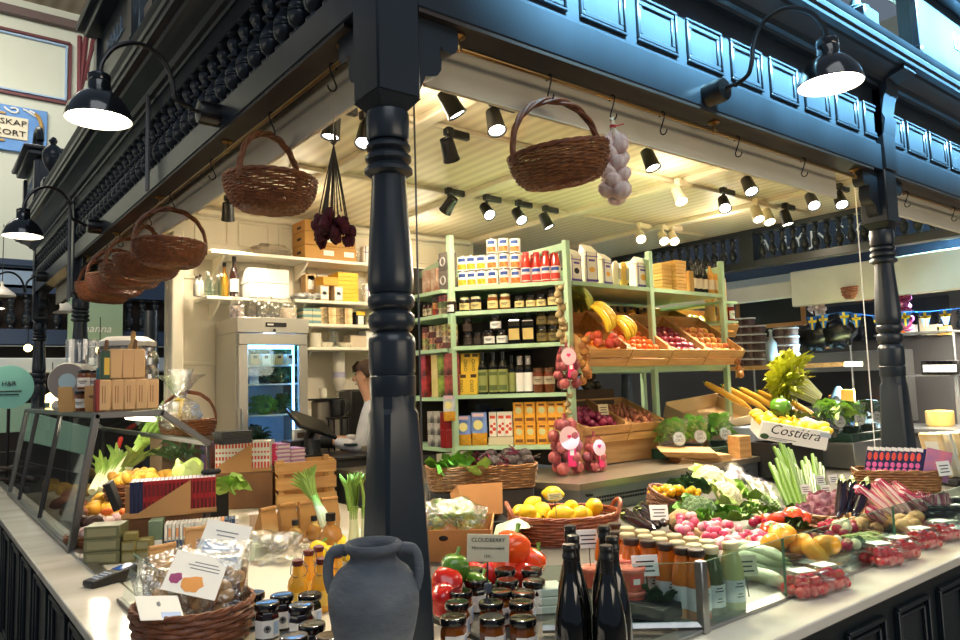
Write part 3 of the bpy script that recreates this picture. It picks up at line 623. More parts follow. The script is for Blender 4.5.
def X(px,py): return at(px,py,y=yo).x
xa,xb=X(302,280),X(348,280)
for i,(a,b,hh,lab) in enumerate(((302,350,.115,'lowest'),(302,349,.115,'middle'),(302,330,.1,'topmost'))):
 xl=X(a,275)-.03; xr=X(b,275); carton('brown_carton','%s brown carton of the stack on the top wall shelf'%lab,'carton',((xl+xr)/2,yo,Z1+.002+i*.118),(xr-xl,.26,hh),mat('brown_carton_card',(186,136,72),rough=.7,rnd=.06),deco=[('f',.35,.3,.55,.7,WTXT,'white_print'),('f',.75,.3,.95,.7,WTXT,'white_print'),('l',.3,.4,.6,.6,DKB,'stamp')] if i<2 else [('l',.3,.3,.6,.5,DKB,'stamp')])
t=thing('wrapped_bundle','grey paper wrapped bundle lying on the top wall shelf left of the cartons','bundle',(X(272,272),yo,Z1)); w=MB(); w.ball((0,0,.055),(.17,.1,.06),16,10,nz=.35,ns=3,seed=4); w.build('wrapping',mat('grey_paper',(150,138,120),rough=.8,bump=.8,bs=40),t)
def wirebag(p,label,s=1):
 t=thing('flour_bag',label,'bag',p); w=MB(); w.box((0,0,.09*s),(.11*s,.08*s,.18*s),.012); w.build('bag',mat('white_flour_bag',(240,232,224),rough=.7),t)
 w=MB()
 for a in(-.03,.03): w.box((a*s,-.041*s,.09*s),(.006,.002,.17*s))
 w.box((0,-.041*s,.12*s),(.11*s,.002,.006)); w.build('purple_lines',mat('purple_ink',(90,70,150)),t)
wirebag((X(364,280)+.03,yo,Z1),'white bag with purple lines on the top wall shelf beside the column')
t=thing('cellophane_bag','tall clear cellophane bag tied at the top on the top wall shelf','bag',(X(354,280),yo,Z1)); w=MB(); w.lathe([(.05,0),(.055,.06),(.045,.14),(.015,.19),(.03,.22)],14); w.build('film',CELLO,t); w=MB(); w.lathe([(.04,.005),(.045,.06),(.03,.12),(0,.14)],12); w.build('contents',mat('brown_biscuits',(126,100,70),rough=.8,bump=.6,bs=60),t)
x0,x1=X(242,300),X(279,300)
z=Z2a-.01
for i in range(2): carton('white_box','%s plain white box on the wall shelf above the fridge'%('lower','upper')[i],'box',((x0+x1)/2+.02,yo,z+.001+i*.125),(x1-x0+.02,.28,.122),mat('white_card',(232,230,226),rough=.5),b=.004)
carton('upright_photo_card','small brown picture card standing right of the white boxes','card',(X(281.5,290)+.01,yo-.06,z),(.045,.01,.1),mat('tan_card',(196,160,110)),deco=[('f',.3,.25,.7,.7,DKB,'picture')])
def small_bottle(p,label,c,h=.2,r=.028,cap=(30,26,24),grp=None,lab=None,nm='glass_bottle',catg='bottle',glassy=False):
 t=thing(nm,label,catg,p,group=grp); w=MB(); w.lathe([(r*.9,0),(r,.006),(r,h*.55),(r*.85,h*.64),(r*.38,h*.76),(r*.36,h*.93),(r*.42,h*.94),(r*.42,h*.96)],14); w.build('bottle',GLASS if glassy else mat('glass_%d_%d_%d'%c,c,rough=.08,coat=.3),t)
 w=MB(); w.lathe([(r*.44,h*.88),(r*.46,h*.9),(r*.46,h),(0,h)],12); w.build('cap',mat('cap_%d_%d_%d'%cap,cap,rough=.35),t)
 if lab: w=MB(); w.lathe([(r*1.012,h*.14),(r*1.012,h*.45)],14,cap=False,a0=-pi*.95,a1=-pi*.05); w.build('paper_label',mat('lab_%d_%d_%d'%lab,lab,rough=.6),t)
 return t
small_bottle((X(232,280),yo-.05,z),'dark brown bottle with pale label at the right of the glass bottles on the wall shelf',(40,18,16),.34,.036,lab=(220,216,206))
small_bottle((X(226,280),yo+.04,z),'amber bottle behind the dark brown bottle on the wall shelf',(200,140,40),.3,.032)
for i,px in enumerate((195,200,206,211,216,221)): small_bottle((X(px,285),yo-.05+.04*(i%2),z),'empty clear glass bottle, %s from the left on the short wall shelf'%ORD[i],(200,200,190),.16+.02*(i%3),.027,cap=(60,50,46) if i<2 else (200,200,196),glassy=i>=2,grp='clear bottles on the wall shelf')
yl=X(330,285);
for i in range(7): carton('yellow_box','bright yellow flat box number %s from the bottom of the stack on the second wall shelf'%ORD[i],'box',(X(343,285),yo,Z2+.001+i*.0375),(.2,.2,.036),YEL,group='yellow boxes on the second wall shelf',b=.002)
for i,(px,hh,c,lab) in enumerate(((312,.245,(204,168,116),'tall brown carton with white label left of the yellow boxes'),(325,.235,(196,160,110),'second tall brown carton with white label behind the small white boxes'))):
 carton('label_carton',lab,'carton',(X(px,285),yo+.07,Z2),(.1,.1,hh),mat('carton_%d'%i,c,rough=.7),deco=[('f',.2,.45,.8,.95,PAPER,'white_label'),('f',.2,.8,.8,.95,DKB,'dark_band')])
for i,px in enumerate((319,333)): carton('white_label_box','%s small box with white front on the second wall shelf'%('left','right')[i],'box',(X(px,290),yo-.07,Z2),(.085,.08,.135),mat('carton_2',(206,178,136)),deco=[('f',.1,.1,.9,.9,PAPER,'white_front'),('f',.3,.4,.7,.6,mat('grey_print',(170,180,190)),'print')])
carton('yellow_tray','open yellow card tray lying on the two white fronted boxes','tray',(X(325,270),yo-.05,Z2+.137),(.17,.12,.075),mat('amber_card',(220,160,50)),rz=.15)
t=thing('foil_coffee_bag','black and white bags heaped on the second wall shelf','bag',(X(303,298),yo-.05,Z2)); w=MB();
for i in range(4): w.box((-.07+i*.05,0,.03+.012*(i%2)),(.1,.14,.045),.018,rz=.3*i)
w.build('bags',mat('black_white_print',(30,30,30),c2=(220,220,216),ns=22,rough=.4),t)
wirebag((X(367,290)+.02,yo,Z2),'white bag with purple lines on the second wall shelf beside the column',1.05)
t=thing('cellophane_bag','clear cellophane bag on the second wall shelf beside the column','bag',(X(362,290)-.03,yo-.03,Z2)); w=MB(); w.lathe([(.04,0),(.045,.06),(.04,.14),(.012,.18),(.03,.21)],14); w.build('film',CELLO,t)
for i in range(2):
 for j in range(5): carton('teal_book','teal and cream flat pack, %s stack, %s from the bottom, right of the fridge top'%(('left','right')[i],ORD[j]),'pack',(X(302+i*9,315),yo-.04,Z3+.001+j*.026),(.08,.16,.025),mat('teal_card',(120,160,156),rnd=.08) if j%2==0 else mat('cream_card',(220,206,170)),b=.002)
for i,(px,c) in enumerate(((319,(220,190,130)),(328,(196,150,84)),(335,(206,168,110)),(344,(180,134,80)))):
 for j in range(2): carton('small_printed_box','small printed box, %s across, %s row, on the third wall shelf'%(ORD[i],('bottom','top')[j]),'box',(X(px,315),yo-.03,Z3+.001+j*.075),(.075,.12,.073),mat('mix_%d'%i,c,c2=(250,230,180) if i%2 else (60,50,40),ns=18,rough=.6))
carton('dark_top_box','dark box with yellow top at the end of the third wall shelf','box',(X(354,315)+.02,yo-.03,Z3),(.09,.12,.12),DKB,deco=[('f',.2,.05,.8,.7,PAPER,'label'),('f',0,.75,1,1,YEL,'yellow_band')])
MUG=mat('cream_mug',(232,224,204),rough=.25)
def mug(p,label,s=1,m=MUG):
 t=thing('mug',label,'mug',p,.4); w=MB(); w.lathe([(.03*s,0),(.036*s,.005),(.04*s,.1*s),(.037*s,.1*s),(.033*s,.012),(0,.012)],20); w.build('cup',m,t); w=MB(); w.tube([(.038*s+.022*s*sin(a),0,.052*s-.03*s*cos(a)) for a in[q*pi/8 for q in range(9)]],.006*s,6); w.build('handle',m,t)
mug((X(313,343),yo-.05,Z4),'large cream mug on the lowest wall shelf',1.25)
t=thing('glass_jug','clear glass jug on the lowest wall shelf','jug',(X(333,343),yo,Z4)); w=MB(); w.lathe([(.05,0),(.055,.01),(.05,.1),(.056,.16),(.05,.16),(.046,.1),(.05,.014)],20); w.build('jug',film('jug_glass',(255,255,255),.35,.03),t)
for i in range(4):
 t=thing('bowl','pale bowl %s from the left on the lowest wall shelf'%ORD[i],'bowl',(X(322+i*4,346)+.12*(i>1),yo-.02,Z4+.05*0),group='bowls'); w=MB(); w.lathe([(.03,0),(.035,.004),(.06,.045),(.056,.045),(.03,.01),(0,.01)],18); w.build('bowl',MUG,t)
carton('clear_storage_box','translucent storage box on the lowest wall shelf near the column','box',(X(355,342),yo,Z4),(.16,.14,.11),mat('milky_plastic',(214,196,170),rough=.3));
carton('white_storage_box','white box at the end of the lowest wall shelf against the column','box',(X(364,340)+.03,yo,Z4),(.09,.14,.16),WHITE)
def fridge():
 t=thing('display_fridge','tall steel fridge with glass door full of green herbs','fridge',(0,3.75,FL)); a=.873; b=1.462; zt=at(235,317,y=3.75).z-FL; dp=.46
 CH_=mat('fridge_steel',(186,182,170),rough=.35,metal=.55)
 w=MB(); q=zt-.12; w.box((a+.01,dp/2,q/2),(.02,dp,q)); w.box((b-.01,dp/2,q/2),(.02,dp,q)); w.box(((a+b)/2,dp-.01,q/2),(b-a-.04,.02,q)); w.box(((a+b)/2,dp/2-.01,.05),(b-a-.04,dp-.02,.1)); w.box(((a+b)/2,dp/2-.02,zt-.06),(b-a,dp+.04,.12),.004); w.build('cabinet',CH_,t)
 w=MB(); xa,xb=a+.012,b-.012; z0,z1=.12,zt-.125; f=.075
 w.box(((xa+xb)/2,-.02,z1-.045),(xb-xa,.04,.09),.006); w.box(((xa+xb)/2,-.02,z0+.05),(xb-xa,.04,.1),.006); w.box((xa+f/2,-.02,(z0+z1)/2+.005),(f,.04,z1-z0-.192),.006); w.box((xb-f/2,-.02,(z0+z1)/2+.005),(f,.04,z1-z0-.192),.006); d=w.build('door',CH_,t)
 w=MB(); w.box(((xa+xb)/2,-.02,(z0+z1)/2),(xb-xa-2*f,.006,z1-z0-.18)); w.build('door_glass',GLASS,d)
 w=MB(); w.tube([(xa+.02,-.04,1.0),(xa+.02,-.065,1.03),(xa+.02,-.065,1.35),(xa+.02,-.04,1.38)],.008,8); w.build('door_handle',STEEL,d)
 w=MB(); w.box((a+.31,-.044,zt-.055),(.17,.012,.035),.003); w.build('control_panel',BLACK,t); w=MB(); w.box((a+.26,-.051,zt-.055),(.05,.002,.012)); w.build('display_digits',WTXT,t); w=MB(); w.lathe([(.012,0),(.012,.004),(0,.004)],12,M=tr((a+b)/2,-.046,zt-.1)@rot(pi/2,'X')); w.build('badge',DKB,t)
 w=MB(); w.box(((a+b)/2,dp-.03,(z0+z1)/2),(b-a-.05,.01,z1-z0)); w.build('inner_lining',mat('fridge_lining',(180,205,232),rough=.4),t)
 hs=[at(270,py,y=3.9).z-FL for py in(366,384.5,415,445)]
 for h in hs: w=MB(); w.box(((a+b)/2,dp/2,h),(b-a-.05,dp-.12,.012)); w.build('rack',mat('rack_white',(214,220,226),rough=.4),t)
 w=MB(); w.box(((a+b)/2,.06,z1-.1),(b-a-.2,.03,.03)); w.box((b-.1,.05,1.5),(.012,.02,.9)); w.build('lamp_tube',mat('fridge_tube',(120,180,255),emit=9),t)
 return [h+FL for h in hs]
fh=fridge(); l=bpy.data.lights.new('fridge_light','POINT'); l.energy=3; l.color=(.35,.6,1); l.shadow_soft_size=.05; o=bpy.data.objects.new('fridge_light',l); COL.objects.link(o); o.location=(1.17,3.82,fh[0]+.25)
LEAFD=mat('dark_leaf',(58,92,48),rough=.5,c2=(36,66,40),ns=12,rnd=.15); LEAFG=mat('fresh_leaf',(118,168,60),rough=.45,c2=(86,140,46),ns=9,rnd=.1); LEAFL=mat('pale_leaf',(176,206,108),rough=.45,c2=(140,184,74),ns=8,rnd=.08)
def bush(mb,c,r,n,lw,m=0,rng=R,down=.2,curl=.4):
 for i in range(n):
  th=rng.uniform(0,2*pi); ph=rng.uniform(-down,1.3); d=V((cos(th)*cos(ph),sin(th)*cos(ph),sin(ph)));
  a=V(c)+V((d.x*r[0],d.y*r[1],d.z*r[2]))*rng.uniform(.45,.75); L=rng.uniform(.5,.9)*min(r)
  b=a+d*L*.6+V((0,0,.15*L)); e=a+d*L*1.1+V((rng.uniform(-.3,.3)*L,rng.uniform(-.3,.3)*L,-.1*L)); mb.leaf([a,(a+b)/2,b,e],[lw*.25,lw,lw*.8,lw*.05],d.orthogonal(),m,curl=curl,wav=.25)
for (px,py,h,lab,c) in((256,362,0,'bag of dark herbs on the top rack of the fridge, left',LEAFD),(288,362,0,'bag of dark herbs on the top rack of the fridge, right',LEAFD),(280,378,1,'wide dark green bunch on the second fridge rack',LEAFD),(264,400,2,'tall green herbs on the third fridge rack, left',LEAFG),(285,404,2,'dark green herbs on the third fridge rack, right',LEAFD),(255,430,3,'herbs on the bottom rack of the fridge',LEAFD)):
 p=at(px,py,y=3.93); t=thing('herb_bunch',lab,'herbs',(p.x,3.93,fh[h]+.006+.06*(h==0))); w=MB(); sx=.17 if h==1 else .1; w.ball((0,0,.05),(sx*.7,.08,.05),10,7,nz=.3); bush(w,(0,0,.04),(sx,.1,.1),60,.02); w.build('leaves',c,t)
for i,px in enumerate((252,263,276,287)):
 carton('herb_carton','open cardboard herb box, %s from the left on the top fridge rack'%ORD[i],'box',(at(px,360,y=3.86).x,3.85,fh[0]+.006),(.07,.12,.085),WHITE if i%2 else mat('tan_card',(196,160,110)),deco=[('f',.3,.6,.7,.85,DKB,'hand_hole')])
carton('blue_pack','blue and white bag at the left of the second fridge rack','bag',(at(253,376,y=3.86).x,3.87,fh[1]+.006),(.08,.06,.13),mat('blue_white_pack',(60,90,180),c2=(220,226,240),ns=9))
for i,(px,s,c) in enumerate(((237,1,(60,40,44)),(257,1.25,None),(271,1.2,None),(288,1.2,(210,190,150)))):
 p=at(px,310,y=3.92); t=thing('glass_storage_jar','%s big glass jar from the left on top of the fridge'%ORD[i],'jar',(p.x,3.92,at(235,317,y=3.75).z+.001)); w=MB(); w.lathe([(.05*s,0),(.062*s,.01),(.064*s,.1),(.05*s,.14),(.045*s,.15),(.05*s,.155),(.02*s,.175),(.012*s,.19),(.016*s,.2),(0,.205)],20); w.build('jar',film('jar_glass',(255,255,255),.4,.03),t)
 if c: w=MB(); w.lathe([(.05*s,.006),(.055*s,.02),(.055*s,.1),(0,.11)],16); w.build('contents',mat('jar_fill_%d'%i,c,c2=(240,220,210),ns=20,rough=.6),t)
def atp(px,py,p0,n):
 r=C2W@V(((px-480)/FPX,-(py-320)/FPX,-1.0)); n=V(n); return CAM+r*((V(p0)-CAM).dot(n)/r.dot(n))
N3=V((nn.x,nn.y,0)); ARZ=atan2(un.y,un.x)
def DS(px,k,d=.05):
 z=ZS[k]; p=atp(px,{0:282,1:308,2:343,3:394,4:447}[k],(D_.x,D_.y,z),N3); p.z=z+.001; return p+N3*d
def can(p,label,m,lab2,h=.108,r=.037,grp=None):
 t=thing('food_can',label,'can',p,ARZ,grp); w=MB(); w.lathe([(r*.96,0),(r,.003),(r,h-.003),(r*.96,h),(r*.93,h-.003),(0,h-.003)],20); w.build('tin',mat('tin',(196,196,190),rough=.25,metal=1),t)
 w=MB(); w.lathe([(r+.0006,.006),(r+.0006,h-.006)],20,cap=False); w.build('paper_label',m,t)
 w=MB(); w.lathe([(r+.0012,h*.12),(r+.0012,h*.46)],12,cap=False,a0=-pi*.78,a1=-pi*.22); w.build('label_picture',lab2,t)
 w=MB(); w.lathe([(r+.0012,h*.62),(r+.0012,h*.84)],10,cap=False,a0=-pi*.72,a1=-pi*.28); w.build('label_badge',mat('navy_badge',(40,76,150)),t)
 return t
CW=mat('can_label_white',(240,238,228),rough=.35); CY=mat('can_picture_orange',(240,150,30),c2=(250,200,50),ns=40,rough=.35); CR=mat('can_picture_red',(214,60,36),c2=(240,150,60),ns=40,rough=.35)
ca=Proto(can((0,0,0),'c',CW,CY)); cb=Proto(can((0,0,0),'c',CW,CR))
def stackname(j): return ('bottom','middle','top')[j]
for i,(px,m,n,d) in enumerate(((461.5,ca,2,.05),(470.5,ca,2,.05),(480.5,ca,2,.05),(491.5,cb,3,.05),(502,cb,2,.13),(503.5,cb,3,.05),(514,cb,3,.09),(522,ca,1,.14))):
 for j in range(n):
  p=DS(px,0,d); p.z+=j*.1085; m.put(p,ARZ,'%s label food can in the %s layer, stack %s from the left, top corner shelf'%(('orange' if m is ca else 'red'),stackname(j),ORD[i]),'food cans on the top corner shelf')
def passata(p,label):
 t=thing('tomato_sauce_bottle',label,'bottle',p,ARZ); r=.036; h=.215; w=MB(); w.lathe([(r*.92,0),(r,.006),(r,h*.5),(r*.97,h*.58),(r*.68,h*.78),(r*.58,h*.88),(r*.6,h*.92)],18); w.build('glass',mat('tomato_sauce',(196,44,24),rough=.12,coat=.5),t)
 w=MB(); w.lathe([(r*.64,h*.9),(r*.66,h*.905),(r*.66,h*.985),(r*.6,h),(0,h)],16); w.build('lid',mat('red_lid',(170,40,36),rough=.3),t)
 w=MB(); w.lathe([(r+.0008,h*.06),(r+.0008,h*.5)],14,cap=False,a0=-pi*.95,a1=-pi*.05); w.build('paper_label',mat('pale_pink_label',(226,206,200)),t)
 w=MB(); w.lathe([(r+.0014,h*.09),(r+.0014,h*.28)],12,cap=False,a0=-pi*.8,a1=-pi*.2); w.build('tomato_picture',mat('tomato_picture',(206,50,34)),t); w=MB(); w.lathe([(r+.0014,h*.36),(r+.0014,h*.46)],12,cap=False,a0=-pi*.75,a1=-pi*.25); w.build('badge',MATS['navy_badge'],t)
 return t
pp=Proto(passata((0,0,0),'p'))
for i,(px,d) in enumerate(((525.5,.05),(535.5,.07),(545.5,.05),(555,.06),(522,.14),(531,.15),(541,.15),(551,.15))): pp.put(DS(px,0,d),ARZ,'red tomato sauce bottle, %s from the left in the %s row, top corner shelf'%(ORD[i%4],'front' if i<4 else 'rear'))
HONEYL=mat('honey_label',(226,204,140),rough=.6)
def jar(p,label,fill,lid,lab=HONEYL,r=.036,h=.1,nm='preserve_jar',rz=None,l0=.12,l1=.6,grp=None,cat='jar'):
 t=thing(nm,label,cat,p,ARZ if rz is None else rz,grp); w=MB(); w.lathe([(r*.9,0),(r,.006),(r,h*.74),(r*.86,h*.84),(r*.8,h*.86)],18); w.build('glass',fill,t)
 w=MB(); w.lathe([(r*.86,h*.83),(r*.9,h*.84),(r*.9,h*.985),(r*.84,h),(0,h)],18); w.build('lid',lid,t)
 w=MB(); w.lathe([(r+.0008,h*l0),(r+.0008,h*l1)],14,cap=False,a0=-pi*.93,a1=-pi*.07); w.build('paper_label',lab,t)
 w=MB()
 for q in(.25,.4,.5): w.lathe([(r+.0014,h*(l0+(l1-l0)*(q+.1))),(r+.0014,h*(l0+(l1-l0)*(q+.16)))],8,cap=False,a0=-pi*(.5+q*.45),a1=-pi*(.5-q*.45))
 w.build('label_print',TXT,t)
 return t
DARKJ=mat('dark_preserve',(34,22,18),rough=.1,coat=.5); BROWNJ=mat('brown_honey',(126,66,28),rough=.1,coat=.5); LIDB=mat('black_lid',(20,20,20),rough=.25); LIDBR=mat('brown_lid',(96,60,34),rough=.35); LIDC=mat('cream_lid',(206,196,160),rough=.35)
for i,(px,fm,lm,r,h) in enumerate(((463,DARKJ,LIDC,.036,.098),(474.5,DARKJ,LIDC,.038,.1),(491.5,BROWNJ,LIDC,.037,.108),(504,BROWNJ,LIDC,.037,.108),(518.5,DARKJ,LIDB,.034,.088),(530,DARKJ,LIDB,.034,.088),(540.5,DARKJ,LIDB,.034,.09),(553,DARKJ,LIDB,.04,.112))):
 jar(DS(px,1),'%s jar with honey coloured label, %s from the left on the second corner shelf'%('brown' if fm is BROWNJ else 'dark',ORD[i]),fm,lm,r=r,h=h)
bxm=mat('brown_grey_box',(58,46,38),rough=.5)
for i,(px,j,h,r) in enumerate(((466,0,.09,.032),(476,0,.09,.03),(466,1,.1,.034),(484,0,.09,.03))): p=DS(px,2,.06); p.z+=j*.091; jar(p,'small black jar, %s of four at the left of the third corner shelf'%ORD[i],DARKJ,LIDB,lab=bxm,r=r,h=h)
for i,(px,j) in enumerate(((488,0),(501,0),(495,1))): p=DS(px,2); p.z+=j*.1; jar(p,'square black jar with white label, %s on the third corner shelf'%('left','right','stacked on the pair')[i],DARKJ,LIDB,lab=PAPER,r=.039,h=.1)
def sq_bottle(p,label,h,r,body,cap,lab,l0,l1,nm='oil_bottle',sq=False,neck=.35,caph=.12,lab2=None):
 t=thing(nm,label,'bottle',p,ARZ); w=MB(); prof=[(r*.94,0),(r,.006),(r,h*.62),(r*.85,h*.7),(r*neck,h*.78),(r*neck,h*.9)]
 if sq: w.lathe([(a*1.3,b) for a,b in prof],4,M=rot(pi/4,'Z'))
 else: w.lathe(prof,16)
 w.build('glass',body,t); w=MB(); w.lathe([(r*neck*1.15,h*(1-caph)),(r*neck*1.2,h*.995),(0,h)],12); w.build('stopper',cap,t); w=MB()
 if sq: w.box((0,-r*.93,h*(l0+l1)/2),(r*1.7,.002,h*(l1-l0)))
 else: w.lathe([(r+.001,h*l0),(r+.001,h*l1)],12,cap=False,a0=-pi*.9,a1=-pi*.1)
 w.build('paper_label',lab,t)
 if lab2:
  w=MB(); w.lathe([(r+.0016,h*(l0+.04)),(r+.0016,h*(l0+.16))],10,cap=False,a0=-pi*.75,a1=-pi*.25); w.lathe([(r+.0016,h*(l1-.14)),(r+.0016,h*(l1-.06))],10,cap=False,a0=-pi*.75,a1=-pi*.25); w.build('label_print',lab2,t)
 return t
BLG=mat('black_glass',(14,14,12),rough=.06,coat=.5); CORK=mat('cork',(190,150,96),rough=.7); OLIVEL=mat('olive_label',(150,156,88),rough=.6)
for i,px in enumerate((514,528)): sq_bottle(DS(px,2),'square black bottle with cork and wide tan label, %s of two on the third corner shelf'%('left','right')[i],.235,.042,BLG,CORK,mat('tan_label',(206,180,110)),.12,.44,sq=True,neck=.3)
for i,(px,j) in enumerate(((541.5,0),(553,0),(541.5,1),(553,1))): p=DS(px,2,.06); p.z+=j*.112; jar(p,'dark square jar, %s %s, at the right end of the third corner shelf'%(('lower','upper')[j],('left','right')[i%2]),mat('dark_olive_jar',(52,44,20),rough=.1,coat=.4),LIDB,lab=mat('dull_gold_label',(120,100,50)),r=.039,h=.111)
YB_=mat('yellow_oil_box',(236,196,60),rough=.5)
for i,(px,j,h) in enumerate(((461,0,.14),(471.5,0,.14),(465,1,.14),(473,1,.14))):
 p=DS(px,3,.06+.02*j); p.z+=j*.141; t=carton('yellow_box',('lower left','lower right','upper left','upper right')[i]+' yellow box with black lettering on the fourth corner shelf','box',p,(.075,.075,h),YB_,rz=ARZ)
 M=tr(0,-.0385,h*.42)@frame((0,0,0),(0,0,1),(-1,0,0)); text('OVIO',.034,M,DKB,t)
 w=MB(); w.box((.012,-.0385,h*.9),(.04,.002,.022)); w.build('dark_seal',mat('brown_seal',(80,50,30)),t)
for i,px in enumerate((482,493,502.5)): sq_bottle(DS(px,3),'tall dark olive oil bottle with green label, %s of three on the fourth corner shelf'%ORD[i],.285,.036,BLG,LIDB,OLIVEL,.05,.58,neck=.36,caph=.2,lab2=mat('olive_print',(90,104,50)))
sq_bottle(DS(511,3,.07),'slim dark bottle with narrow green label beside the three olive oil bottles',.255,.026,BLG,LIDB,OLIVEL,.05,.55,neck=.5,caph=.2)
for i,px in enumerate((519.5,528)): sq_bottle(DS(px,3),'slim dark bottle with white label, %s of two on the fourth corner shelf'%('left','right')[i],.25,.029,BLG,mat('grey_capsule',(150,146,140),rough=.35),PAPER,.05,.55,neck=.55,caph=.25)
for i,px in enumerate((538,549)): jar(DS(px,3),'amber brown jar with grey label, %s of two on the fourth corner shelf'%('left','right')[i],mat('amber_brown',(104,46,18),rough=.1,coat=.5),LIDBR,lab=mat('grey_label',(176,160,132)),r=.038,h=.165,l0=.34,l1=.66)
PASTA=mat('pasta',(236,176,50),c2=(206,140,30),ns=60,rough=.6); BLUEP=mat('blue_pack',(130,160,220),rough=.35)
def pasta_bag(p,label,rz,blue=BLUEP,s=1):
 t=thing('pasta_bag',label,'bag',p,rz); w=MB()
 g=[]
 for i in range(9):
  v=i/8; th=.03*sin(pi*min(1,v*1.15+.08))+.002; ww=.05*(1-.1*abs(v-.5)); g.append([(ww*cos(a)*s,-th*s*sin(a),v*.2*s) for a in[pi*k/8 for k in range(17)]])
 w.sheet(g);
 for f_i,f in enumerate(w.f):
  if f_i<16*3: w.m[f_i]=1
 w.build('packet',[blue,PASTA],t); w=MB(); w.lathe([(0,0),(.024*s,0),(.03*s,.0015)][::-1],16,M=tr(0,-.032*s,.125*s)@rot(pi/2,'X')); w.build('round_emblem',mat('yellow_emblem',(236,226,150)),t); w=MB(); w.box((0,-.022*s,.185*s),(.07*s,.004,.02*s)); w.build('brand_strip',mat('pink_strip',(230,190,190)),t); return t
pasta_bag(DS(463,4,.04),'blue and yellow pasta bag leaning at the left of the lowest corner shelf',ARZ+.1)
pasta_bag(DS(478.5,4,.04),'larger blue and yellow pasta bag, second on the lowest corner shelf',ARZ,s=1.1)
pasta_bag(DS(452,4,-.04)+V((0,0,.17)),'white pasta bag hanging in front of the left shelf post',ARZ,mat('white_pack',(226,222,206),c2=(150,170,200),ns=14,rough=.35),.85)
REDP=mat('red_dots',(220,80,50))
for i,px in enumerate((492,500.5,508)):
 t=carton('tomato_carton','tall white and red carton, %s of three on the lowest corner shelf'%ORD[i],'carton',DS(px,4,.07)+V((0,0,.055)),(.052,.05,.165),mat('carton_white',(240,232,214),rough=.5),rz=ARZ)
 w=MB()
 for a,b,c in((-.012,.03,.012),(.01,.05,.013),(-.008,.07,.011),(.012,.085,.009)): w.lathe([(c,0),(0,.0008)],12,M=tr(a,-.0252,b)@rot(pi/2,'X'))
 w.box((0,-.0255,.13),(.036,.001,.02)); w.build('red_print',REDP,t)
carton('cream_base_box','flat cream box under the three white and red cartons','box',DS(500,4,.07),(.17,.08,.053),mat('cream_card',(220,206,170)),rz=ARZ)
YP=mat('yellow_pasta_box',(240,180,60),c2=(226,150,40),ns=30,rough=.5)
for i,px in enumerate((518.5,530,542,552,561)):
 for j in range(2):
  p=DS(px,4,.07); p.z+=j*.141; t=carton('pasta_box','yellow pasta box, %s from the left in the %s row of the lowest corner shelf'%(ORD[i],('lower','upper')[j]),'box',p,(.072 if i!=3 else .05,.06,.14),YP,rz=ARZ)
  w=MB(); w.lathe([(.022,0),(0,.0008)],14,M=tr(0,-.0302,.085)@rot(pi/2,'X')); w.build('pale_oval',mat('pale_green_oval',(206,206,150)),t); w=MB(); w.box((0,-.0305,.025),(.05,.001,.02)); w.box((0,-.0305,.12),(.04,.001,.012)); w.build('dark_print',mat('brown_print',(120,70,30)),t)
for i,px in enumerate((478,491)): carton('dark_blue_pack','dark blue pack behind the pasta bags on the lowest corner shelf, %s'%('left','right')[i],'box',DS(px,4,.2),(.09,.06,.27-.03*i),mat('night_blue',(28,38,56),rough=.4))
def LS(px,k,d=.05): p=at(px,{0:292,1:313,2:347,3:395,4:447}[k],x=1.775); p.x+=d; p.z=ZS[k]-.011; return p
LRZ=-pi/2
def lbox(px,k,d,w,h,m,label,dz=0,deco=None,nm='printed_box',cat='box'):
 p=LS(px,k,d); p.z+=dz; p.x+=.0; return carton(nm,label,cat,p,(w,.08,h),m,rz=LRZ,deco=deco)
GR=mat('grey_ring_box',(120,110,100),c2=(100,92,84),ns=12,rough=.5)
for j in range(2):
 t=lbox(441,0,.06,.1,.13,GR,'grey box with ring emblem, %s of two on the top left facing shelf'%('lower','upper')[j],j*.131); w=MB(); w.tube([(.028*cos(a),-.042,.065+.028*sin(a)) for a in[q*pi/8 for q in range(16)]],.006,5,close=True); w.build('ring_emblem',mat('silver_ink',(190,186,180)),t)
FL1=mat('floral_bag',(206,184,160),c2=(150,90,60),ns=18,rough=.6)
for i,px in enumerate((424,432.5)): lbox(px,0,.05,.075,.165,FL1,'patterned coffee bag, %s of two on the top left facing shelf'%('left','right')[i],nm='coffee_bag',cat='bag')
lbox(428,0,.16,.09,.25,BLACKM,'black box with white label behind the patterned coffee bags',deco=[('f',.3,.5,.7,.75,PAPER,'label')])
for i,px in enumerate((421.5,426)): jar(LS(px,1),'dark jar at the column side of the second left facing shelf, %s'%('left','right')[i],mat('dark_red_jar',(70,24,20),rough=.1,coat=.4),LIDB,lab=mat('grey_label',(176,160,132)),r=.034,h=.1,rz=LRZ)
cols=[(190,60,40),(230,150,60),(60,50,46),(210,190,150),(120,150,90),(200,90,110)]
for i,px in enumerate((434,440)):
 for j in range(3): lbox(px,1,.05,.07,.044,mat('tin_%d'%((i*3+j)%6),cols[(i*3+j)%6],c2=(40,36,34),ns=26,rough=.4),'small flat tin, stack %s, %s from the bottom, second left facing shelf'%(('left','right')[i],ORD[j]),j*.045,nm='flat_tin',cat='tin')
jar(LS(446,1),'pale topped jar beside the flat tins on the second left facing shelf',DARKJ,LIDC,lab=PAPER,r=.033,h=.1,rz=LRZ)
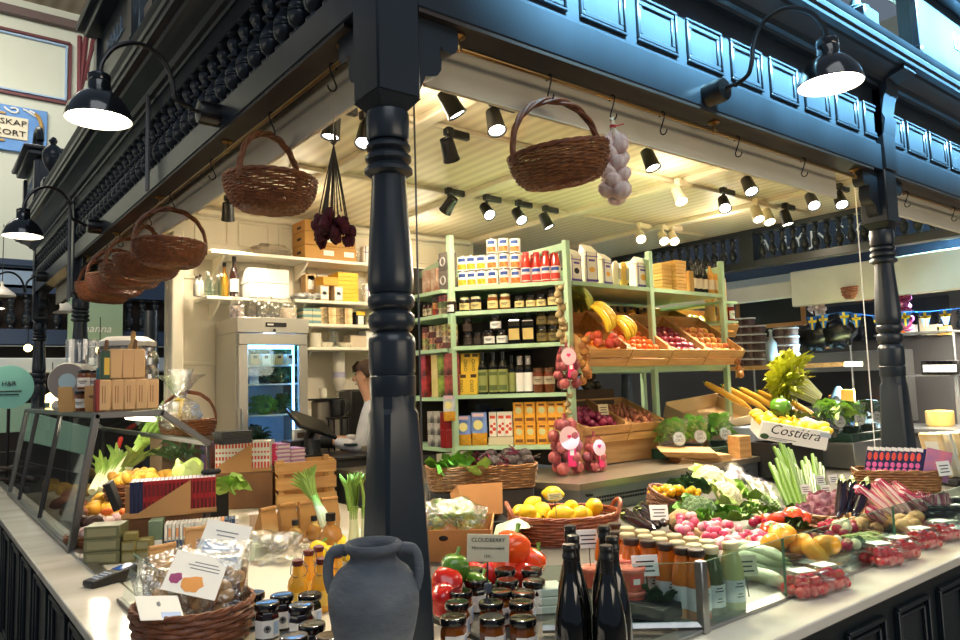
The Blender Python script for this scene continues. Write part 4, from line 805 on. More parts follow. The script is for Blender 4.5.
for i,px in enumerate((424,431,438,444.5)):
 for j in range(4): lbox(px,2,.05,.075,.041,mat('pk_%d'%((i+j)%5),[(214,186,120),(190,200,110),(226,150,110),(120,40,36),(230,214,180)][(i+j)%5],c2=(70,50,40),ns=30,rough=.4),'little printed pack, %s column, %s from the bottom, third left facing shelf'%(ORD[i],ORD[j]),j*.042,nm='tea_pack',cat='pack')
for i,(px,c) in enumerate(((422.5,(214,70,70)),(433.5,(220,200,120)),(440,(170,196,70)),(446.5,(190,90,80)))):
 for j in range(2): lbox(px,3,.05,.075 if i else .06,.148,mat('choc_%d'%i,c,c2=(50,36,30) if i!=1 else (236,220,160),ns=13,rough=.4),'tall printed carton, %s from the left, %s row, fourth left facing shelf'%(ORD[i],('lower','upper')[j]),j*.149,nm='tall_carton',cat='carton')
for i,px in enumerate((431,438)):
 for j in range(3): lbox(px,4,.04,.08,.08,mat('bw_pack',(226,222,214),c2=(40,36,36),ns=14,rough=.4),'black and white printed pack, %s column, %s from the bottom, lowest left facing shelf'%(('left','right')[i],ORD[j]),j*.081,nm='printed_pack',cat='pack')
for j in range(2): lbox(446,4,.02,.07,.12,mat('dark_red_pack',(140,24,30),rough=.3),'dark red pack, %s of two, lowest left facing shelf'%('lower','upper')[j],j*.121,nm='red_pack',cat='pack')
def RS(px,py,d=.07): p=at(px,py,y=1.6+d); p.z=ZS[0]+.001; return p
FB=mat('flour_bag_white',(238,230,214),rough=.6); PUR=mat('purple_ink',(90,70,150)); FBP=mat('flour_picture',(232,176,70))
def flourbag(p,label,w_,h,d_,rz,tip,pic=FBP):
 t=thing('flour_bag',label,'bag',p,rz); w=MB(); w.box((0,0,h*.4),(w_,d_,h*.8),.012)
 vs=[(-w_/2,-d_/2,h*.78),(w_/2,-d_/2,h*.78),(w_/2,d_/2,h*.78),(-w_/2,d_/2,h*.78),(-w_*.45,tip*d_*.3,h),(w_*.45,tip*d_*.3,h*.97)]
 w.add(vs,[(0,1,5,4),(2,3,4,5),(0,4,3),(1,2,5)]); w.build('bag',FB,t)
 w=MB()
 for a in(-.42,.42): w.box((a*w_,-d_/2-.0006,h*.4),(.005,.0014,h*.76))
 w.box((0,-d_/2-.0008,h*.66),(w_,.0014,.006)); w.box((0,-d_/2-.0008,h*.06),(w_,.0014,.016)); w.build('purple_lines',PUR,t)
 w=MB(); w.lathe([(w_*.24,0),(0,.0008)],16,M=tr(0,-d_/2-.0006,h*.33)@rot(pi/2,'X')@Matrix.Diagonal((1,.75,1,1))); w.build('round_picture',pic,t); w=MB(); w.box((0,-d_/2-.001,h*.56),(w_*.5,.001,.014)); w.build('print',PUR,t); return t
flourbag(RS(572.5,279),'white flour bag with dark round picture, leftmost on the top right shelf',.115,.235,.08,.1,0,DKB)
flourbag(RS(589,281,.05),'tall open topped white flour bag, second on the top right shelf',.105,.28,.08,-.15,1)
flourbag(RS(604,283,.07),'white flour bag with yellow round picture, third on the top right shelf',.1,.235,.08,.1,.6)
flourbag(RS(639,286,.07),'wide white flour bag with yellow picture beside the middle post',.13,.235,.09,0,-.5)
for i,(px,c) in enumerate(((616,(226,214,186)),(624,(232,190,90)))):
 t=thing('rice_bag','slim upright bag of %s between the flour bags'%('pale grain','yellow grain')[i],'bag',RS(px,284,.08),.1); w=MB(); w.ball((0,0,.09),(.04,.035,.1),14,10,nz=.1); w.build('bag',mat('rice_%d'%i,c,rough=.4),t)
 w=MB(); w.box((0,-.036,.09),(.035,.004,.08),.001); w.build('label',mat('grey_label2',(180,170,150)),t)
for i,(px,n,wd) in enumerate(((660,8,.12),(674.5,9,.13))):
 for j in range(n): carton('flat_food_box','flat brown food box, %s stack, %s from the bottom, top right shelf'%(('left','right')[i],ORD[j]),'box',RS(px,289,.1-.03*i)+V((.003*(j%3),0,j*.0265)),(wd,.14,.0235),mat('tan_food_box',(206,160,84),rough=.7,rnd=.05),b=.002)
carton('plain_carton','plain tall tan carton right of the flat food boxes','carton',RS(687,291,.08),(.06,.1,.17),mat('tan_food_box2',(198,154,84),rough=.7))
def wine(p,label,glass,lab,h=.26,r=.033,cap=(40,30,26)):
 return small_bottle(p,label,glass,h,r,cap,lab=lab,nm='wine_bottle')
for i,(px,g,d) in enumerate(((693.5,(24,22,18),.06),(699,(28,24,18),.06),(704.5,(24,22,18),.06),(711,(222,160,70),.05),(717.5,(224,168,84),.05),(697,(24,22,18),.16),(703,(24,22,18),.16),(710,(190,200,120),.16),(716,(210,150,60),.16))):
 wine(RS(px,293,d),'%s bottle with cream label, %s from the left in the %s row, top shelf right end'%('golden' if g[0]>100 else 'dark',ORD[i%5 if i<5 else i-5],'front' if i<5 else 'rear'),g,(230,212,180))
for i in range(7): wine(V((3.42+i*.085,2.2,at(690,322,y=2.2).z-.06)),'small dark bottle at the back below the top right shelf, %s from the left'%ORD[i],(20,26,18),(150,160,150),.16,.03)
for i,(zpy,c) in enumerate(((293,(226,170,70)),(320,(236,190,60)))):
 for j in range(2):
  z=ZS[0]-.05 if i==0 else at(722,320,y=1.6).z
  t=thing('food_can','golden can on the %s end shelf at the right of the unit, %s'%(('upper','lower')[i],('front','rear')[j]),'can',(4.2-.02*j,1.68+.1*j,z+.001)); w=MB(); w.lathe([(.04,0),(.042,.004),(.042,.19),(.04,.194),(0,.194)],16); w.build('tin',mat('gold_can_%d'%i,c,c2=(240,220,190),ns=14,rough=.35),t); w=MB(); w.lathe([(.041,.19),(.036,.197),(0,.197)],16); w.build('lid',MATS['tin'],t)
t=jar(V((4.26,1.64,at(722,320,y=1.6).z+.001)),'red bottle like jar at the outer right end shelf',mat('red_jar',(150,40,40),rough=.15),WHITE,lab=PAPER,r=.03,h=.14,rz=0)
def crate(nm,label,x0,x1,pf,pb,zf,zb,hgt,front=None,rz=0):
 "open slatted crate, floor sloping from (y=pf,z=zf) up to (y=pb,z=zb); local frame with y up the slope"
 L=sqrt((pb-pf)**2+(zb-zf)**2); a=atan2(zb-zf,pb-pf); t=thing(nm,label,'crate',((x0+x1)/2,pf,zf),rot=(a,0,rz)); wd=x1-x0
 w=MB(); w.box((0,L/2,.006),(wd,L,.01),.001); w.build('base',PINE,t)
 for s in(-1,1): w=MB(); w.box((s*(wd/2-.006),L/2,hgt/2),(.012,L,hgt),.002); w.build('side_board',PINE,t)
 for k,(z0,z1) in enumerate(((.0,hgt*.44),(hgt*.52,hgt))):
  w=MB(); w.box((0,.004,(z0+z1)/2),(wd,.009,z1-z0),.002); w.build('front_slat',PINE,t)
 w=MB(); w.box((0,L-.005,hgt/2),(wd,.009,hgt),.002); w.build('back_board',PINE,t)
 w=MB()
 for s in(-1,1): w.add([(s*(wd/2-.014),.012,0),(s*(wd/2-.05),.012,0),(s*(wd/2-.014),.05,0),(s*(wd/2-.014),.012,hgt),(s*(wd/2-.05),.012,hgt),(s*(wd/2-.014),.05,hgt)],[(0,1,4,3),(1,2,5,4),(3,4,5)])
 w.build('corner_block',PINE,t)
 t['L']=L; return t
def fruit_fill(t,wd,L,hgt,proto,n,label,group,r,seed,rows=None,two=True):
 rng=random.Random(seed); M=t.matrix_basis; nx=max(1,int(wd*.9/(2*r))); ny=max(1,int(L*.92/(2*r))); k=0
 for lay in range(2 if two else 1):
  for j in range(ny-lay):
   for i in range(nx-lay):
    if k>=n: return
    if lay and rng.random()<.35: continue
    x=(i-(nx-1-lay)/2)*2*r*1.03+rng.uniform(-.12,.12)*r; y=.02+r+(j+lay*.5)*2*r*1.02; z=hgt*.52+r*.4+lay*r*1.45+rng.uniform(-.1,.1)*r
    p=M@V((x,y,z)); proto.put(p,rot=(rng.uniform(-.7,.7),rng.uniform(-.7,.7),rng.uniform(0,6)),label=label,group=group,sc=rng.uniform(.93,1.06)); k+=1
def fruit(nm,cat,m,r,prof='round',stem=True,sq=(1,1,.92)):
 t=thing(nm,'x',cat)
 def fn(d,A,th):
  q=1-.16*max(0,(abs(d.z)-.82)/.18)**1.2 if prof=='apple' else 1
  return (d.x,d.y,d.z*q)
 w=MB(); w.ball((0,0,0),(r*sq[0],r*sq[1],r*sq[2]),14,10,nz=.03,fn=fn,seed=R.random()*9); w.build('skin',m,t)
 if stem: w=MB(); w.tube([(0,0,r*.72),(r*.05,0,r*.98),(r*.12,0,r*1.12)],[r*.05,r*.035,r*.05],5) if prof=='apple' else w.lathe([(r*.12,0),(r*.1,r*.03),(0,r*.03)],6,M=tr(0,0,r*.9)); w.build('stalk',mat('stalk_brown',(96,86,48),rough=.7),t)
 return Proto(t)
ORG=fruit('orange','orange',mat('orange_peel',(250,164,56),rough=.42,bump=.3,bs=160,rnd=.06),.036)
CLEM=fruit('clementine','clementine',mat('clementine_peel',(242,118,20),rough=.4,bump=.3,bs=180,rnd=.06),.029,sq=(1,1,.82))
APR=fruit('red_apple','apple',mat('red_apple_skin',(172,34,36),rough=.25,c2=(206,90,60),ns=18,rnd=.1),.035,'apple')
APD=fruit('dark_red_apple','apple',mat('dark_apple_skin',(126,22,38),rough=.25,c2=(150,50,54),ns=18,rnd=.12),.036,'apple')
APY=fruit('red_and_yellow_apple','apple',mat('gala_skin',(216,80,46),rough=.28,c2=(236,180,80),ns=14,rnd=.1),.036,'apple')
LIME=fruit('lime','lime',mat('lime_peel',(150,190,50),rough=.4,bump=.3,bs=120,rnd=.1),.03,sq=(1,1,1.15))
PEAR=fruit('green_pear','pear',mat('pear_skin',(176,186,70),rough=.45,c2=(150,160,60),ns=18,rnd=.1),.034,sq=(1,1,1.25))
zf=at(640,366,y=1.5).z; Hc=.135
cx=[at(p,360,y=1.5).x for p in(584,625,666,702,738)]
SL=.42; zb=zf+.30; pb=1.5+SL
cr=[]
for i,(nm,lab) in enumerate((('fruit_crate','wooden crate of oranges and red apples under the bananas'),('fruit_crate','wooden crate of clementines right of the bananas'),('fruit_crate','wooden crate of dark red apples right of the middle post'),('fruit_crate','wooden crate of red and yellow apples at the right end'))):
 cr.append(crate(nm,lab,cx[i]+.003,cx[i+1]-.003,1.5,pb,zf,zb,Hc))
LL=sqrt(SL**2+.3**2)
fruit_fill(cr[0],cx[1]-cx[0],LL,Hc,ORG,9,'orange in the front crate under the bananas','oranges under the bananas',.037,1);
M=cr[0].matrix_basis
for i,(x,y,z) in enumerate(((-.10,.06,.17),(.0,.05,.17),(.07,.06,.17),(-.13,.12,.175),(.1,.12,.17),(-.05,.13,.18))): APR.put(M@V((x,y,z-.02)),rot=(i,.3*i,i),label='red apple among the oranges under the bananas',group='red apples under the bananas')
fruit_fill(cr[1],cx[2]-cx[1],LL,Hc,CLEM,40,'clementine in the crate right of the bananas','clementines in the front crate',.03,2)
fruit_fill(cr[2],cx[3]-cx[2],LL,Hc,APD,26,'dark red apple in the crate right of the middle shelf post','dark red apples',.037,3)
fruit_fill(cr[3],cx[4]-cx[3],LL,Hc,APY,26,'red and yellow apple in the crate at the right end of the shelving','red and yellow apples',.037,4)
zr=zb+.02; cxr=[at(p,330,y=1.95).x for p in(578,624,664,700,734)]
rearlab=('upper rear wooden crate holding green bananas and oranges','upper rear wooden crate of oranges','upper rear wooden crate of limes and pears','upper rear wooden crate of green pears')
cr2=[crate('fruit_crate',rearlab[i],cxr[i]+.003,cxr[i+1]-.003,pb+.02,pb+.38,zr-.06,zr+.1,.12) for i in range(4)]
L2=sqrt(.36**2+.16**2)
fruit_fill(cr2[0],.3,L2,.1,ORG,7,'orange in the upper rear left crate','oranges in the upper rear left crate',.037,5); fruit_fill(cr2[1],.3,L2,.1,ORG,14,'orange in the second upper rear crate','oranges in the second upper rear crate',.037,6)
fruit_fill(cr2[2],.28,L2,.1,LIME,18,'lime in the upper rear crate right of the post','limes in the upper rear crate',.031,7); fruit_fill(cr2[3],.28,L2,.1,PEAR,12,'green pear in the upper rear right crate','pears in the upper rear crate',.036,8)
BAN=mat('banana_skin',(240,196,40),rough=.45,c2=(226,180,36),ns=14,rnd=.05); BTIP=mat('banana_tip',(110,90,36),rough=.7)
def bananas(p,rz,label,n,m=BAN,s=1,rx=0):
 t=thing('banana_bunch',label,'bananas',p,rot=(rx,0,rz))
 for i in range(n):
  w=MB(); a0=(i-(n-1)/2)*.26; pts=[];rs=[]
  for k in range(12):
   u=k/11; A=.1+u*1.7; x=.1*sin(A)*s; z=.1*cos(A)*s; pts.append((x*cos(a0)*1.2-.02,x*sin(a0)*1.4+(i-(n-1)/2)*.012*s,z+.005*(i%2))); rs.append(s*(.006+.0125*min(1,u*4)*min(1,(1-u)*5+.22)))
  w.tube(pts,rs,8); w.build('banana',m,t)
 w=MB(); w.tube([(-.012,0,.095*s),(-.03,0,.115*s),(-.036,0,.14*s)],[.018*s,.012*s,.011*s],7); w.build('crown',mat('banana_crown',(150,140,50),rough=.6),t); return t
bananas(M@V((-.02,.22,.20)),-.9,'large yellow banana bunch lying over the orange crate',6,s=1.25,rx=.3)
bananas(M@V((.12,.12,.18)),-1.2,'smaller yellow banana hand in front of the big bunch',4,s=1.1,rx=.3)
bananas(M@V((-.08,.44,.2)),-.5,'greenish bananas behind the yellow bunch under the top shelf',6,mat('green_banana',(150,150,40),rough=.45,c2=(100,116,30),ns=9),s=1.35)
def pricecard(p,label,w_=.06,h=.05,rz=0,tilt=-.2,m=PAPER,stick=.0,txt=None):
 t=thing('price_card',label,'price card',p,rot=(tilt,0,rz)); w=MB(); w.box((0,0,h/2+stick),(w_,.0016,h),.0006); w.build('card',m,t)
 w=MB()
 for i in range(3): w.box((0,-.001,stick+h*(.25+.22*i)),(w_*(.7-.12*(i%2)),.0006,h*.07))
 w.build('print',TXT,t)
 if stick: w=MB(); w.tube([(0,0,stick+.002),(0,0,-.02)],.0022,5); w.build('stick',STEELD,t)
 return t
for i,(px,py,y) in enumerate(((610,320,1.85),(690,322,1.9),(692,350,1.55),(723,350,1.55))): pricecard(at(px,py,y=y),'small white price card %s'%('among the oranges behind the bananas','in front of the upper pear crate','on the edge between the two apple crates','at the right front edge of the apple crates')[i])
zl=at(620,441,y=1.52).z; xl=[at(p,436,y=1.52).x for p in(580,627,664)]
for i in range(2):
 c=crate('onion_crate',('wooden crate of red onions low on the shelving','wooden crate of shallots low on the shelving, right of the red onions')[i],xl[i]+.003,xl[i+1]-.003,1.52,1.93,zl,zl+.17,.12); cr.append(c)
RON=fruit('red_onion','onion',mat('red_onion_skin',(124,24,54),rough=.22,c2=(160,60,90),ns=10,rnd=.15,stretch=(3,3,.4)),.026,'onion',sq=(1,1,.95)); SHA=fruit('shallot','shallot',mat('shallot_skin',(186,120,84),rough=.4,c2=(150,84,56),ns=12,rnd=.12),.021,'onion',sq=(.85,.85,1.5))
LLo=sqrt(.41**2+.17**2)
fruit_fill(cr[-2],xl[1]-xl[0],LLo,.12,RON,60,'red onion in the low wooden crate','red onions in the low crate',.027,9); fruit_fill(cr[-1],xl[2]-xl[1],LLo,.12,SHA,70,'shallot in the low wooden crate','shallots in the low crate',.023,10)
pricecard(at(604,415,y=1.62),'beige price card standing among the red onions',.07,.075,rz=-.5,m=mat('beige_card',(226,206,160)))
w=MB(); w.box(((xl[0]+xl[2])/2,1.6,(zl+SBZ)/2+.0),(xl[2]-xl[0],.06,zl-SBZ-.01),.003); w.build('crate_riser',PINE,None,label='plain wooden riser board beneath the onion crates',cat='riser')
DA=fruit('avocado','avocado',mat('avocado_skin',(52,48,32),rough=.5,bump=.6,bs=90,c2=(84,74,52),ns=12,rnd=.2),.037,'pear',sq=(.85,.85,1.2))
rng=random.Random(5)
for i in range(22): DA.put(V((2.62+rng.uniform(0,.36),2.0+rng.uniform(-.05,.12),1.62+.06*(i//6)+rng.uniform(0,.02))),rot=(rng.uniform(0,3),rng.uniform(0,3),0),label='dark avocado in the shaded heap behind the onion crates',group='avocados behind the onions')
carton('avocado_box','shaded box holding the avocados behind the onion crates','box',(2.8,2.05,1.40),(.5,.34,.2),mat('dark_wood_box',(84,62,40),rough=.7))
def weave(mb,prof,n=44,stk=22,th=.0042,amp=.0035,m=0,sx=1,sy=1,seg=None):
 "horizontal strands following a profile [(r,z)...], over and under the stakes"
 for k,(r,z) in enumerate(prof):
  N=seg or n*2; mb.tube([((r+amp*cos(stk/2*2*pi*j/N*1.0+pi*k))*cos(2*pi*j/N)*sx,(r+amp*cos(stk/2*2*pi*j/N+pi*k))*sin(2*pi*j/N)*sy,z+.0015*sin(7*2*pi*j/N+k)) for j in range(N)],th,5,m,close=True)
def wbasket(nm,label,cat,rt,rb,h,sx=1,sy=1,mats=None,handle=0,rings=14,bot=True,hw=None,group=None,braid=True,inner=None):
 mats=mats or WICK; t=thing(nm,label,cat,group=group)
 pf=[(rb+(rt-rb)*sin(pi/2*(i/(rings-1))**.8),h*(i/(rings-1))**1.15) for i in range(rings)]
 w=MB(); weave(w,pf,sx=sx,sy=sy,th=h/rings*.55+.0008,seg=88)
 for i in range(22):
  a=2*pi*i/22; w.tube([(r*cos(a)*sx,r*sin(a)*sy,z) for r,z in pf[::3]+[pf[-1]]],.0028,5)
 w.build('woven_side',mats,t)
 w=MB(); rr=[rb*(q+.5)/9 for q in range(9)]; weave(w,[(r,.002) for r in rr],sx=sx,sy=sy,th=rb/18*1.06,amp=.002,seg=48); w.lathe([(rb*.98,.006),(0,.006)],24,M=Matrix.Diagonal((sx,sy,1,1))); w.build('woven_base',mats,t)
 w=MB()
 for q in range(3): w.tube([((rt+.004*cos(9*2*pi*j/72+q*2.1))*cos(2*pi*j/72)*sx,(rt+.004*cos(9*2*pi*j/72+q*2.1))*sin(2*pi*j/72)*sy,h+.004+.005*sin(9*2*pi*j/72+q*2.1)) for j in range(72)],.0055,5,close=True)
 w.build('braided_rim',mats,t)
 if handle:
  w=MB(); R_=rt*sx
  for q in range(3):
   w.tube([((R_*1.0+.003)*cos(a)*(1.0 if True else 1)+.006*cos(a*9+q*2.1)*0,.009*cos(a*5+q*2.1),h*.75+(handle-h*.75)*sin(a)**.8+.008*sin(a*5+q*2.1)) for a in[pi*j/36 for j in range(37)]],.0075,6)
  w.build('arched_handle',mats,t)
 if inner: w=MB(); w.lathe([(rb*.95,.01),(rt*.97,h*.9)],30,cap=False,M=Matrix.Diagonal((sx,sy,1,1))); w.build('liner',inner,t)
 return t
HB=Proto(wbasket('hanging_basket','b','basket',.182,.125,.112,handle=.305,rings=19))
def hang(px,py,ax,lab,rz,rx=0,ry=0,sc=1,top=.305):
 p=at(px,py,x=0) if ax=='x' else at(px,py,y=0); p.z=ZR-.083; M=(Matrix.Rotation(rz,4,'Z')@Matrix.Rotation(rx,4,'X')@Matrix.Rotation(ry,4,'Y'))
 q=p-M.to_3x3()@V((0,0,top*sc)); HB.put(q,rot=M.to_euler(),label=lab,group=None,sc=sc)
hang(549,90,'y','large tilted brown wicker basket hanging on the right rail beside the garlic braid',-.25,.05,-.17,.97)
hang(272,122,'x','large brown wicker basket hanging on the left rail nearest the corner column',.5,.02,.02,.95)
hang(172,200,'x','second hanging wicker basket on the left rail, in front of the cluster',-.1,0,.04,1.0)
for i,y in enumerate((2.75,3.15,3.6,4.05)):
 q=V((0,y,ZR-.083-.305)); HB.put(q,rot=(.0,.03*i,.9-.5*i),label='%s hanging wicker basket counted from the corner, in the overlapping cluster on the left rail'%ORD[i+2])
GAR=mat('garlic_skin',(226,216,206),rough=.5,c2=(196,160,160),ns=9,stretch=(4,4,.6),rnd=.05)
def bulb(mb,c,r,d=(0,0,1),m=0):
 q=Vector((0,0,1)).rotation_difference(V(d)).to_matrix().to_4x4(); mb.lathe([(0,-r*.75),(r*.35,-r*.78),(r*.8,-r*.5),(r,-.05*r),(r*.85,.45*r),(r*.45,.85*r),(r*.2,1.2*r),(r*.13,1.7*r),(0,1.75*r)],12,m,M=Matrix.Translation(c)@q)
def braid(p,label,n,r,L,m,twine,rng,cat='garlic braid',nm='garlic_braid',spread=1.3,top=.07):
 t=thing(nm,label,cat,p)
 w=MB()
 for q in range(3): w.tube([(.006*cos(a*6+q*2.1),.006*sin(a*6+q*2.1),-top*a/3) for a in[i*.3 for i in range(11)]],.006,5)
 w.build('plaited_stems',mat('dry_stem',(206,190,160),rough=.8),t)
 w=MB(); w.tube([(.011*cos(a),.011*sin(a),-top*.35-.0006*a) for a in[i*.5 for i in range(40)]],.0016,4); w.tube([(.01,0,-top*.4),(.03,-.01,-top*.3),(.05,-.012,-top*.2)],.0025,5); w.build('tie_string',twine,t)
 for i in range(n):
  z=-top-.01-L*(i+.3)/n; a=i*2.4+rng.uniform(-.3,.3); o=r*spread*.62; w=MB(); d=V((-cos(a)*.5,-sin(a)*.5,1)).normalized(); bulb(w,(0,0,0),r*rng.uniform(.9,1.08),d); o_=w.build('bulb',m,t); o_.location=(o*cos(a),o*sin(a),z)
 return t
rg=random.Random(3)
p=at(612,112,y=0); p.z=ZR-.08; braid(p,'hanging braid of pale garlic bulbs with red string beside the large basket',17,.037,.225,GAR,mat('red_twine',(190,36,44)),rg,top=.075)
p=at(333,90,x=0); t=thing('dried_flower_bunch','bunch of dried dark red flowers hanging upside down on a string','dried flowers',p)
w=MB(); w.tube([(0,0,0),(.002,.003,-.19)],.0016,5); w.build('string',mat('jute',(170,150,120)),t); w=MB(); tips=[]
for i in range(16):
 a=rg.uniform(0,6.28); r=rg.uniform(.01,.06); z=-.41-rg.uniform(0,.05); k=rg.uniform(-.01,.01); w.tube([(.01*cos(a)*-1,.01*sin(a)*-1,-.13-rg.uniform(0,.05)),(0,0,-.19),(r*.45*cos(a),r*.45*sin(a),-.30),(r*cos(a),r*sin(a),z)],.0022,5); tips.append((r*cos(a),r*sin(a),z))
w.build('stems',mat('dry_green_stem',(74,62,44),rough=.8),t)
w=MB()
for c in tips:
 for k in range(3): w.ball((c[0]+rg.uniform(-.012,.012),c[1]+rg.uniform(-.012,.012),c[2]-.01-rg.uniform(0,.05)),(.016,.016,.022),7,6,nz=.6,ns=4,seed=rg.random()*9)
w.build('flower_heads',mat('dark_red_petal',(96,20,30),rough=.85,c2=(54,14,18),ns=30),t)
for nm,px,py,y,z0,z1,lab in(('bead_chain',414,110,.35,1.3,3.1,'thin bead chain hanging just right of the corner column'),('pull_string',858,230,.25,1.0,2.95,'thin white cord hanging left of the right column')):
 p=at(px,py,y=y); t=MB(); t.tube([(p.x,p.y,z1),(p.x,p.y,z0)],.0035,6); t.build(nm,STEELD if nm[0]=='b' else PAPER,None,label=lab,cat='cord')
for px,py,z0,lab in((148,118,2.4,'thin grey conduit hanging under the left cornice, nearer one'),(70,212,2.0,'thin grey conduit under the left cornice, farther one')):
 p=at(px,py,x=-.1); w=MB(); w.tube([(-.1,p.y,p.z+.15),(-.1,p.y,at(px,190 if py<150 else 300,x=-.1).z)],.012,8); w.build('conduit_pipe',mat('grey_conduit',(120,120,120),rough=.5),None,label=lab,cat='pipe')
DKF=mat('dark_furniture',(22,20,20),rough=.5)
t=thing('till_counter','black till counter behind the wooden crate','counter',(1.32,3.1,FL)); w=MB(); w.box((0,.1,.5),(.86,.5,1.0),.005); w.build('body',DKF,t); w=MB(); w.box((0,.1,1.012),(.9,.54,.022),.005); w.build('top',mat('dark_top',(30,27,26),rough=.3),t)
zt_=FL+1.023
t=thing('till_screen','black tilted till screen on its stand beside the pink leaflets','screen',(at(312,430,y=3.15).x,3.15,zt_),.25)
w=MB(); w.box((0,.02,.012),(.2,.18,.024),.006); w.build('foot',BLACK,t); w=MB(); w.tube([(0,.03,.02),(0,.04,.14),(0,.0,.2)],[.05,.035,.035],8); w.build('stand',BLACK,t)
w=MB(); w.box((0,0,0),(.36,.24,.028),.008,M=tr(-.02,-.02,.24)@rot(.32,'Y')@rot(.55,'X')); w.build('screen_panel',mat('black_glossy',(12,12,13),rough=.18),t)
def flatstack(px,py,y,n,d,hh,mA,mB,lab,nm,cat,rz=0,z=None):
 p=at(px,py,y=y);
 for j in range(n):
  t=thing(nm,lab%ORD[j] if n<=20 else lab,cat,(p.x+.004*sin(j*2.1),p.y,(z or p.z)+j*hh),rz+.03*sin(j*1.7)); w=MB(); w.box((0,0,hh*.48),(d[0],d[1],hh*.9),.001); w.build('pages',mA if j%2==0 else mB,t)
PK=mat('magenta_cover',(206,36,90),rough=.35); PAGE=mat('page_edge',(236,226,224),rough=.7); PKL=mat('lilac_cover',(190,140,180),rough=.4)
flatstack(264,447,2.95,9,(.12,.17),.0155,PK,PK,'magenta booklet, %s from the bottom of the pink stack','booklet','booklet',z=zt_)
flatstack(278,447,2.95,10,(.1,.17),.0135,PAGE,PKL,'lilac and white booklet, %s from the bottom, right of the magenta stack','booklet','booklet',z=zt_)
flatstack(293,448,2.95,8,(.1,.17),.0125,PAGE,PKL,'pale booklet, %s from the bottom of the third stack beside the till','booklet','booklet',z=zt_)
carton('card_holder','small white card holder with brown picture on a black block by the fridge','card holder',V((1.19,3.3,zt_+.12)),(.1,.05,.08),PAPER,deco=[('f',.2,.2,.8,.7,mat('brown_picture',(120,96,70)),'picture')]); carton('black_block','black block carrying the card holder by the fridge','box',V((1.2,3.3,zt_)),(.24,.16,.119),DKF)
t=thing('back_counter','pale worktop cabinet against the back wall under the coffee machines','counter',(2.1,3.97,FL)); w=MB(); w.box((0,0,.46),(1.2,.5,.92),.004); w.build('body',mat('grey_cabinet',(70,66,62),rough=.5),t); w=MB(); w.box((0,0,.94),(1.22,.52,.04),.006); w.build('top',mat('pale_top',(206,200,184),rough=.3),t)
zb_=FL+.961
w=MB(); w.box((2.1,4.215,zb_+.19),(1.2,.012,.38)); w.build('wall_tile_panel',mat('white_tile',(240,238,230),rough=.2),None,label='white glossy splashback panel behind the coffee machine',cat='splashback')
def cyl(w,c,r,h,m=0,n=18): w.lathe([(r,0),(r,h)],n,m,M=tr(*c)); return w
p=at(339,372,y=4.12); t=thing('water_heater','white cylindrical dispenser with spout on the wall behind the coffee machine','dispenser',(p.x,4.12,p.z-.12)); w=MB(); w.lathe([(.0,-.05),(.03,-.045),(.045,0),(.055,.02),(.055,.25),(.05,.3)],18); w.build('body',mat('cream_plastic',(232,226,210),rough=.35),t); w=MB(); w.lathe([(.03,-.1),(.02,-.05)],12); w.build('spout',mat('grey_plastic',(150,148,140)),t); w=MB(); w.lathe([(.056,.07),(.056,.12)],18,cap=False); w.build('band',mat('lilac_band',(190,186,210)),t)
p=at(322,392,y=3.85); t=thing('coffee_grinder','steel coffee grinder with a cup on top beside the fridge','grinder',(p.x,3.85,zb_)); w=MB(); w.box((0,0,.23),(.14,.16,.46),.02); w.build('body',mat('grinder_grey',(150,142,130),rough=.35,metal=.4),t); w=MB(); w.box((0,0,.467),(.3,.2,.014),.004); w.build('tray',BLACK,t)
mug((p.x+.0,3.83,zb_+.475),'pale cup standing on the black tray of the coffee grinder',.8)
p=at(336,400,y=3.75); t=thing('coffee_maker','black coffee maker on a metal stand in front of the man','coffee machine',(p.x,3.72,zb_)); w=MB();
for a,b in((-.06,-.05),(.06,-.05),(-.06,.05),(.06,.05)): w.tube([(a,b,0),(a,b,.30)],.007,6)
w.build('stand',BLACK,t); w=MB(); w.box((0,0,.31),(.17,.14,.02),.004); w.lathe([(.05,.32),(.06,.33),(.065,.45),(.06,.46)],16); w.build('pot',BLACK,t); w=MB(); w.tube([(.06,0,.44),(.1,0,.43),(.1,0,.36),(.07,0,.34)],.008,6); w.build('handle',BLACK,t)
p=at(354,395,y=4.0); t=thing('espresso_machine','dark espresso grinder machine behind the man','coffee machine',(p.x,4.0,zb_)); w=MB(); w.box((0,0,.27),(.2,.22,.54),.02); w.build('body',mat('machine_dark',(40,38,36),rough=.3),t); w=MB(); w.lathe([(.03,0),(.05,.08),(.05,.1)],14,M=tr(.02,-.13,.12)); w.build('portafilter',STEEL,t)
t=thing('green_mat_tray','dark green flat tray on pale bowl beside the till','tray',(1.72,3.3,zt_)); w=MB(); w.lathe([(.1,0),(.14,.05),(.0,.05)],20); w.build('bowl',mat('cream_bowl',(206,196,170),rough=.4),t); w=MB(); w.box((0,0,.06),(.34,.2,.018),.006); w.build('tray',mat('dark_green',(20,54,46),rough=.4),t)
SKIN=mat('skin',(214,162,130),rough=.5,sss=.05); SHIRT=mat('white_shirt',(226,226,230),rough=.8,c2=(206,208,214),ns=12); HAIR=mat('brown_hair',(78,52,34),rough=.6,c2=(52,34,24),ns=60);
def skin(nm,V_,E_,R_,m,parent,sub=2,root=0):
 me=bpy.data.meshes.new(nm); me.from_pydata([tuple(v) for v in V_],E_,[]); me.materials.append(m); o=bpy.data.objects.new(nm,me); COL.objects.link(o); o.parent=parent
 md=o.modifiers.new('skin','SKIN');
 if not me.skin_vertices: me.attributes.new('skin','FLOAT_VECTOR','POINT') if 0 else None
 lay=me.skin_vertices[0].data if me.skin_vertices else None
 return o,md,lay
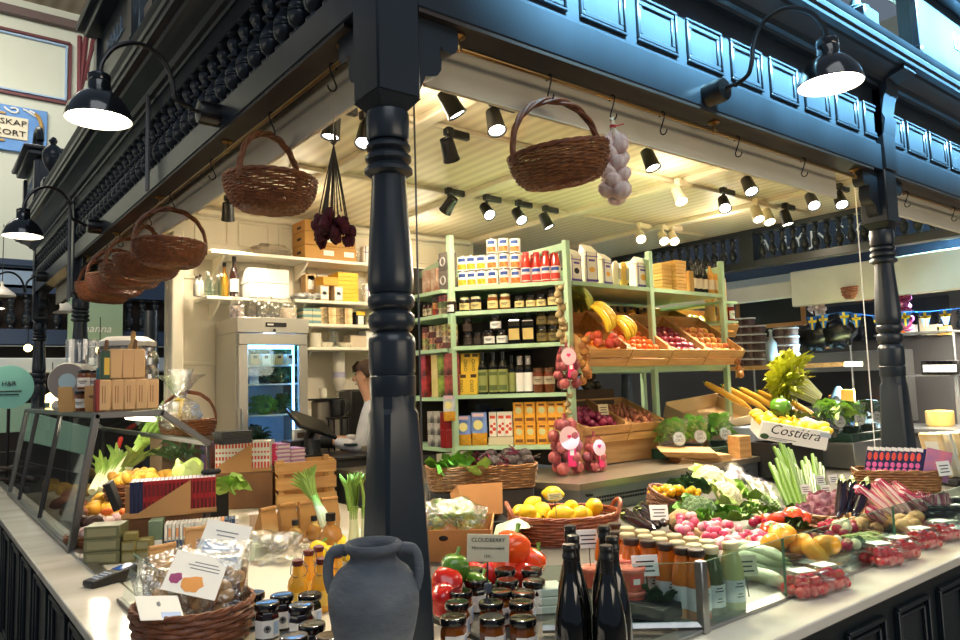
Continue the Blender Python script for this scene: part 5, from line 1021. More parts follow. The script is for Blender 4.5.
def skinmesh(nm,Vs,Es,Rs,m,parent,sub=2,root=0,inmat=None):
 import bmesh
 bm=bmesh.new(); L=bm.verts.layers.skin.verify(); vs=[bm.verts.new(v) for v in Vs]
 for v,r in zip(vs,Rs): v[L].radius=(r,r) if not isinstance(r,tuple) else r
 vs[root][L].use_root=True
 for a,b in Es: bm.edges.new((vs[a],vs[b]))
 me=bpy.data.meshes.new(nm); bm.to_mesh(me); bm.free(); o=bpy.data.objects.new('tmp',me); COL.objects.link(o)
 md=o.modifiers.new('s','SKIN'); md.use_smooth_shade=True; sd=o.modifiers.new('d','SUBSURF'); sd.levels=sub; sd.render_levels=sub
 bpy.context.view_layer.update(); m2=bpy.data.meshes.new_from_object(o.evaluated_get(bpy.context.evaluated_depsgraph_get())); bpy.data.objects.remove(o)
 m2.name=nm; m2.materials.clear(); m2.materials.append(m); m2.polygons.foreach_set('use_smooth',[True]*len(m2.polygons)); q=bpy.data.objects.new(nm,m2); COL.objects.link(q); q.parent=parent; return q
ph=at(366,376,y=3.35); PF=thing('person','person in a white shirt with short brown hair bending over the till, half hidden by the column','person',(ph.x+.12,3.33,FL),2.45)
hz=ph.z-FL
def body():
 v=[];e=[];r=[]
 def a(p,q,rr): v.append(p);r.append(rr); (e.append((q,len(v)-1)) if q is not None else None); return len(v)-1
 pel=a((-.06,0,.92),None,(.15,.11)); wa=a((-.04,0,1.07),pel,(.14,.10)); ch=a((.02,0,1.27),wa,(.165,.115)); nb=a((.07,0,hz-.20),ch,(.085,.075)); nk=a((.10,0,hz-.135),nb,.055)
 ja=a((.135,0,hz-.07),nk,(.058,.06)); cr=a((.125,0,hz+.02),ja,(.078,.092)); tp=a((.105,0,hz+.085),cr,(.06,.07));
 for s in(1,-1):
  hp=a((-.05,s*.09,.86),pel,.10); kn=a((.0,s*.1,.48),hp,.062); an=a((-.05,s*.1,.09),kn,.042); to=a((.1,s*.12,.04),an,.038)
  sh=a((.05,s*.17,hz-.26),ch,.065); el=a((.13,s*.23,1.06),sh,.046); wr=a((.36,s*.16,1.10),el,.030); pa=a((.43,s*.14,1.10),wr,(.034,.02))
  for k,(dy,L,dz) in enumerate(((-.028,.07,-.02),(-.01,.085,-.02),(.01,.08,-.02),(.028,.065,-.02))):
   f1=a((.47,s*.14+dy,1.10),pa,.0095); f2=a((.47+L*.55,s*.14+dy*1.15,1.095),f1,.0088); a((.47+L*.9,s*.14+dy*1.2,1.075),f2,.007)
  t1=a((.42,s*.14-s*.035,1.095),pa,.011); a((.455,s*.14-s*.062,1.085),t1,.009)
 return v,e,r
v,e,r=body(); skinmesh('body',v,e,r,SKIN,PF)
w=MB(); w.ball((0,0,0),(.018,.014,.022),8,6,M=tr(.212,0,hz-.02)); w.build('nose',SKIN,PF)
for s in(1,-1):
 w=MB(); w.ball((0,0,0),(.012,.008,.026),8,6,M=tr(.115,s*.079,hz-.015)); w.build('ear',SKIN,PF); w=MB(); w.ball((0,0,0),(.006,.009,.006),8,6,M=tr(.196,s*.03,hz+.015)); w.build('eye',DKB,PF)
w=MB(); w.box((.198,0,hz-.062),(.01,.04,.008),.003); w.build('mouth',mat('lips',(170,100,90),rough=.5),PF)
def hairfn(d,A,th):
 front=max(0,d.x); low=.25 if d.x>.2 else -.45
 return (d.x,d.y,max(d.z,low-.25*front))
w=MB(); w.ball((0,0,0),(.112,.092,.105),20,14,M=tr(.105,0,hz+.035),fn=hairfn,nz=.10,ns=5)
for i in range(9): w.leaf([(.17,-.06+i*.015,hz+.12),(.212,-.062+i*.0155,hz+.075),(.212,-.06+i*.015,hz+.03)],[.012,.012,.003],up=(1,0,0))
w.build('hair',HAIR,PF)
v=[(-.05,0,.90),(-.04,0,1.07),(.02,0,1.27),(.065,0,hz-.21)]; e=[(0,1),(1,2),(2,3)]; r=[(.16,.125),(.155,.118),(.18,.13),(.075,.07)]
for s in(1,-1):
 b=len(v); v+=[(.05,s*.175,hz-.26),(.13,s*.235,1.055),(.34,s*.165,1.10)]; e+=[(2,b),(b,b+1),(b+1,b+2)]; r+=[.078,.058,.044]
skinmesh('shirt',v,e,r,SHIRT,PF)
v=[(-.06,0,.93),(-.05,.09,.84),(.0,.1,.48),(-.05,.1,.12),(-.05,-.09,.84),(.0,-.1,.48),(-.05,-.1,.12)]; skinmesh('trousers',v,[(0,1),(1,2),(2,3),(0,4),(4,5),(5,6)],[(.155,.12),.11,.078,.065,.11,.078,.065],mat('dark_trousers',(30,32,40),rough=.8),PF)
w=MB(); w.lathe([(.048,-.05),(.05,.0),(.046,.05)],14,M=Matrix.Translation((.40,.15,1.10))@rot(pi/2,'Y')); w.build('black_cuff',BLACKM,PF)
ZD=.917
def dk(px,py,z=ZD): return at(px,py,z=z)
def wcrate(nm,label,loc,rz,wd,dp,ht,n=3,gap=.22):
 t=thing(nm,label,'crate',loc,rz); sh=ht/n
 for s in(-1,1):
  for k in range(n): w=MB(); w.box((0,s*(dp/2-.006),sh*(k+.5)),(wd,.012,sh*(1-gap)),.002); w.build('slat',PINE,t)
  for k in range(n): w=MB(); w.box((s*(wd/2-.006),0,sh*(k+.5)),(.012,dp-.026,sh*(1-gap)),.002); w.build('end_slat',PINE,t)
 w=MB()
 for a in(-1,1):
  for b in(-1,1): w.box((a*(wd/2-.03),b*(dp/2-.03),ht/2),(.035,.035,ht),.002)
 w.build('corner_posts',PINE,t); w=MB(); w.box((0,0,.006),(wd-.03,dp-.03,.01)); w.build('base',PINE,t); return t
cl,c_r=dk(278,510),dk(337,505); c=(cl+c_r)/2; rzc=atan2((c_r-cl).y,(c_r-cl).x)
wcrate('wooden_crate','slatted pine crate standing upside up before the black till counter',(c.x+.05,c.y+.16,ZD),rzc,.375,.3,.30,3,.28)
bl,br=dk(205,511),dk(278,508); c=(bl+br)/2; rzb=atan2((br-bl).y,(br-bl).x)
carton('board_box','brown fibreboard box beneath the row of white and red books','box',(c.x+.06,c.y+.17,ZD),(.47,.3,.225),mat('brown_fibreboard',(122,84,48),rough=.6,c2=(104,70,40),ns=7),rz=rzb)
def bookrow(loc,rz,n,th,h,dp,spine,label,group,page=PAGE,deco=None,lean=0,nm='book',start=0):
 M=Matrix.Translation(loc)@rot(rz,'Z')
 for i in range(n):
  p=M@V((start+(i-(n-1)/2)*th,0,0)); sm=spine[i] if isinstance(spine,list) else spine
  t=thing(nm,label if isinstance(label,str) else label[i],'book',p,rz,group if isinstance(label,str) else None)
  w=MB(); w.box((0,.003,h/2),(th*.82,dp-.006,h*.97),.0005); w.build('pages',page,t)
  w=MB(); w.box((0,-dp/2,h/2),(th*.94,.004,h),.001); w.box((-th*.45,0,h/2),(th*.08,dp,h)); w.box((th*.45,0,h/2),(th*.08,dp,h))
  if deco:
   for (z0,z1) in deco[1]: w.box((0,-dp/2-.0024,h*(z0+z1)/2),(th*.6,.0008,h*(z1-z0)),m=1)
  w.build('cover',[sm,deco[0] if deco else sm],t)
def holder(loc,rz,wd,dp,h,label):
 t=thing('card_display_stand',label,'display stand',loc,rz); m=mat('brown_display_card',(184,138,86),rough=.7)
 w=MB(); w.box((0,0,.003),(wd,dp,.006)); w.box((0,dp/2-.002,h*.4),(wd,.004,h*.8)); w.box((0,-dp/2+.002,.012),(wd,.004,.024)); w.build('tray',m,t)
 w=MB(); w.poly([(-wd*.42,0),(wd*.22,0),(wd*.22,h*.98)],.004,M=tr(0,-dp/2-.004,0)); w.build('triangle_flap',m,t); return t
M=Matrix.Translation((c.x+.06,c.y+.17,ZD+.226))@rot(rzb,'Z')
WRS=mat('white_spine',(226,228,216),rough=.45); RSP=(mat('red_spine_print',(206,80,50)),((.06,.3),(.38,.5),(.6,.66),(.78,.94)))
bookrow(M@V((.035,-.03,.006)),rzb,17,.0205,.19,.15,WRS,'white spined book with red print in the row on the board box','white books on the board box',deco=RSP)
bookrow(M@V((-.2,-.03,.006)),rzb,2,.03,.19,.15,[mat('navy_spine',(70,60,100),rough=.4),mat('maroon_spine',(110,36,34),rough=.4)],['purple spined book at the left end above the board box','maroon spined book second from the left above the board box'],None)
holder(M@V((.0,-.03,0)),rzb,.44,.17,.185,'brown card stand holding the white and red spined books')
flatstack(233,445,2.75,9,(.19,.15),.0085,mat('black_cover',(30,32,32),rough=.4),mat('black_cover2',(44,46,46),rough=.4),'black booklet, %s from the bottom of the stack behind the white books','booklet','booklet',z=ZD+.226+.2)
rl,rr=dk(129,549),dk(208,552);
b0=dk(142,551); rzr=atan2((dk(212,530)-dk(129,549)).y,(dk(212,530)-dk(129,549)).x); rzr=-.30
cx_=V((-.03,2.12,ZD)); carton('small_wooden_box','small brown wooden box carrying the red and navy books','box',cx_+V((-.03,0,0)),(.36,.22,.15),mat('brown_wood_box',(116,76,40),rough=.6,c2=(96,62,34),ns=8),rz=rzr)
M=Matrix.Translation(cx_+V((0,0,.151)))@rot(rzr,'Z'); REDS=mat('red_spine',(160,30,36),rough=.4); NAV=mat('navy_cover',(32,38,70),rough=.4)
bookrow(M@V((.045,-.02,.006)),rzr,18,.0185,.165,.17,REDS,'red spined book in the row on the small wooden box','red books on the small wooden box',page=mat('page_blue_white',(196,204,220)),deco=(mat('dark_red_print',(96,16,24)),((.1,.4),(.55,.9))))
bookrow(M@V((-.15,-.02,.006)),rzr,3,.02,.165,.17,NAV,'navy blue book at the left end of the red row','navy books beside the red row')
holder(M@V((.0,-.02,0)),rzr,.43,.2,.17,'brown card stand holding the red and navy books')
t=thing('folder','black slanted folder leaning at the left end of the navy books','folder',M@V((-.235,-.02,.04)),rot=(0,-.35,rzr)); w=MB(); w.box((0,0,.07),(.03,.16,.14),.004); w.build('folder',BLACKM,t)
t=thing('glasses_case','small black case lying on top of the red books','case',M@V((.19,.02,.172)),rzr); w=MB(); w.box((0,0,.013),(.1,.05,.026),.011); w.build('case',BLACKM,t)
M=Matrix.Translation(V((.03,1.83,ZD)))@rot(-.36,'Z');
rg=random.Random(8); sps=[mat('pastel_%d'%k,c_,rough=.5) for k,c_ in enumerate(((226,224,214),(226,160,110),(200,206,206),(60,80,110),(236,230,222),(214,190,160)))]
for i in range(20):
 p=M@V((-.15+i*.0165,0,0)); t=thing('slim_pack','slim pastel pack in the row in front of the red books','pack',p,-.36,'slim pastel packs'); w=MB(); w.box((0,0,.07),(.0135,.1,.14),.001); w.build('sleeve',sps[0 if i<15 else (1,3,3,3,4)[i-15]],t)
 w=MB(); w.box((0,-.0505,.035),(.012,.001,.06)); w.build('navy_band',sps[3],t); w=MB(); w.box((0,-.0505,.1),(.012,.001,.04)); w.build('orange_band',sps[1 if i%2 else 4],t)
bookrow(M@V((.3,.09,0)),-.36,11,.0145,.14,.1,sps[5],'slim peach pack in the short row right of the navy ones','slim peach packs',nm='slim_pack')
carton('green_white_box','green and white box at the left end of the slim pastel packs','box',M@V((-.195,0,0)),(.06,.1,.16),mat('sage_green',(110,130,104),rough=.5),rz=-.36,deco=[('f',0,0,1,.45,PAPER,'white_band')])
SG=mat('sage_box',(112,112,80),rough=.5,c2=(98,98,68),ns=9); SGY=mat('olive_box',(122,112,58),rough=.5);
p=dk(112,566)
for j in range(3): carton('sage_box','sage green flat box, %s of the stack behind the card terminal'%('lowest','middle','topmost')[j],'box',(p.x-.0,p.y+.12,ZD+j*.056),(.15,.13,.055),SG,rz=-.5,deco=[('f',.1,.2,.9,.8,mat('pale_print',(136,132,98)),'print')])
q=dk(127,562)
for j in range(2):
 for i in range(2): carton('olive_box','small olive box, %s %s, beside the sage green stack'%(('lower','upper')[j],('left','right')[i]),'box',(q.x+.055*i+.02,q.y+.02-.02*i,ZD+j*.047),(.06,.08,.046),SGY,rz=-.5,deco=[('f',.1,.2,.9,.8,mat('pale_print',(136,132,98)),'print')])
carton('olive_box','single small olive box on top of the left olive pair','box',(q.x+.02,q.y+.02,ZD+.095),(.06,.08,.03),SGY,rz=-.3)
t=thing('card_terminal','black card payment terminal lying on the marble','card terminal',(at(112,577,z=ZT+.02).x,at(112,577,z=ZT+.02).y,ZT+.001),.35)
w=MB(); vs=[(-.1,-.038,0),(.09,-.036,0),(.09,.036,0),(-.1,.038,0),(-.1,-.038,.026),(.09,-.036,.055),(.09,.036,.055),(-.1,.038,.026)]; w.add(vs,[(0,3,2,1),(4,5,6,7),(0,1,5,4),(2,3,7,6),(1,2,6,5),(3,0,4,7)]); o=w.build('case',mat('terminal_black',(16,16,18),rough=.4),t); bv=o.modifiers.new('b','BEVEL'); bv.width=.008; bv.segments=3
M=tr(0,0,.0405)@rot(-.152,'Y'); w=MB(); w.box((.05,0,.0015),(.07,.056,.003),.001,M=M); w.build('screen',mat('blue_screen',(40,74,130),rough=.1,emit=.25),t)
for i in range(3):
 for j in range(4): w=MB(); w.box((-.02-j*.018,-.018+i*.018,.002),(.012,.013,.004),.0015,M=M); w.build('key',mat('key_grey',(150,160,180),rough=.5),t)
t=thing('glass_end_guard','small clear glass guard end with grey foot beside the cookie basket','glass guard',(0,0,0)); w=MB()
w.add([(-.465,1.12,ZT+.015),(-.465,.62,ZT+.015),(-.465,.62,1.12),(-.465,.95,1.12)],[(0,1,2,3)]); w.build('pane',GLASS,t); w=MB(); w.tube([(-.465,.95,1.12),(-.465,.62,1.12)],.003,4); w.build('polished_edge',GEDGE,t); w=MB(); w.box((-.465,.87,ZT+.008),(.022,.56,.016),.003); w.build('foot',mat('grey_rubber',(96,92,86),rough=.5),t)
cb=V((-.40,.50,ZT+.001)); t=wbasket('cookie_basket','round dark wicker basket full of biscuit bags at the front left','basket',.168,.135,.118,rings=10); t.location=cb
w=MB()
for q in range(2): w.tube([(.16*cos(a),.0+.012*sin(a*6+q*3),.10+.09*sin(a2)) for a,a2 in[( -.55+1.1*j/14,pi*j/14) for j in range(15)]],.005,5,M=rot(.1,'Z'))
w.build('side_handle',WICK,t)
CFILM=film('biscuit_film',(255,255,255),.35,.12,bump=.9,bs=30); BISC=mat('biscuit',(238,200,144),rough=.7,c2=(208,158,100),ns=26,bump=.5,bs=50)
def pillow(mb,wd,ht,th,m=0,M=None,n=9):
 for s in(1,-1):
  g=[[(wd/2*(2*i/(n-1)-1)*(1-.06*sin(pi*j/(n-1))),s*th*(max(0,(1-(2*i/(n-1)-1)**4)*(1-(2*j/(n-1)-1)**4)))**.5,ht*j/(n-1)) for i in range(n)] for j in range(n)]
  mb.sheet(g if s<0 else g[::-1],m,M)
rg=random.Random(12)
for i,(dx,dy,rz,tx,s,lab) in enumerate(((-.08,-.03,.2,-.5,1,'front left'),(.0,.05,-.2,-.3,1.1,'middle, under the white card'),(.09,-.02,-.5,-.35,1.05,'front right'),(-.03,.10,.1,-.1,1.1,'back left'),(.09,.09,-.3,-.2,1.15,'back right'))):
 b=thing('biscuit_bag','clear bag of biscuits in the round basket, %s'%lab,'bag',cb+V((dx*.9,dy*.8,.045)),rot=(tx,rg.uniform(-.2,.2),rz)); w=MB(); pillow(w,.15*s,.2*s,.045*s); w.build('film',CFILM,b); w=MB()
 for k in range(9): w.ball((rg.uniform(-.045,.045)*s,rg.uniform(-.016,.016),.03+rg.uniform(0,.1)*s),(.024,.012,.02),9,6,nz=.2,seed=k)
 w.build('biscuits',BISC,b)
def photocard(p,wd,ht,rot_,label,deco):
 t=thing('leaflet_card',label,'card',p,rot=rot_); w=MB(); w.box((0,0,ht/2),(wd,.0016,ht)); w.build('card',PAPER,t)
 for nm,(u0,v0,u1,v1),mm,kind in deco:
  w=MB()
  if kind=='r': w.box(((u0+u1-1)*wd/2,-.0012,(v0+v1)/2*ht),((u1-u0)*wd,.0007,(v1-v0)*ht))
  else: w.ball(((u0+u1-1)*wd/2,-.0012,(v0+v1)/2*ht),((u1-u0)*wd/2,.0008,(v1-v0)*ht/2),12,6,nz=.5,ns=2)
  w.build(nm,mm,t)
 return t
GRT=mat('grey_ink',(120,120,126));
photocard(cb+V((-.035,-.06,.16)),.155,.15,(-.95,.30,-.45),'white leaflet with orange and purple picture tilted on the biscuit bags',[('orange_picture',(.3,.08,.72,.45),mat('orange_print',(222,150,70)),'b'),('purple_picture',(.06,.2,.3,.45),mat('purple_print',(150,50,110)),'b'),('text_line',(.35,.62,.9,.64),GRT,'r'),('text_line',(.3,.7,.9,.72),GRT,'r'),('text_line',(.4,.78,.85,.8),GRT,'r')])
photocard(cb+V((.08,.08,.17)),.145,.19,(-.75,.25,-.5),'pale leaflet with blue picture sticking up behind in the biscuit basket',[('blue_picture',(.1,.3,.9,.6),mat('pale_blue_print',(170,196,232)),'r'),('text_line',(.3,.72,.7,.74),GRT,'r'),('text_line',(.25,.8,.75,.82),GRT,'r')])
photocard(cb+V((-.12,-.13,.125)),.12,.09,(-1.0,.2,.1),'small grey blue leaflet at the front left of the biscuit basket',[('blue_strip',(.5,.05,.95,.3),mat('pale_blue_print',(170,196,232)),'r'),('emblem',(.45,.55,.55,.75),GRT,'b')])
def paperbag(p,label,wd,ht,dp,rz,roll=True,m=KRAFT,clip=False,tilt=0,lab=None):
 t=thing('paper_bag',label,'bag',p,rot=(tilt,0,rz)); w=MB(); n=6
 lv=[(0,wd,dp),(ht*.35,wd*1.03,dp*1.05),(ht*.6,wd*.98,dp*.75),(ht*.82,wd*.95,dp*.3),(ht*.93,wd*.94,dp*.1)]
 vs=[]
 for z,a,b in lv: vs+=[(-a/2,-b/2,z),(0,-b*.56,z),(a/2,-b/2,z),(a/2*.93,0,z),(a/2,b/2,z),(0,b*.56,z),(-a/2,b/2,z),(-a/2*.93,0,z)]
 fs=[tuple(range(8))[::-1]]+[(i*8+j,i*8+(j+1)%8,i*8+8+(j+1)%8,i*8+8+j) for i in range(len(lv)-1) for j in range(8)]+[tuple(range(32,40))]
 w.add(vs,fs); w.build('bag',m,t,ang=60)
 if roll: w=MB(); w.tube([(-wd*.47,0,ht*.95),(wd*.47,0,ht*.95)],ht*.055,8); w.build('rolled_top',m,t)
 w=MB(); w.box((0,-dp*.40,ht*.55),(wd*.42,.002,ht*.26),M=tr(0,0,0)@rot(-.12,'X')); w.build('sticker',lab or mat('sage_sticker',(176,186,150)),t); return t
KR2=mat('light_kraft',(182,134,76),rough=.7,c2=(166,120,64),ns=9,rnd=.05)
for i,(px,py) in enumerate(((268,548),(288,541),(308,537),(331,531))): q=dk(px,py); paperbag((q.x,q.y+.03,ZD),'rolled brown paper bag, %s of four in the row below the wooden crate'%ORD[i],.10,.19-.005*i,.06,.35-.1*i,m=KR2,tilt=.08)
for i,(px,py,l) in enumerate(((158,600,'brown paper bag with pale label behind the small glass guard'),(196,575,'brown paper bag with rolled top left of the biscuit basket'),(216,570,'brown paper bag with rolled top behind the biscuit basket'))): q=dk(px,py); paperbag((q.x+.05,q.y+.14,ZD),l,.11,.17,.06,.2-.3*i,lab=mat('pale_label2',(200,206,180)))
for i,(px,py) in enumerate(((175,575),(205,585),(262,562),(238,560))): q=dk(px,py); t=carton('pale_tin','pale green and white tin, %s from the left behind the biscuit basket'%ORD[i],'tin',(q.x,q.y+.1,ZD),(.1,.08,.075),mat('pale_green_pack',(206,222,190),c2=(236,236,226),ns=14,rough=.5),rz=.3*i)
CLR=film('clear_pack',(255,255,255),.6,.1,bump=.9,bs=40); rg=random.Random(4)
for i in range(12):
 q=dk(258+rg.uniform(0,58),566-rg.uniform(0,18)); t=thing('clear_pack','clear plastic wrapped pale pack in the heap in front of the paper bags','pack',(q.x,q.y+.04,ZD+.005+.035*(i%3)),rot=(rg.uniform(-.2,.2),rg.uniform(-.3,.3),rg.uniform(0,3)),group='clear packs in the heap'); w=MB(); pillow(w,.15,.1,.03,M=rot(-pi/2,'X')@tr(0,0,-.05)); w.build('film',CLR,t); w=MB(); w.ball((0,0,.012),(.055,.035,.016),10,6,nz=.3); w.build('contents',mat('pale_noodles',(232,222,190),c2=(206,196,160),ns=40,rough=.6,bump=.6,bs=90),t)
for i,(px,py,s,l) in enumerate(((333,552,1.15,'round amber flask with black cap in front of the paper bags'),(316,541,.8,'small amber flask with black cap between the paper bags, right'),(297,546,.8,'small amber flask with black cap between the paper bags, left'))):
 q=dk(px,py); t=thing('flask',l,'flask',(q.x,q.y+.02,ZD)); w=MB(); w.lathe([(.03*s,0),(.045*s,.015*s),(.05*s,.05*s),(.04*s,.085*s),(.018*s,.105*s),(.016*s,.125*s)],16); w.build('glass',mat('amber_oil',(170,116,50),rough=.08,coat=.5),t); w=MB(); w.lathe([(.02*s,.12*s),(.02*s,.15*s),(0,.15*s)],14); w.build('cap',LIDB,t)
LK=mat('leek_green',(120,160,60),rough=.45,c2=(170,196,96),ns=6,stretch=(4,4,.5)); LKW=mat('leek_white',(226,230,190),rough=.4)
def leek(p,label,L,r,lean,rz,n=5,grp=None,fan=.6):
 t=thing('leek',label,'leek',p,rot=(lean[0],lean[1],rz),group=grp); w=MB(); w.tube([(0,0,0),(0,0,.02),(0,0,L*.55)],[r*.8,r,r*.95],10); w.build('stem',LKW,t); w=MB(); w.lathe([(r*.97,L*.38),(r*1.02,L*.55)],10,cap=False)
 for k in range(n):
  a=(k/(n-1)-.5)*2; w.leaf([(a*r*.5,0,L*.5),(a*r*1.2,.004*(k%2),L*.68),(a*fan*L*.14,.01,L*.85),(a*fan*L*.32,.02*(-1)**k,L*1.0)],[r*.9,r*.95,r*.8,r*.2],up=(0,1,0),curl=.5)
 w.build('leaves',LK,t); return t
for i,(dx,dy,l) in enumerate(((0,0,.1),(.035,.02,-.05),(.06,-.01,.02),(.02,.05,-.12))): q=dk(352,548); leek(q+V((dx,dy,0)),'upright leek in the bunch left of the corner column, %s'%ORD[i],.34,.017,(.06*i-.1,l),.5*i)
for i in range(4): q=dk(344,545); leek(q+V((-.02-.02*i,.05,.08)),'leek leaning left behind the upright ones beside the column, %s'%ORD[i],.3,.012,(0,-.6+.1*i),-.6)
YPM=mat('yellow_pepper_skin',(244,206,40),rough=.2,coat=.3,rnd=.05)
def pepper(r,m,lab,cat='bell pepper'):
 t=thing('bell_pepper',lab,cat)
 def fn(d,A,th):
  lob=1+.10*cos(A*3.5 if 0 else 4*A)*sin(th); dz=d.z*(1.12)-.28*max(0,d.z-.6)*2.2; return (d.x*lob*(1-.12*max(0,-d.z)),d.y*lob*(1-.12*max(0,-d.z)),dz)
 w=MB(); w.ball((0,0,0),r,20,12,fn=fn,nz=.05); w.build('flesh',m,t); w=MB(); w.tube([(0,0,r*.78),(.1*r,0,r*1.0),(.3*r,.05*r,r*1.3)],[r*.2,r*.12,r*.15],7); w.build('stalk',mat('pepper_stalk',(96,140,50),rough=.5),t); return Proto(t)
YPP=pepper(.042,YPM,'y')
for i,(px,py) in enumerate(((322,560),(334,566),(352,562),(340,552))): q=dk(px,py); YPP.put(V((q.x,q.y+.03,ZD+.04)),rot=(.4*i,.5,i),label='yellow pepper behind the swing top bottles, %s'%ORD[i])
HON=mat('golden_oil',(236,170,50),rough=.08,coat=.5)
for i,(px,py) in enumerate(((298,600),(309,587),(319,582),(322,598),(338,590))):
 q=dk(px,py+12,z=ZT); t=thing('swing_top_bottle','small golden swing top bottle, %s in the group left of the amphora'%ORD[i],'bottle',(q.x,q.y,ZT+.001)); w=MB(); w.lathe([(.03,0),(.034,.006),(.034,.085),(.03,.105),(.017,.125),(.016,.15)],16); w.build('glass',HON,t); w=MB(); w.lathe([(.0165,.15),(.019,.155),(.019,.168),(.012,.172),(0,.172)],12); w.build('stopper',mat('burgundy_stopper',(96,30,30),rough=.4),t)
 w=MB()
 for s in(-1,1): w.tube([(s*.017,0,.165),(s*.026,-.006,.155),(s*.03,-.01,.13),(s*.02,-.018,.118),(0,-.02,.116)],.0016,5)
 w.build('wire_clip',STEELD,t); w=MB(); w.lathe([(.0345,.02),(.0345,.07)],12,cap=False,a0=-pi*.9,a1=-pi*.1); w.build('label',mat('amber_label',(240,196,80),rough=.4),t)
t=thing('amphora','weathered grey blue clay amphora with two handles in front of the corner column','amphora',(-.155,-.145,ZT+.001)); H_=.35
CLAY=mat('weathered_clay',(106,112,118),rough=.85,c2=(66,73,83),ns=5,nd=8,bump=.5,bs=38,stretch=(1,1,2.2))
w=MB(); pf=[(.05,0),(.062,.004),(.07,.03),(.088,.09),(.103,.15),(.112,.20),(.113,.235),(.106,.268),(.088,.295),(.068,.31),(.058,.322),(.057,.333),(.066,.34),(.073,.348),(.073,.358),(.067,.364),(.058,.362),(.052,.35),(.05,.335),(.055,.32),(.06,.3),(.02,.28),(0,.28)]
pf=[(a*1.0,b*.975) for a,b in pf]; w.lathe(pf,40); w.build('body',CLAY,t,ang=60)
HD=V((.80,-.60,0)).normalized()
for s in(-1,1):
 w=MB(); pts=[HD*s*.064+V((0,0,.335)),HD*s*.082+V((0,0,.336)),HD*s*.104+V((0,0,.328)),HD*s*.113+V((0,0,.298)),HD*s*.112+V((0,0,.265)),HD*s*.104+V((0,0,.235))]; w.tube(smooth(pts,4),[.015]*8+[.013]*13,10); w.build('handle',CLAY,t)
JLAB=mat('jam_label_white',(232,228,220),rough=.6); JBL=mat('pale_blue_panel',(170,192,220),rough=.6); JFILL=mat('dark_berry_jam',(30,16,18),rough=.08,coat=.5); JORA=mat('cloudberry_jam',(126,66,18),rough=.08,coat=.5)
def jam(fill):
 t=thing('jam_jar','j','jar'); w=MB(); w.lathe([(.031,0),(.036,.005),(.036,.062),(.034,.074),(.029,.082),(.029,.088)],8,M=rot(pi/8,'Z')); w.build('glass',fill,t,ang=30)
 w=MB(); w.lathe([(.0335,.084),(.0365,.086),(.037,.09),(.037,.1),(.035,.1035),(.031,.105),(.028,.1045),(.0,.1055)],28); w.build('lid',mat('glossy_black_lid',(14,14,16),rough=.12,coat=.6),t)
 w=MB()
 for k in range(8):
  if k in(5,6,4): a0=k*pi/4+pi/8-pi/8*0; w.lathe([(.0368,.010),(.0368,.060)],1,cap=False,a0=a0,a1=a0+pi/4)
 w.build('label',JLAB,t,ang=20)
 a0=5*pi/4+pi/8; c=V((cos(a0+pi/8),sin(a0+pi/8),0))*.0345; M=frame(c+V((0,0,.036)),(-sin(a0+pi/8),cos(a0+pi/8),0),(0,0,1))
 w=MB(); w.lathe([(.011,0),(0,.0006)],14,M=M); w.build('round_crest',mat('crest_grey',(120,124,126)),t); w=MB(); w.ball((0,.002,0.0008),(.006,.005,.0006),10,6,M=M,nz=.4); w.box((0,-.006,.0008),(.002,.008,.0008),M=M); w.build('tree_mark',TXT,t)
 a1=6*pi/4+pi/8; c=V((cos(a1+pi/8),sin(a1+pi/8),0))*.0345; M=frame(c+V((0,0,.036)),(-sin(a1+pi/8),cos(a1+pi/8),0),(0,0,1)); w=MB(); w.box((0,0,.0004),(.02,.036,.0006),M=M); w.build('blue_panel',JBL,t)
 return Proto(t)
JB=jam(JFILL); JO=jam(JORA)
def jset(pr,px,py,z,lab,rz):
 q=at(px,py,z=ZT+z+.1); pr.put(V((q.x,q.y,ZT+.001+z)),rz,label=lab)
fr=-.35
for px,py,z,l in((253,594,0,'dark jam jar at the back left beside the biscuit basket'),(282,596,0,'dark jam jar second in the back row left of the amphora'),(310,595,0,'dark jam jar third in the back row, touching the amphora'),(267,604,.012,'dark jam jar in the middle row nearest the biscuit basket'),(301,606,.012,'dark jam jar in the middle row between basket and amphora'),(312,625,.0,'dark jam jar in front of the middle row, left of the amphora foot'),(294,637,.0,'dark jam jar at the bottom edge, left'),(329,637,.0,'dark jam jar at the bottom edge, below the amphora handle'),(345,626,.0,'dark jam jar in front of the amphora, left of two'),(381,626,.0,'dark jam jar in front of the amphora, right of two'),(366,640,.0,'dark jam jar at the bottom edge below the amphora')): jset(JB if py<630 else JO,px,py,z,l,fr)
for px,py,z,l in((453,618,0,'cloudberry jar in the front row right of the column, left of three'),(492,618,0,'cloudberry jar in the front row, middle of three'),(523,619,0,'cloudberry jar in the front row, right of three'),(457,603,.0,'cloudberry jar in the second row, left of three'),(491,603,0,'cloudberry jar in the second row, middle of three'),(521,603,0,'cloudberry jar in the second row, right of three'),(461,592,0,'cloudberry jar in the third row, left of three'),(500,592,0,'cloudberry jar in the third row, middle of three'),(523,593,0,'cloudberry jar in the third row, right of three')): jset(JO,px,py,z,l,fr+.25)
for px,py,l in((475,0,'left'),(507,0,'middle'),(534,0,'right')):
 for j in range(2):
  q=at(px-2*j,(581,570)[j],z=ZT+.1); JB.put(V((q.x,q.y,ZT+.001)),fr+.25,label='dark lidded jam jar, %s of three in the %s row behind the cloudberry jars'%(l,('fourth','rearmost')[j]))
t=thing('label_clip','small grey clip holder standing among the cloudberry jars','clip',at(488,592,z=ZT+.106),.2); w=MB(); w.box((0,0,.012),(.024,.014,.03),.002); w.build('clip',mat('grey_blue_plastic',(80,88,104),rough=.4),t)
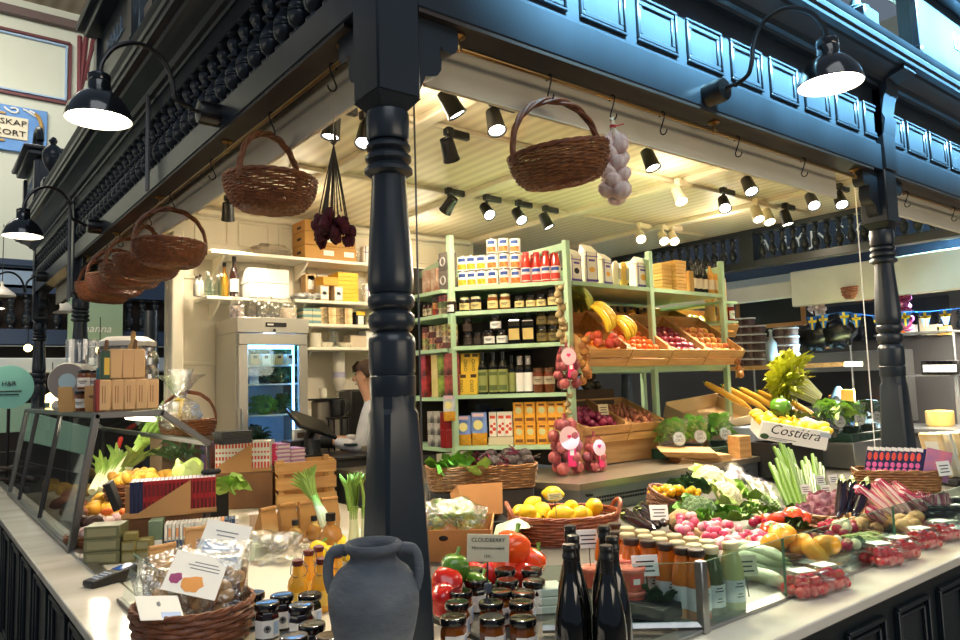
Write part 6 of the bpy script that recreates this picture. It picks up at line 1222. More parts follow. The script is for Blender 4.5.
p=at(488,548,z=1.05+.09); t=thing('price_sign','cream price sign with cloudberry lettering standing behind the dark jar lids','sign',p,rot=(-.1,.06,-.62)); w=MB(); w.box((0,0,0),(.135,.003,.085),.001); w.build('card',mat('cream_sign_card',(214,206,176),rough=.6),t)
M=frame((0,-.0024,0),(1,0,0),(0,0,1));
for s_,sz,dz in(('CLOUDBERRY',.017,.024),('Hjortronmarmelad',.0135,.0),('159:-',.013,-.026)): text(s_,sz,tr(0,0,dz)@M,TXT,t,ext=.0003)
w=MB(); w.tube([(0,.003,-.04),(0,.003,-.16)],.003,6); w.build('stick',BLACK,t)
def bigwine(p,label,rz=0):
 t=thing('wine_bottle',label,'bottle',p,rz); w=MB(); w.lathe([(.04,0),(.0425,.006),(.0425,.13),(.040,.165),(.033,.2),(.024,.235),(.0165,.265),(.0145,.29),(.0145,.315)],24); w.build('glass',mat('near_black_glass',(8,9,8),rough=.05,coat=.6),t)
 w=MB(); w.lathe([(.0155,.262),(.0165,.27),(.016,.30),(.0185,.303),(.0185,.312),(.0165,.315),(.0165,.325),(.018,.328),(.016,.336),(0,.337)],16); w.build('foil_capsule',mat('black_foil',(20,20,20),rough=.3),t); w=MB(); w.lathe([(.0428,.02),(.0428,.1)],16,cap=False,a0=-.8,a1=.5); w.build('label',mat('blue_white_label',(190,200,214)),t); return t
for i,(px,py,l) in enumerate(((569,545,'front left'),(573,536,'middle left'),(570,526,'rear left'),(606,546,'front right'),(612,537,'middle right'),(604,526,'rear right'))):
 q=at(px,py+2,z=ZT+.33); bigwine(V((q.x,q.y,ZT+.001)),'tall near black wine bottle, %s of the six at the front glass'%l)
rg=random.Random(21)
def onw(px,py,h=0): return W(px,py,h)
def mound(nm,label,cat,px,py,rx,ry,h,m):
 pass
NET=mat('red_onion_pale',(176,92,88),rough=.35,c2=(140,56,66),ns=9,rnd=.12,stretch=(3,3,.5)); NETM=mat('pink_net',(170,70,84),rough=.5); TAGP=mat('pink_tag',(226,40,110),rough=.4)
def netbag(p,label,n,r,ht,wd,tagz,rz=0):
 t=thing('onion_net_bag',label,'net bag',p,rz)
 for i in range(n):
  lev=i//3; a=(i%3)*2.09+lev*1.05; rr=wd*.42*(1 if lev<n//3-1 else .55); w=MB(); w.ball((0,0,0),(r,r,r*.95),12,8,nz=.05,seed=i); o=w.build('onion',NET,t); o.location=(rr*cos(a),rr*sin(a),r+lev*r*1.62)
 w=MB(); H=ht
 for k in range(14):
  a=2*pi*k/14
  for s in(1,-1): w.tube([((wd*.5*sin(pi*min(1,.1+.82*u))**.55+.006)*cos(a+s*u*1.6),(wd*.5*sin(pi*min(1,.1+.82*u))**.55+.006)*sin(a+s*u*1.6),u*H) for u in[q/10 for q in range(11)]],.0011,3)
 w.build('net',NETM,t)
 w=MB(); w.lathe([(wd*.36,0),(0,.001)],20,M=tr(0,-wd*.56,tagz)@rot(pi/2-.15,'X')@Matrix.Diagonal((1,1.15,1,1))); w.build('round_tag',mat('pale_pink_tag',(206,170,172),rough=.35),t)
 w=MB()
 for s in(-1,1): w.ball((s*.006,-wd*.57,tagz+.012),(.0075,.002,.0075),8,6)
 w.ball((0,-wd*.57,tagz+.005),(.006,.002,.008),8,6); w.build('heart_mark',TAGP,t)
 w=MB(); w.box((.012,-wd*.55,tagz-wd*.62),(wd*.3,.003,wd*.75),.001,M=rot(.0,'Z')); w.build('pink_band',TAGP,t); w=MB(); w.box((.012,-wd*.55-.002,tagz-wd*.5),(wd*.15,.001,wd*.2)); w.build('band_print',PAPER,t)
 w=MB(); w.tube([(0,0,H*.97),(0,0,H*1.12)],.008,6); w.build('knot',NETM,t); return t
q=at(570,466,z=SBZ); netbag(V((q.x-.33,q.y-.3,SBZ)),'large net bag of red onions with pink tag standing on the steel bench',15,.040,.33,.17,.225,-.5)
q=at(586,466,z=SBZ); netbag(V((q.x-.17,q.y-.24,SBZ)),'second onion net bag half hidden right behind the large one on the bench',9,.034,.22,.12,.15,-.3)
q=at(561,386,y=1.52); netbag(V((q.x,q.y-.06,q.z-.02)),'net bag of pink onions hanging from the angled shelf post',12,.034,.27,.13,.2,-.6)
def string_(px0,py0,px1,py1,y,n,r,m,lab,nm,rg=rg):
 a=at(px0,py0,y=y); b=at(px1,py1,y=y); t=thing(nm,lab,'string of bulbs',a); d=b-a; w=MB(); w.tube([(0,0,0),tuple(d*.5+V((.01,0,0))),tuple(d)],.006,6); w.build('plaited_straw',mat('straw',(200,176,120),rough=.8),t)
 for i in range(n):
  f=(i+.5)/n; A=i*2.2; w=MB(); bulb(w,(0,0,0),r*rg.uniform(.85,1.1),(cos(A)*.6,-.3,.8)); o=w.build('bulb',m,t); o.location=d*f+V((r*.9*cos(A),-r*.6-abs(sin(A))*r*.4,0))
 return t
string_(556,285,561,345,1.5,9,.026,mat('dry_garlic',(206,186,136),rough=.7,c2=(150,126,80),ns=8),'dry garlic braid hanging on the angled shelf post above the pink net bag','garlic_string')
string_(580,338,583,384,1.5,8,.032,mat('yellow_onion_skin',(196,140,70),rough=.35,c2=(160,96,40),ns=10,rnd=.1),'string of yellow onions hanging on the post right of the pink net bag','onion_string')
string_(567,392,567,440,1.52,6,.02,mat('dry_garlic',(1,1,1)),'dry garlic string low on the angled shelf post','garlic_string')
string_(735,352,736,378,1.5,4,.03,mat('yellow_onion_skin',(1,1,1)),'short string of yellow onions at the right end of the shelving','onion_string')
q=at(683,458,z=SBZ)
for i in range(8):
 rz=-.55+.02*i if i<4 else -.75; dx=(0,.0) ; t=thing('flat_paper_bag','flat brown paper bag on the bench, %s from the bottom of the fanned stack'%ORD[i],'bag',(q.x-.08-.018*i*(i>3)+.0,q.y-.20+.02*(i>3),SBZ+.004+i*.011),rot=(.10*(i>3),.05*(i>3)*1,rz)); w=MB(); w.box((0,0,0),(.36,.20,.006),.001); w.box((.09,0,.004),(.17,.198,.003)); w.build('bag',KRAFT,t)
q=at(484,482,z=SBZ); rzB=-.53
w=MB(); w.box((0,0,.55),(.56,.24,1.09),.004,M=tr(1.40,1.42,0)@rot(rzB,'Z')); w.build('basket_riser',mat('dark_riser',(50,46,44),rough=.6),None,label='dark plinth carrying the long basket of beetroot',cat='plinth')
t=thing('beetroot_basket','long rectangular pale wicker basket holding beetroot and leaves','basket',(1.40,1.40,SBZ),rzB)
def rectweave(t,lx,ly,h,m,rows=9,flare=1.06,nm='woven_side'):
 w=MB(); P=[]
 def rr(s,N=72):
  o=[]
  for j in range(N):
   a=2*pi*j/N; c,s_=cos(a),sin(a); k=(abs(c)**6+abs(s_)**6)**(-1/6); o.append((c*k*lx/2*s,s_*k*ly/2*s))
  return o
 for k in range(rows):
  f=k/(rows-1); s=1+(flare-1)*f; pts=rr(s); w.tube([(x*(1+.012*cos(18*2*pi*j/72+pi*k)),y*(1+.03*cos(18*2*pi*j/72+pi*k)),.006+f*(h-.01)) for j,(x,y) in enumerate(pts)],h/rows*.5,5,close=True)
 for j in range(0,72,4): a=rr(1)[j]; b=rr(flare)[j]; w.tube([(a[0],a[1],0),(b[0],b[1],h)],.004,5)
 w.build(nm,m,t); w=MB()
 for q in range(2): w.tube([(x*flare*(1+.01*cos(9*j/72*2*pi+q*3)),y*flare*(1+.02*cos(9*j/72*2*pi+q*3)),h+.003+.006*sin(9*2*pi*j/72+q*3)) for j,(x,y) in enumerate(rr(1))],.007,5,close=True)
 w.build('braided_rim',m,t); w=MB(); w.box((0,0,.006),(lx*.93,ly*.93,.01)); w.build('base',m,t)
rectweave(t,.56,.24,.115,WICKL)
BEET=mat('beet_skin',(44,32,30),rough=.7,c2=(64,50,44),ns=14,bump=.3,bs=60,rnd=.1); BST=mat('beet_stem',(110,24,50),rough=.4)
M=Matrix.Translation((1.40,1.40,SBZ))@rot(rzB,'Z')
bt=thing('beetroot','b','beetroot'); w=MB(); w.ball((0,0,0),(.036,.036,.038),14,9,nz=.08); w.build('root',BEET,bt); w=MB(); w.tube([(0,0,-.03),(.004,0,-.055),(.015,.004,-.085)],[.009,.004,.0015],5); w.build('tail',BEET,bt); w=MB()
for k in range(4): w.tube([(0,0,.03),(.012*cos(k*1.6),.012*sin(k*1.6),.06),(.03*cos(k*1.6),.03*sin(k*1.6),.10)],[.006,.005,.003],5)
w.build('stems',BST,bt); BT=Proto(bt)
for i in range(16):
 x=.02+(i%6)*.045; y=-.07+.065*((i//6)%3); BT.put(M@V((x,y,.105+.03*(i%2)+.03*(i>9))),rot=(rg.uniform(1.2,2.2),rg.uniform(-.5,.5),rg.uniform(0,6)),label='dark beetroot in the right half of the long wicker basket',group='beetroots in the long basket')
def leafbunch(p,label,n,sz,m,rz=0,cat='leaves',nm='leaf_bunch',spread=(.1,.06,.06),lw=.03,rg=rg,rot_=None):
 t=thing(nm,label,cat,p,rz,rot=rot_); w=MB()
 for i in range(n):
  a=V((rg.uniform(-1,1)*spread[0]*.6,rg.uniform(-1,1)*spread[1]*.6,rg.uniform(0,spread[2]*.4))); th=rg.uniform(0,6.28); L=sz*rg.uniform(.7,1.2); d=V((cos(th),sin(th),rg.uniform(.1,.9))).normalized()
  w.leaf([a,a+d*L*.4+V((0,0,.01)),a+d*L*.75+V((0,0,.0)),a+d*L-V((0,0,.25*L))],[lw*.3,lw,lw*.85,lw*.1],d.orthogonal(),0,curl=.3,wav=.3)
 w.build('leaves',m,t); return t
leafbunch(M@V((-.19,-.02,.1)),'green beet leaves at the left end of the long wicker basket',26,.12,LEAFG,spread=(.13,.1,.08)); leafbunch(M@V((-.06,-.115,.09)),'pale green leaf hanging over the front edge of the long wicker basket',4,.11,LEAFL,spread=(.03,.02,.02),lw=.035)
leafbunch(M@V((-.06,.02,.11)),'dark red beet leaves in the middle of the long wicker basket',16,.1,BST,spread=(.09,.08,.05),lw=.018)
def openbox(nm,label,p,rz,wd,dp,h,m,tilt=0,cat='box',flare=1.15):
 t=thing(nm,label,cat,p,rot=(tilt,0,rz)); a,b=wd/2,dp/2; fa,fb=a*flare,b*flare
 w=MB(); lo=[(-a,-b,0),(a,-b,0),(a,b,0),(-a,b,0)]; hi=[(-fa,-fb,h),(fa,-fb,h),(fa,fb,h*1.0),(-fa,fb,h*1.0)]; th=.004
 lo2=[(x*.96,y*.96,.004) for x,y,z in lo]; hi2=[(x*.965,y*.965,h) for x,y,z in hi]; w.add(lo+hi+lo2+hi2,[(0,3,2,1)]+[(i,(i+1)%4,(i+1)%4+4,i+4) for i in range(4)]+[(8,9,10,11)]+[(8+(i+1)%4,8+i,12+i,12+(i+1)%4) for i in range(4)]+[(4+i,4+(i+1)%4,12+(i+1)%4,12+i) for i in range(4)]); w.build('box',m,t,ang=20); return t
KB=mat('brown_box_card',(196,140,82),rough=.7,c2=(184,128,72),ns=5)
q=onw(468,535,0); q=V((.80,.80,wz(.8))); t=openbox('produce_box','open brown card box of bagged lettuce with black handle hole beside the column',q,-.75,.26,.2,.15,KB,.12)
w=MB(); w.ball((-.05,-.112,.115),(.02,.003,.012),12,6); w.build('hand_hole',BLACKM,t); carton('allergen_card','white label card on the front of the lettuce box','label card',q+V((-.02,-.16,.035)),(.085,.003,.055),PAPER,rz=-.75,deco=[('f',.1,.55,.9,.62,TXT,'print'),('f',.2,.3,.8,.38,TXT,'print')])
t=thing('bagged_lettuce','clear bag of pale green salad leaves in the brown box','salad bag',q+V((.0,.03,.12)),-.7); w=MB(); bush(w,(0,0,.0),(.13,.1,.08),80,.024,rng=rg); w.build('leaves',LEAFL,t); w=MB(); w.ball((0,0,.02),(.15,.115,.10),14,9,nz=.35,ns=4); w.build('film',CLR,t)
t=thing('bagged_lettuce','clear bag of darker leaves between the column and the long basket','salad bag',V((.86,1.1,1.02)),.3); w=MB(); bush(w,(0,0,0),(.12,.1,.08),60,.026,rng=rg); w.build('leaves',LEAFG,t); w=MB(); w.ball((0,0,.01),(.14,.11,.095),14,9,nz=.35,ns=4,seed=3); w.build('film',CLR,t)
openbox('produce_box','empty open brown card box lying behind the lettuce box',V((1.16,1.12,1.0)),-.4,.2,.16,.15,KB,-.35)
carton('dark_crate','dark plastic crate under the open brown box','crate',(1.16,1.14,.935),(.3,.24,.06),BLACKM,rz=-.4)
t=thing('leaf_wrap','pale grey green cabbage leaf lying below the empty brown box','leaf',(1.04,.72,1.0),.2); w=MB(); w.leaf([(-.12,0,0),(-.05,0,.05),(.04,0,.06),(.12,0,.02)],[.03,.06,.065,.02],(0,0,1),curl=-.4,wav=.2); w.build('leaf',mat('grey_green_leaf',(186,200,170),rough=.5),t)
GP=pepper(.05,mat('green_pepper_skin',(96,150,44),rough=.15,coat=.4,c2=(70,120,34),ns=4,rnd=.05),'g'); RP=pepper(.05,mat('red_pepper_skin',(206,36,26),rough=.15,coat=.4,rnd=.05),'r'); OP=pepper(.055,mat('orange_red_pepper',(232,80,28),rough=.15,coat=.4,rnd=.05),'o')
GP.put(at(455,568,z=1.06)+V((0,0,0)),rot=(.1,.1,.3),label='bright green bell pepper below the lettuce box'); GP.put(at(477,585,z=1.0),rot=(.6,.2,1),label='second green bell pepper behind the sign stick',sc=.85)
RP.put(at(446,585,z=1.02),rot=(.9,.3,2),label='glossy red bell pepper beside the column foot',sc=1.1); RP.put(at(443,600,z=.99),rot=(1.2,.3,.4),label='red bell pepper lowest beside the column foot')
OP.put(at(512,547,z=1.07),rot=(.3,.2,.7),label='large orange red bell pepper right of the price sign',sc=1.15); OP.put(at(508,567,z=1.0),rot=(1.0,.2,2.2),label='orange red bell pepper below the largest one'); OP.put(at(532,562,z=1.0),rot=(.5,-.3,1.5),label='wrinkled orange red bell pepper at the right of the group'); RP.put(at(522,575,z=.985),rot=(1.3,.2,.2),label='red pointed pepper at the front of the pepper group',sc=.8)
for i in range(5): RP.put(at(476+i*13,574,z=.97),rot=(.8,i,.5),label='red bell pepper in the back layer behind the sign, %s'%ORD[i],sc=.85)
lb=V((1.33,.70,wz(.7))); t=wbasket('lemon_basket','oval reddish wicker basket of lemons','basket',.255,.205,.125,1.0,.62,mat('reddish_wicker',(164,88,48),rough=.5,c2=(120,58,30),ns=40),rings=11); t.location=lb; t.rotation_euler=(.05,0,-.62)
M=Matrix.Translation(lb)@rot(-.62,'Z'); w=MB()
for s in(-1,1): w.tube([(s*(.235+.03*sin(a)),-.07*cos(a),.12+.06*sin(a)) for a in[pi*j/10 for j in range(11)]],.011,6)
w.build('side_handles',MATS['reddish_wicker'],t)
LEM=mat('lemon_peel',(246,208,36),rough=.4,c2=(238,190,26),ns=8,bump=.25,bs=140,rnd=.04)
t=thing('lemon','l','lemon')
def lem(d,A,th):
 e=max(0,abs(d.z)-.8)/.2; return (d.x,d.y,d.z*(1+.22*e*e))
w=MB(); w.ball((0,0,0),(.036,.036,.043),16,14,fn=lem); w.build('peel',LEM,t); w=MB(); w.lathe([(.006,.046),(.004,.053),(0,.053)],6); w.build('stem_scar',mat('stalk_brown',(1,1,1)),t); LE=Proto(t)
for i,(px,py,dz,sc) in enumerate(((528,513,.0,1.1),(532,505,.02,1.05),(542,511,.0,1.15),(553,494,.03,1.15),(561,514,0,1.15),(571,508,.01,1.0),(580,513,0,.9),(594,507,.01,1.15),(520,512,0,1),(585,516,-.02,1),(548,518,-.03,1),(536,519,-.03,1),(570,520,-.03,1))):
 q=at(px,py,z=lb.z+.135+dz); LE.put(q,rot=(rg.uniform(.8,2.2),rg.uniform(-.6,.6),rg.uniform(0,6)),label='yellow lemon in the reddish oval basket, %s from the left'%ORD[sorted([528,532,542,553,561,571,580,594,520,585,548,536,570]).index(px)],sc=sc)
pricecard(at(553,510,z=lb.z+.17)+V((-.02,-.04,0)),'small yellow edged price tag among the lemons',.065,.03,rz=-.5,m=mat('cream_tag',(240,224,150)),stick=.05)
for i,(px,py,h,l) in enumerate(((590,560,1.02,'white price card behind the dark wine bottles'),(648,590,1.0,'tilted white price card in front of the red topped tubs'),(748,590,.985,'beige price card with black foot before the zucchini'))):
 pricecard(at(px,py,z=h),l,.085,.065,rz=-.6,tilt=-.25,m=PAPER if i!=2 else mat('cream_sign_card',(1,1,1)),stick=.04)
AUB=mat('aubergine_skin',(30,18,34),rough=.1,coat=.7,c2=(22,14,24),ns=3); CAL=mat('aubergine_calyx',(150,170,96),rough=.5)
def eggplant(p,rot_,label,L=.24,r=.035):
 t=thing('aubergine',label,'aubergine',p,rot=rot_); w=MB(); k=12; w.tube([(.012*sin(pi*u),0,u*L) for u in[q/k for q in range(k+1)]],[r*max(.12,(sin(pi*min(1,u*1.05+.04)*.5+0)**.5)*(1-.42*u)*(1 if u<.93 else .75)) if u>0 else r*.15 for u in[q/k for q in range(k+1)]],14); w.build('fruit',AUB,t); w=MB(); w.tube([(0,0,L*.93),(0,0,L),(0,.005,L*1.12)],[r*.62,r*.42,r*.16],8)
 for a in range(5): w.leaf([(r*.3*cos(a*1.26),r*.3*sin(a*1.26),L*.97),(r*.62*cos(a*1.26),r*.62*sin(a*1.26),L*.9),(r*.72*cos(a*1.26),r*.72*sin(a*1.26),L*.8)],[r*.3,r*.25,.001],up=(cos(a*1.26),sin(a*1.26),0))
 w.build('calyx',CAL,t); return t
for i,(a,b) in enumerate((((645,524),(628,493)),((652,518),(634,496)),((660,527),(625,500)),((655,530),(615,512)),((648,528),(612,506)),((664,524),(640,490)))):
 A=onw(*a,.05+.02*(i%2)); B=onw(*b,.09); B=A+(B-A).normalized()*.29; q=V((0,0,1)).rotation_difference(B-A).to_euler(); eggplant(A,q,'glossy dark aubergine in the heap right of the lemons, %s'%ORD[i],.29,.04)
for i,(a,b) in enumerate((((838,518),(842,484)),((846,516),(852,482)),((853,518),(866,484)))):
 A=onw(*a,.09); B=onw(*b,.22); B=A+(B-A).normalized()*.24; eggplant(A,V((0,0,1)).rotation_difference(B-A).to_euler(),'dark aubergine standing by the magazines, %s of three'%('left','middle','right')[i],.24,.036)
cbp=onw(673,506,.05); t=wbasket('tomato_basket','small tilted brown basket of yellow cherry tomatoes','basket',.10,.08,.09,1.2,.8,rings=9); t.location=cbp+V((-.02,.03,-.02)); t.rotation_euler=(.25,.35,-.9)
def sphere_proto(nm,cat,m,r,leafc=None,sq=1,nz=.03):
 t=thing(nm,'x',cat); w=MB(); w.ball((0,0,0),(r,r,r*sq),12,8,nz=nz,seed=r*77); w.build('skin',m,t)
 if leafc: w=MB(); [w.leaf([(0,0,r*sq*.9),(r*.4*cos(a*1.26),r*.4*sin(a*1.26),r*sq*.98),(r*.75*cos(a*1.26),r*.75*sin(a*1.26),r*sq*.9)],[r*.12,r*.12,.0005]) for a in range(5)]; w.build('calyx',leafc,t)
 return Proto(t)
YCT=sphere_proto('cherry_tomato','tomato',mat('yellow_cherry_skin',(246,184,30),rough=.2,coat=.3,rnd=.05),.017,LEAFG)
for i in range(46):
 u=rg.uniform(-1,1); v_=rg.uniform(-1,1); YCT.put(cbp+V((u*.085-v_*.02,v_*.06+.0-u*.04,.05+.02*(1-u*u)+.03*rg.random()-.03*u*0)),rot=(rg.uniform(-.6,.6),0,rg.uniform(0,6)),label='yellow cherry tomato in the small tilted basket',group='yellow cherry tomatoes')
pricecard(onw(660,520,.08),'white price card leaning on the yellow tomato basket',.085,.07,rz=-.7,tilt=-.4)
BRO=mat('broccoli_florets',(112,138,92),rough=.8,c2=(84,112,72),ns=24,bump=1,bs=120); CAU=mat('cauliflower_curd',(240,232,196),rough=.7,c2=(228,214,166),ns=20,bump=1,bs=90)
def floret(p,label,r,m,stalk,lf,nm,n=34,k=.36,rot_=(0,0,0),lc=None,lsz=1.0):
 t=thing(nm,label,nm,p,rot=rot_); w=MB()
 for i in range(n):
  z=1-(i+.5)/n*1.0; a=i*2.4; s=sqrt(max(0,1-z*z)); w.ball((r*.72*s*cos(a),r*.72*s*sin(a),r*.55*z),(r*k,r*k,r*k*.85),10,7,nz=.35,ns=5,seed=i)
 w.build('florets',m,t); w=MB(); w.lathe([(r*.22,-r*.9),(r*.3,-r*.5),(r*.6,-.05*r),(0,r*.1)],12); w.build('stalk',stalk,t)
 if lf:
  w=MB()
  for i in range(lf):
   a=i*6.28/lf+rg.uniform(-.2,.2); d=V((cos(a),sin(a),0)); w.leaf([d*r*.3+V((0,0,-r*.5)),d*r*.95+V((0,0,-r*.2)),d*r*1.25*lsz+V((0,0,r*.25)),d*r*1.5*lsz+V((0,0,r*.3*rg.random()))],[r*.2,r*.42,r*.4,r*.08],(0,0,1),curl=.4,wav=.3)
  w.build('leaves',lc or LEAFL,t)
 return t
floret(onw(699,512,.09),'broccoli head with dark florets behind the bottle lids',.085,BRO,LEAFG,5,'broccoli',rot_=(.4,-.2,0),lc=LEAFG)
leafbunch(onw(690,492,.06),'dark green broccoli leaves behind the broccoli head',34,.12,LEAFD,spread=(.14,.1,.1),lw=.028); leafbunch(onw(672,500,.04),'curly green leaves between yellow tomatoes and broccoli',16,.09,LEAFG,spread=(.08,.06,.06))
floret(onw(711,480,.12),'larger cauliflower at the back in front of the steel bench',.095,CAU,LEAFL,9,'cauliflower',rot_=(.5,0,0)); floret(onw(726,496,.10),'cauliflower in front of the larger one, leaves open',.085,CAU,LEAFL,10,'cauliflower',rot_=(.7,.1,.4))
leafbunch(onw(742,500,.06),'pale green cauliflower leaves right of the front cauliflower',14,.14,LEAFL,spread=(.06,.08,.08),lw=.035)
t=thing('celeriac','round rough brown celeriac behind the cream lids','celeriac',onw(681,522,.055)); w=MB(); w.ball((0,0,0),(.062,.062,.058),16,12,nz=.15); w.build('root',mat('celeriac_skin',(186,156,110),rough=.8,c2=(146,116,76),ns=18,bump=.8,bs=50),t)
for i,(px,py,l) in enumerate(((700,535,'left'),(712,538,'right'))):
 t=thing('parsnip','pale knobbly root beside the celeriac, %s'%l,'root',onw(px,py,.04),rot=(1.4,0,.5+i)); w=MB(); w.tube([(0,0,-.08),(0,0,-.03),(0.01,0,.05),(.02,0,.1)],[.02,.034,.03,.008],12); w.build('root',mat('parsnip_skin',(214,190,146),rough=.7,c2=(190,160,112),ns=12),t)
ZUC=mat('pale_zucchini',(150,178,140),rough=.35,c2=(186,204,170),ns=14,stretch=(1,1,.3),rnd=.06)
def longveg(nm,label,cat,a,b,r,m,tip=.5,bend=.02,cap=None,rs=None,grp=None):
 A=V(a);B=V(b); d=B-A; t=thing(nm,label,cat,A,rot=V((0,0,1)).rotation_difference(d).to_euler(),group=grp); L=d.length; w=MB(); k=9; w.tube([(bend*sin(pi*u),0,u*L) for u in[q/k for q in range(k+1)]],[r*(rs(u) if rs else min(1,.35+u*5,.35+(1-u)*5*tip)) for u in[q/k for q in range(k+1)]],12); w.build('flesh',m,t)
 w=MB(); w.tube([(0,0,L*.99),(0,0,L+.02)],[r*.35,r*.25],6); w.build('stalk',cap or mat('zucchini_stalk',(120,150,90)),t); return t
for i,(a,b) in enumerate((((738,572),(772,580)),((742,566),(774,570)),((736,556),(775,562)),((740,549),(772,556)),((728,545),(752,547)))):
 A=onw(*a,.03+.03*(i>1)+.02*(i>2)); B=onw(*b,.03+.03*(i>1)+.02*(i>2)); longveg('zucchini','pale green zucchini in the heap behind the front glass, %s from the front'%ORD[i],'zucchini',A,A+(B-A).normalized()*.19,.026,ZUC)
def juice(fill,lidm,lab):
 t=thing('juice_bottle','j','bottle'); w=MB(); w.lathe([(.03,0),(.0335,.006),(.0335,.105),(.030,.13),(.021,.158),(.0195,.175)],20); w.build('glass',fill,t); w=MB(); w.lathe([(.0215,.168),(.0235,.171),(.0235,.184),(.021,.187),(0,.187)],18); w.build('lid',lidm,t); w=MB(); w.lathe([(.0342,.028),(.0342,.088)],18,cap=False,a0=-pi*1.05,a1=.1); w.build('paper_label',lab,t)
 w=MB()
 for z,a in((.078,.3),(.07,.42),(.05,.2),(.042,.3)): w.lathe([(.0346,z),(.0346,z+.003)],8,cap=False,a0=-pi*.45-a,a1=-pi*.45+a)
 w.build('label_print',TXT,t); return Proto(t)
JL=mat('juice_label',(206,208,214),rough=.5); JOr=juice(mat('orange_juice',(206,112,26),rough=.1,coat=.4,c2=(180,90,20),ns=12),mat('dark_brown_lid',(56,40,34),rough=.3),JL); JCr=juice(mat('orange_juice',(1,1,1)),mat('cream_gold_lid',(206,196,150),rough=.3),JL); JG=juice(mat('dark_green_juice',(56,70,20),rough=.1,coat=.4),mat('cream_gold_lid',(1,1,1)),JL); JP=juice(mat('pale_green_smoothie',(186,186,120),rough=.12,coat=.3),mat('cream_gold_lid',(1,1,1)),JL)
def jput(pr,px,py,lab):
 z=ZT+.004+.187*1.12; q=at(px,py,z=z); pr.put(V((q.x,q.y,ZT+.004)),-.5,label=lab,sc=1.12)
fr_=[(631,538),(648,540),(665,543),(682,547),(696,549)]
for i,(px,py) in enumerate(fr_): jput(JOr,px,py,'orange juice bottle with dark lid, %s from the left in the front row'%ORD[i])
jput(JG,710,546,'dark green juice bottle with cream lid in the front row'); jput(JP,730,542,'pale green smoothie bottle with white label, rightmost in the front row')
for i,(px,py) in enumerate(((627,533),(645,535),(660,538),(677,541),(694,544))): jput(JCr,px,py,'orange juice bottle with cream lid, %s from the left in the second row'%ORD[i])
for i,(px,py) in enumerate(((627,527),(642,530),(658,532),(674,534),(691,537),(707,540))): jput(JCr,px,py,'orange juice bottle with cream lid, %s from the left in the third row'%ORD[i])
for i,(px,py) in enumerate(((614,523),(604,528),(616,531))): jput(JOr,px,py,'dark lidded juice bottle, %s of three beside the wine bottle necks'%ORD[i])
TUB=mat('strawberry_jelly',(206,92,70),rough=.2,coat=.4,c2=(226,130,96),ns=14); TLID=mat('coral_lid',(236,130,110),rough=.3);
def tub():
 t=thing('plastic_tub','t','tub'); w=MB(); w.lathe([(.034,0),(.036,.004),(.041,.058)],24); w.build('cup',TUB,t); w=MB(); w.lathe([(.043,.056),(.0445,.058),(.0445,.066),(.041,.069),(.038,.067),(0,.067)],24); w.build('lid',TLID,t); w=MB(); w.lathe([(.0388,.012),(.042,.05)],10,cap=False,a0=-pi*.62,a1=-pi*.28); w.build('round_label',mat('coral_label',(214,80,70),rough=.4),t); w=MB(); w.lathe([(.0402,.022),(.0416,.04)],8,cap=False,a0=-pi*.54,a1=-pi*.36); w.build('label_print',PAPER,t); return Proto(t)
TB=tub()
for px,py,j,l in((651,558,1,'right upper tub with coral lid behind the steel glass post'),(651,558,0,'right lower tub with coral lid behind the steel glass post'),(631,566,1,'upper coral lidded tub beside the wine bottles, middle'),(631,566,0,'lower coral lidded tub beside the wine bottles, middle'),(622,557,1,'rear upper coral lidded tub behind the wine bottles'),(622,557,0,'rear lower coral lidded tub behind the wine bottles'),(592,566,0,'coral lidded tub seen between the two groups of wine bottles')):
 q=at(px,py,z=ZT+.012+.07*(2 if j or px!=592 else 1)); TB.put(V((q.x,q.y,ZT+.012+.0695*j)),-.6,label=l)
q=at(676,616,z=.95); carton('dark_salad_tray','black tray with green leafy contents at the foot of the steel glass post','tray',(q.x+.02,q.y+.08,ZT+.012),(.16,.13,.045),BLACKM,rz=.1); leafbunch(V((q.x+.02,q.y+.08,ZT+.06)),'green herbs in the black tray behind the steel glass post',10,.06,LEAFD,spread=(.06,.05,.02),lw=.02)
for j in range(3): carton('white_packet','clear white packet, %s from the bottom, between the dark jars and the wine bottles'%ORD[j],'packet',V((.56+.004*j,.02,ZT+.004+j*.026)),(.12,.1,.024),mat('white_packet',(226,226,216),rough=.3),rz=-.5)
RAD=sphere_proto('radish','radish',mat('pink_radish',(200,36,80),rough=.3,c2=(222,110,140),ns=16,rnd=.1),.019,None); RADW=sphere_proto('pale_radish','radish',mat('pale_pink_radish',(238,196,190),rough=.35,c2=(226,120,140),ns=14,rnd=.08),.02,None)
RED=0
for i in range(75):
 f=i/75; px=rg.uniform(678,775); c=514+ (px-678)*.26; py=c+rg.uniform(-3,22); h=.05+.05*(1-(py-c)/22)
 (RAD if rg.random()<.68 else RADW).put(onw(px,py,h),rot=(rg.uniform(0,3),0,rg.uniform(0,6)),label='pink radish in the heap between the bottle lids and the big tomatoes' if 1 else '',group='radishes in the front heap',sc=rg.uniform(.85,1.15))
for i,(px,py) in enumerate(((690,513),(716,514),(742,520),(758,515),(706,520))): leafbunch(onw(px,py,.075),'green radish leaves on the heap, %s from the left'%ORD[(0,2,3,4,1)[i]],16,.09,LEAFG,spread=(.06,.05,.03),lw=.018)
leafbunch(onw(752,510,.07),'pale radish leaves left of the red tomatoes',14,.08,LEAFL,spread=(.06,.05,.03),lw=.018)
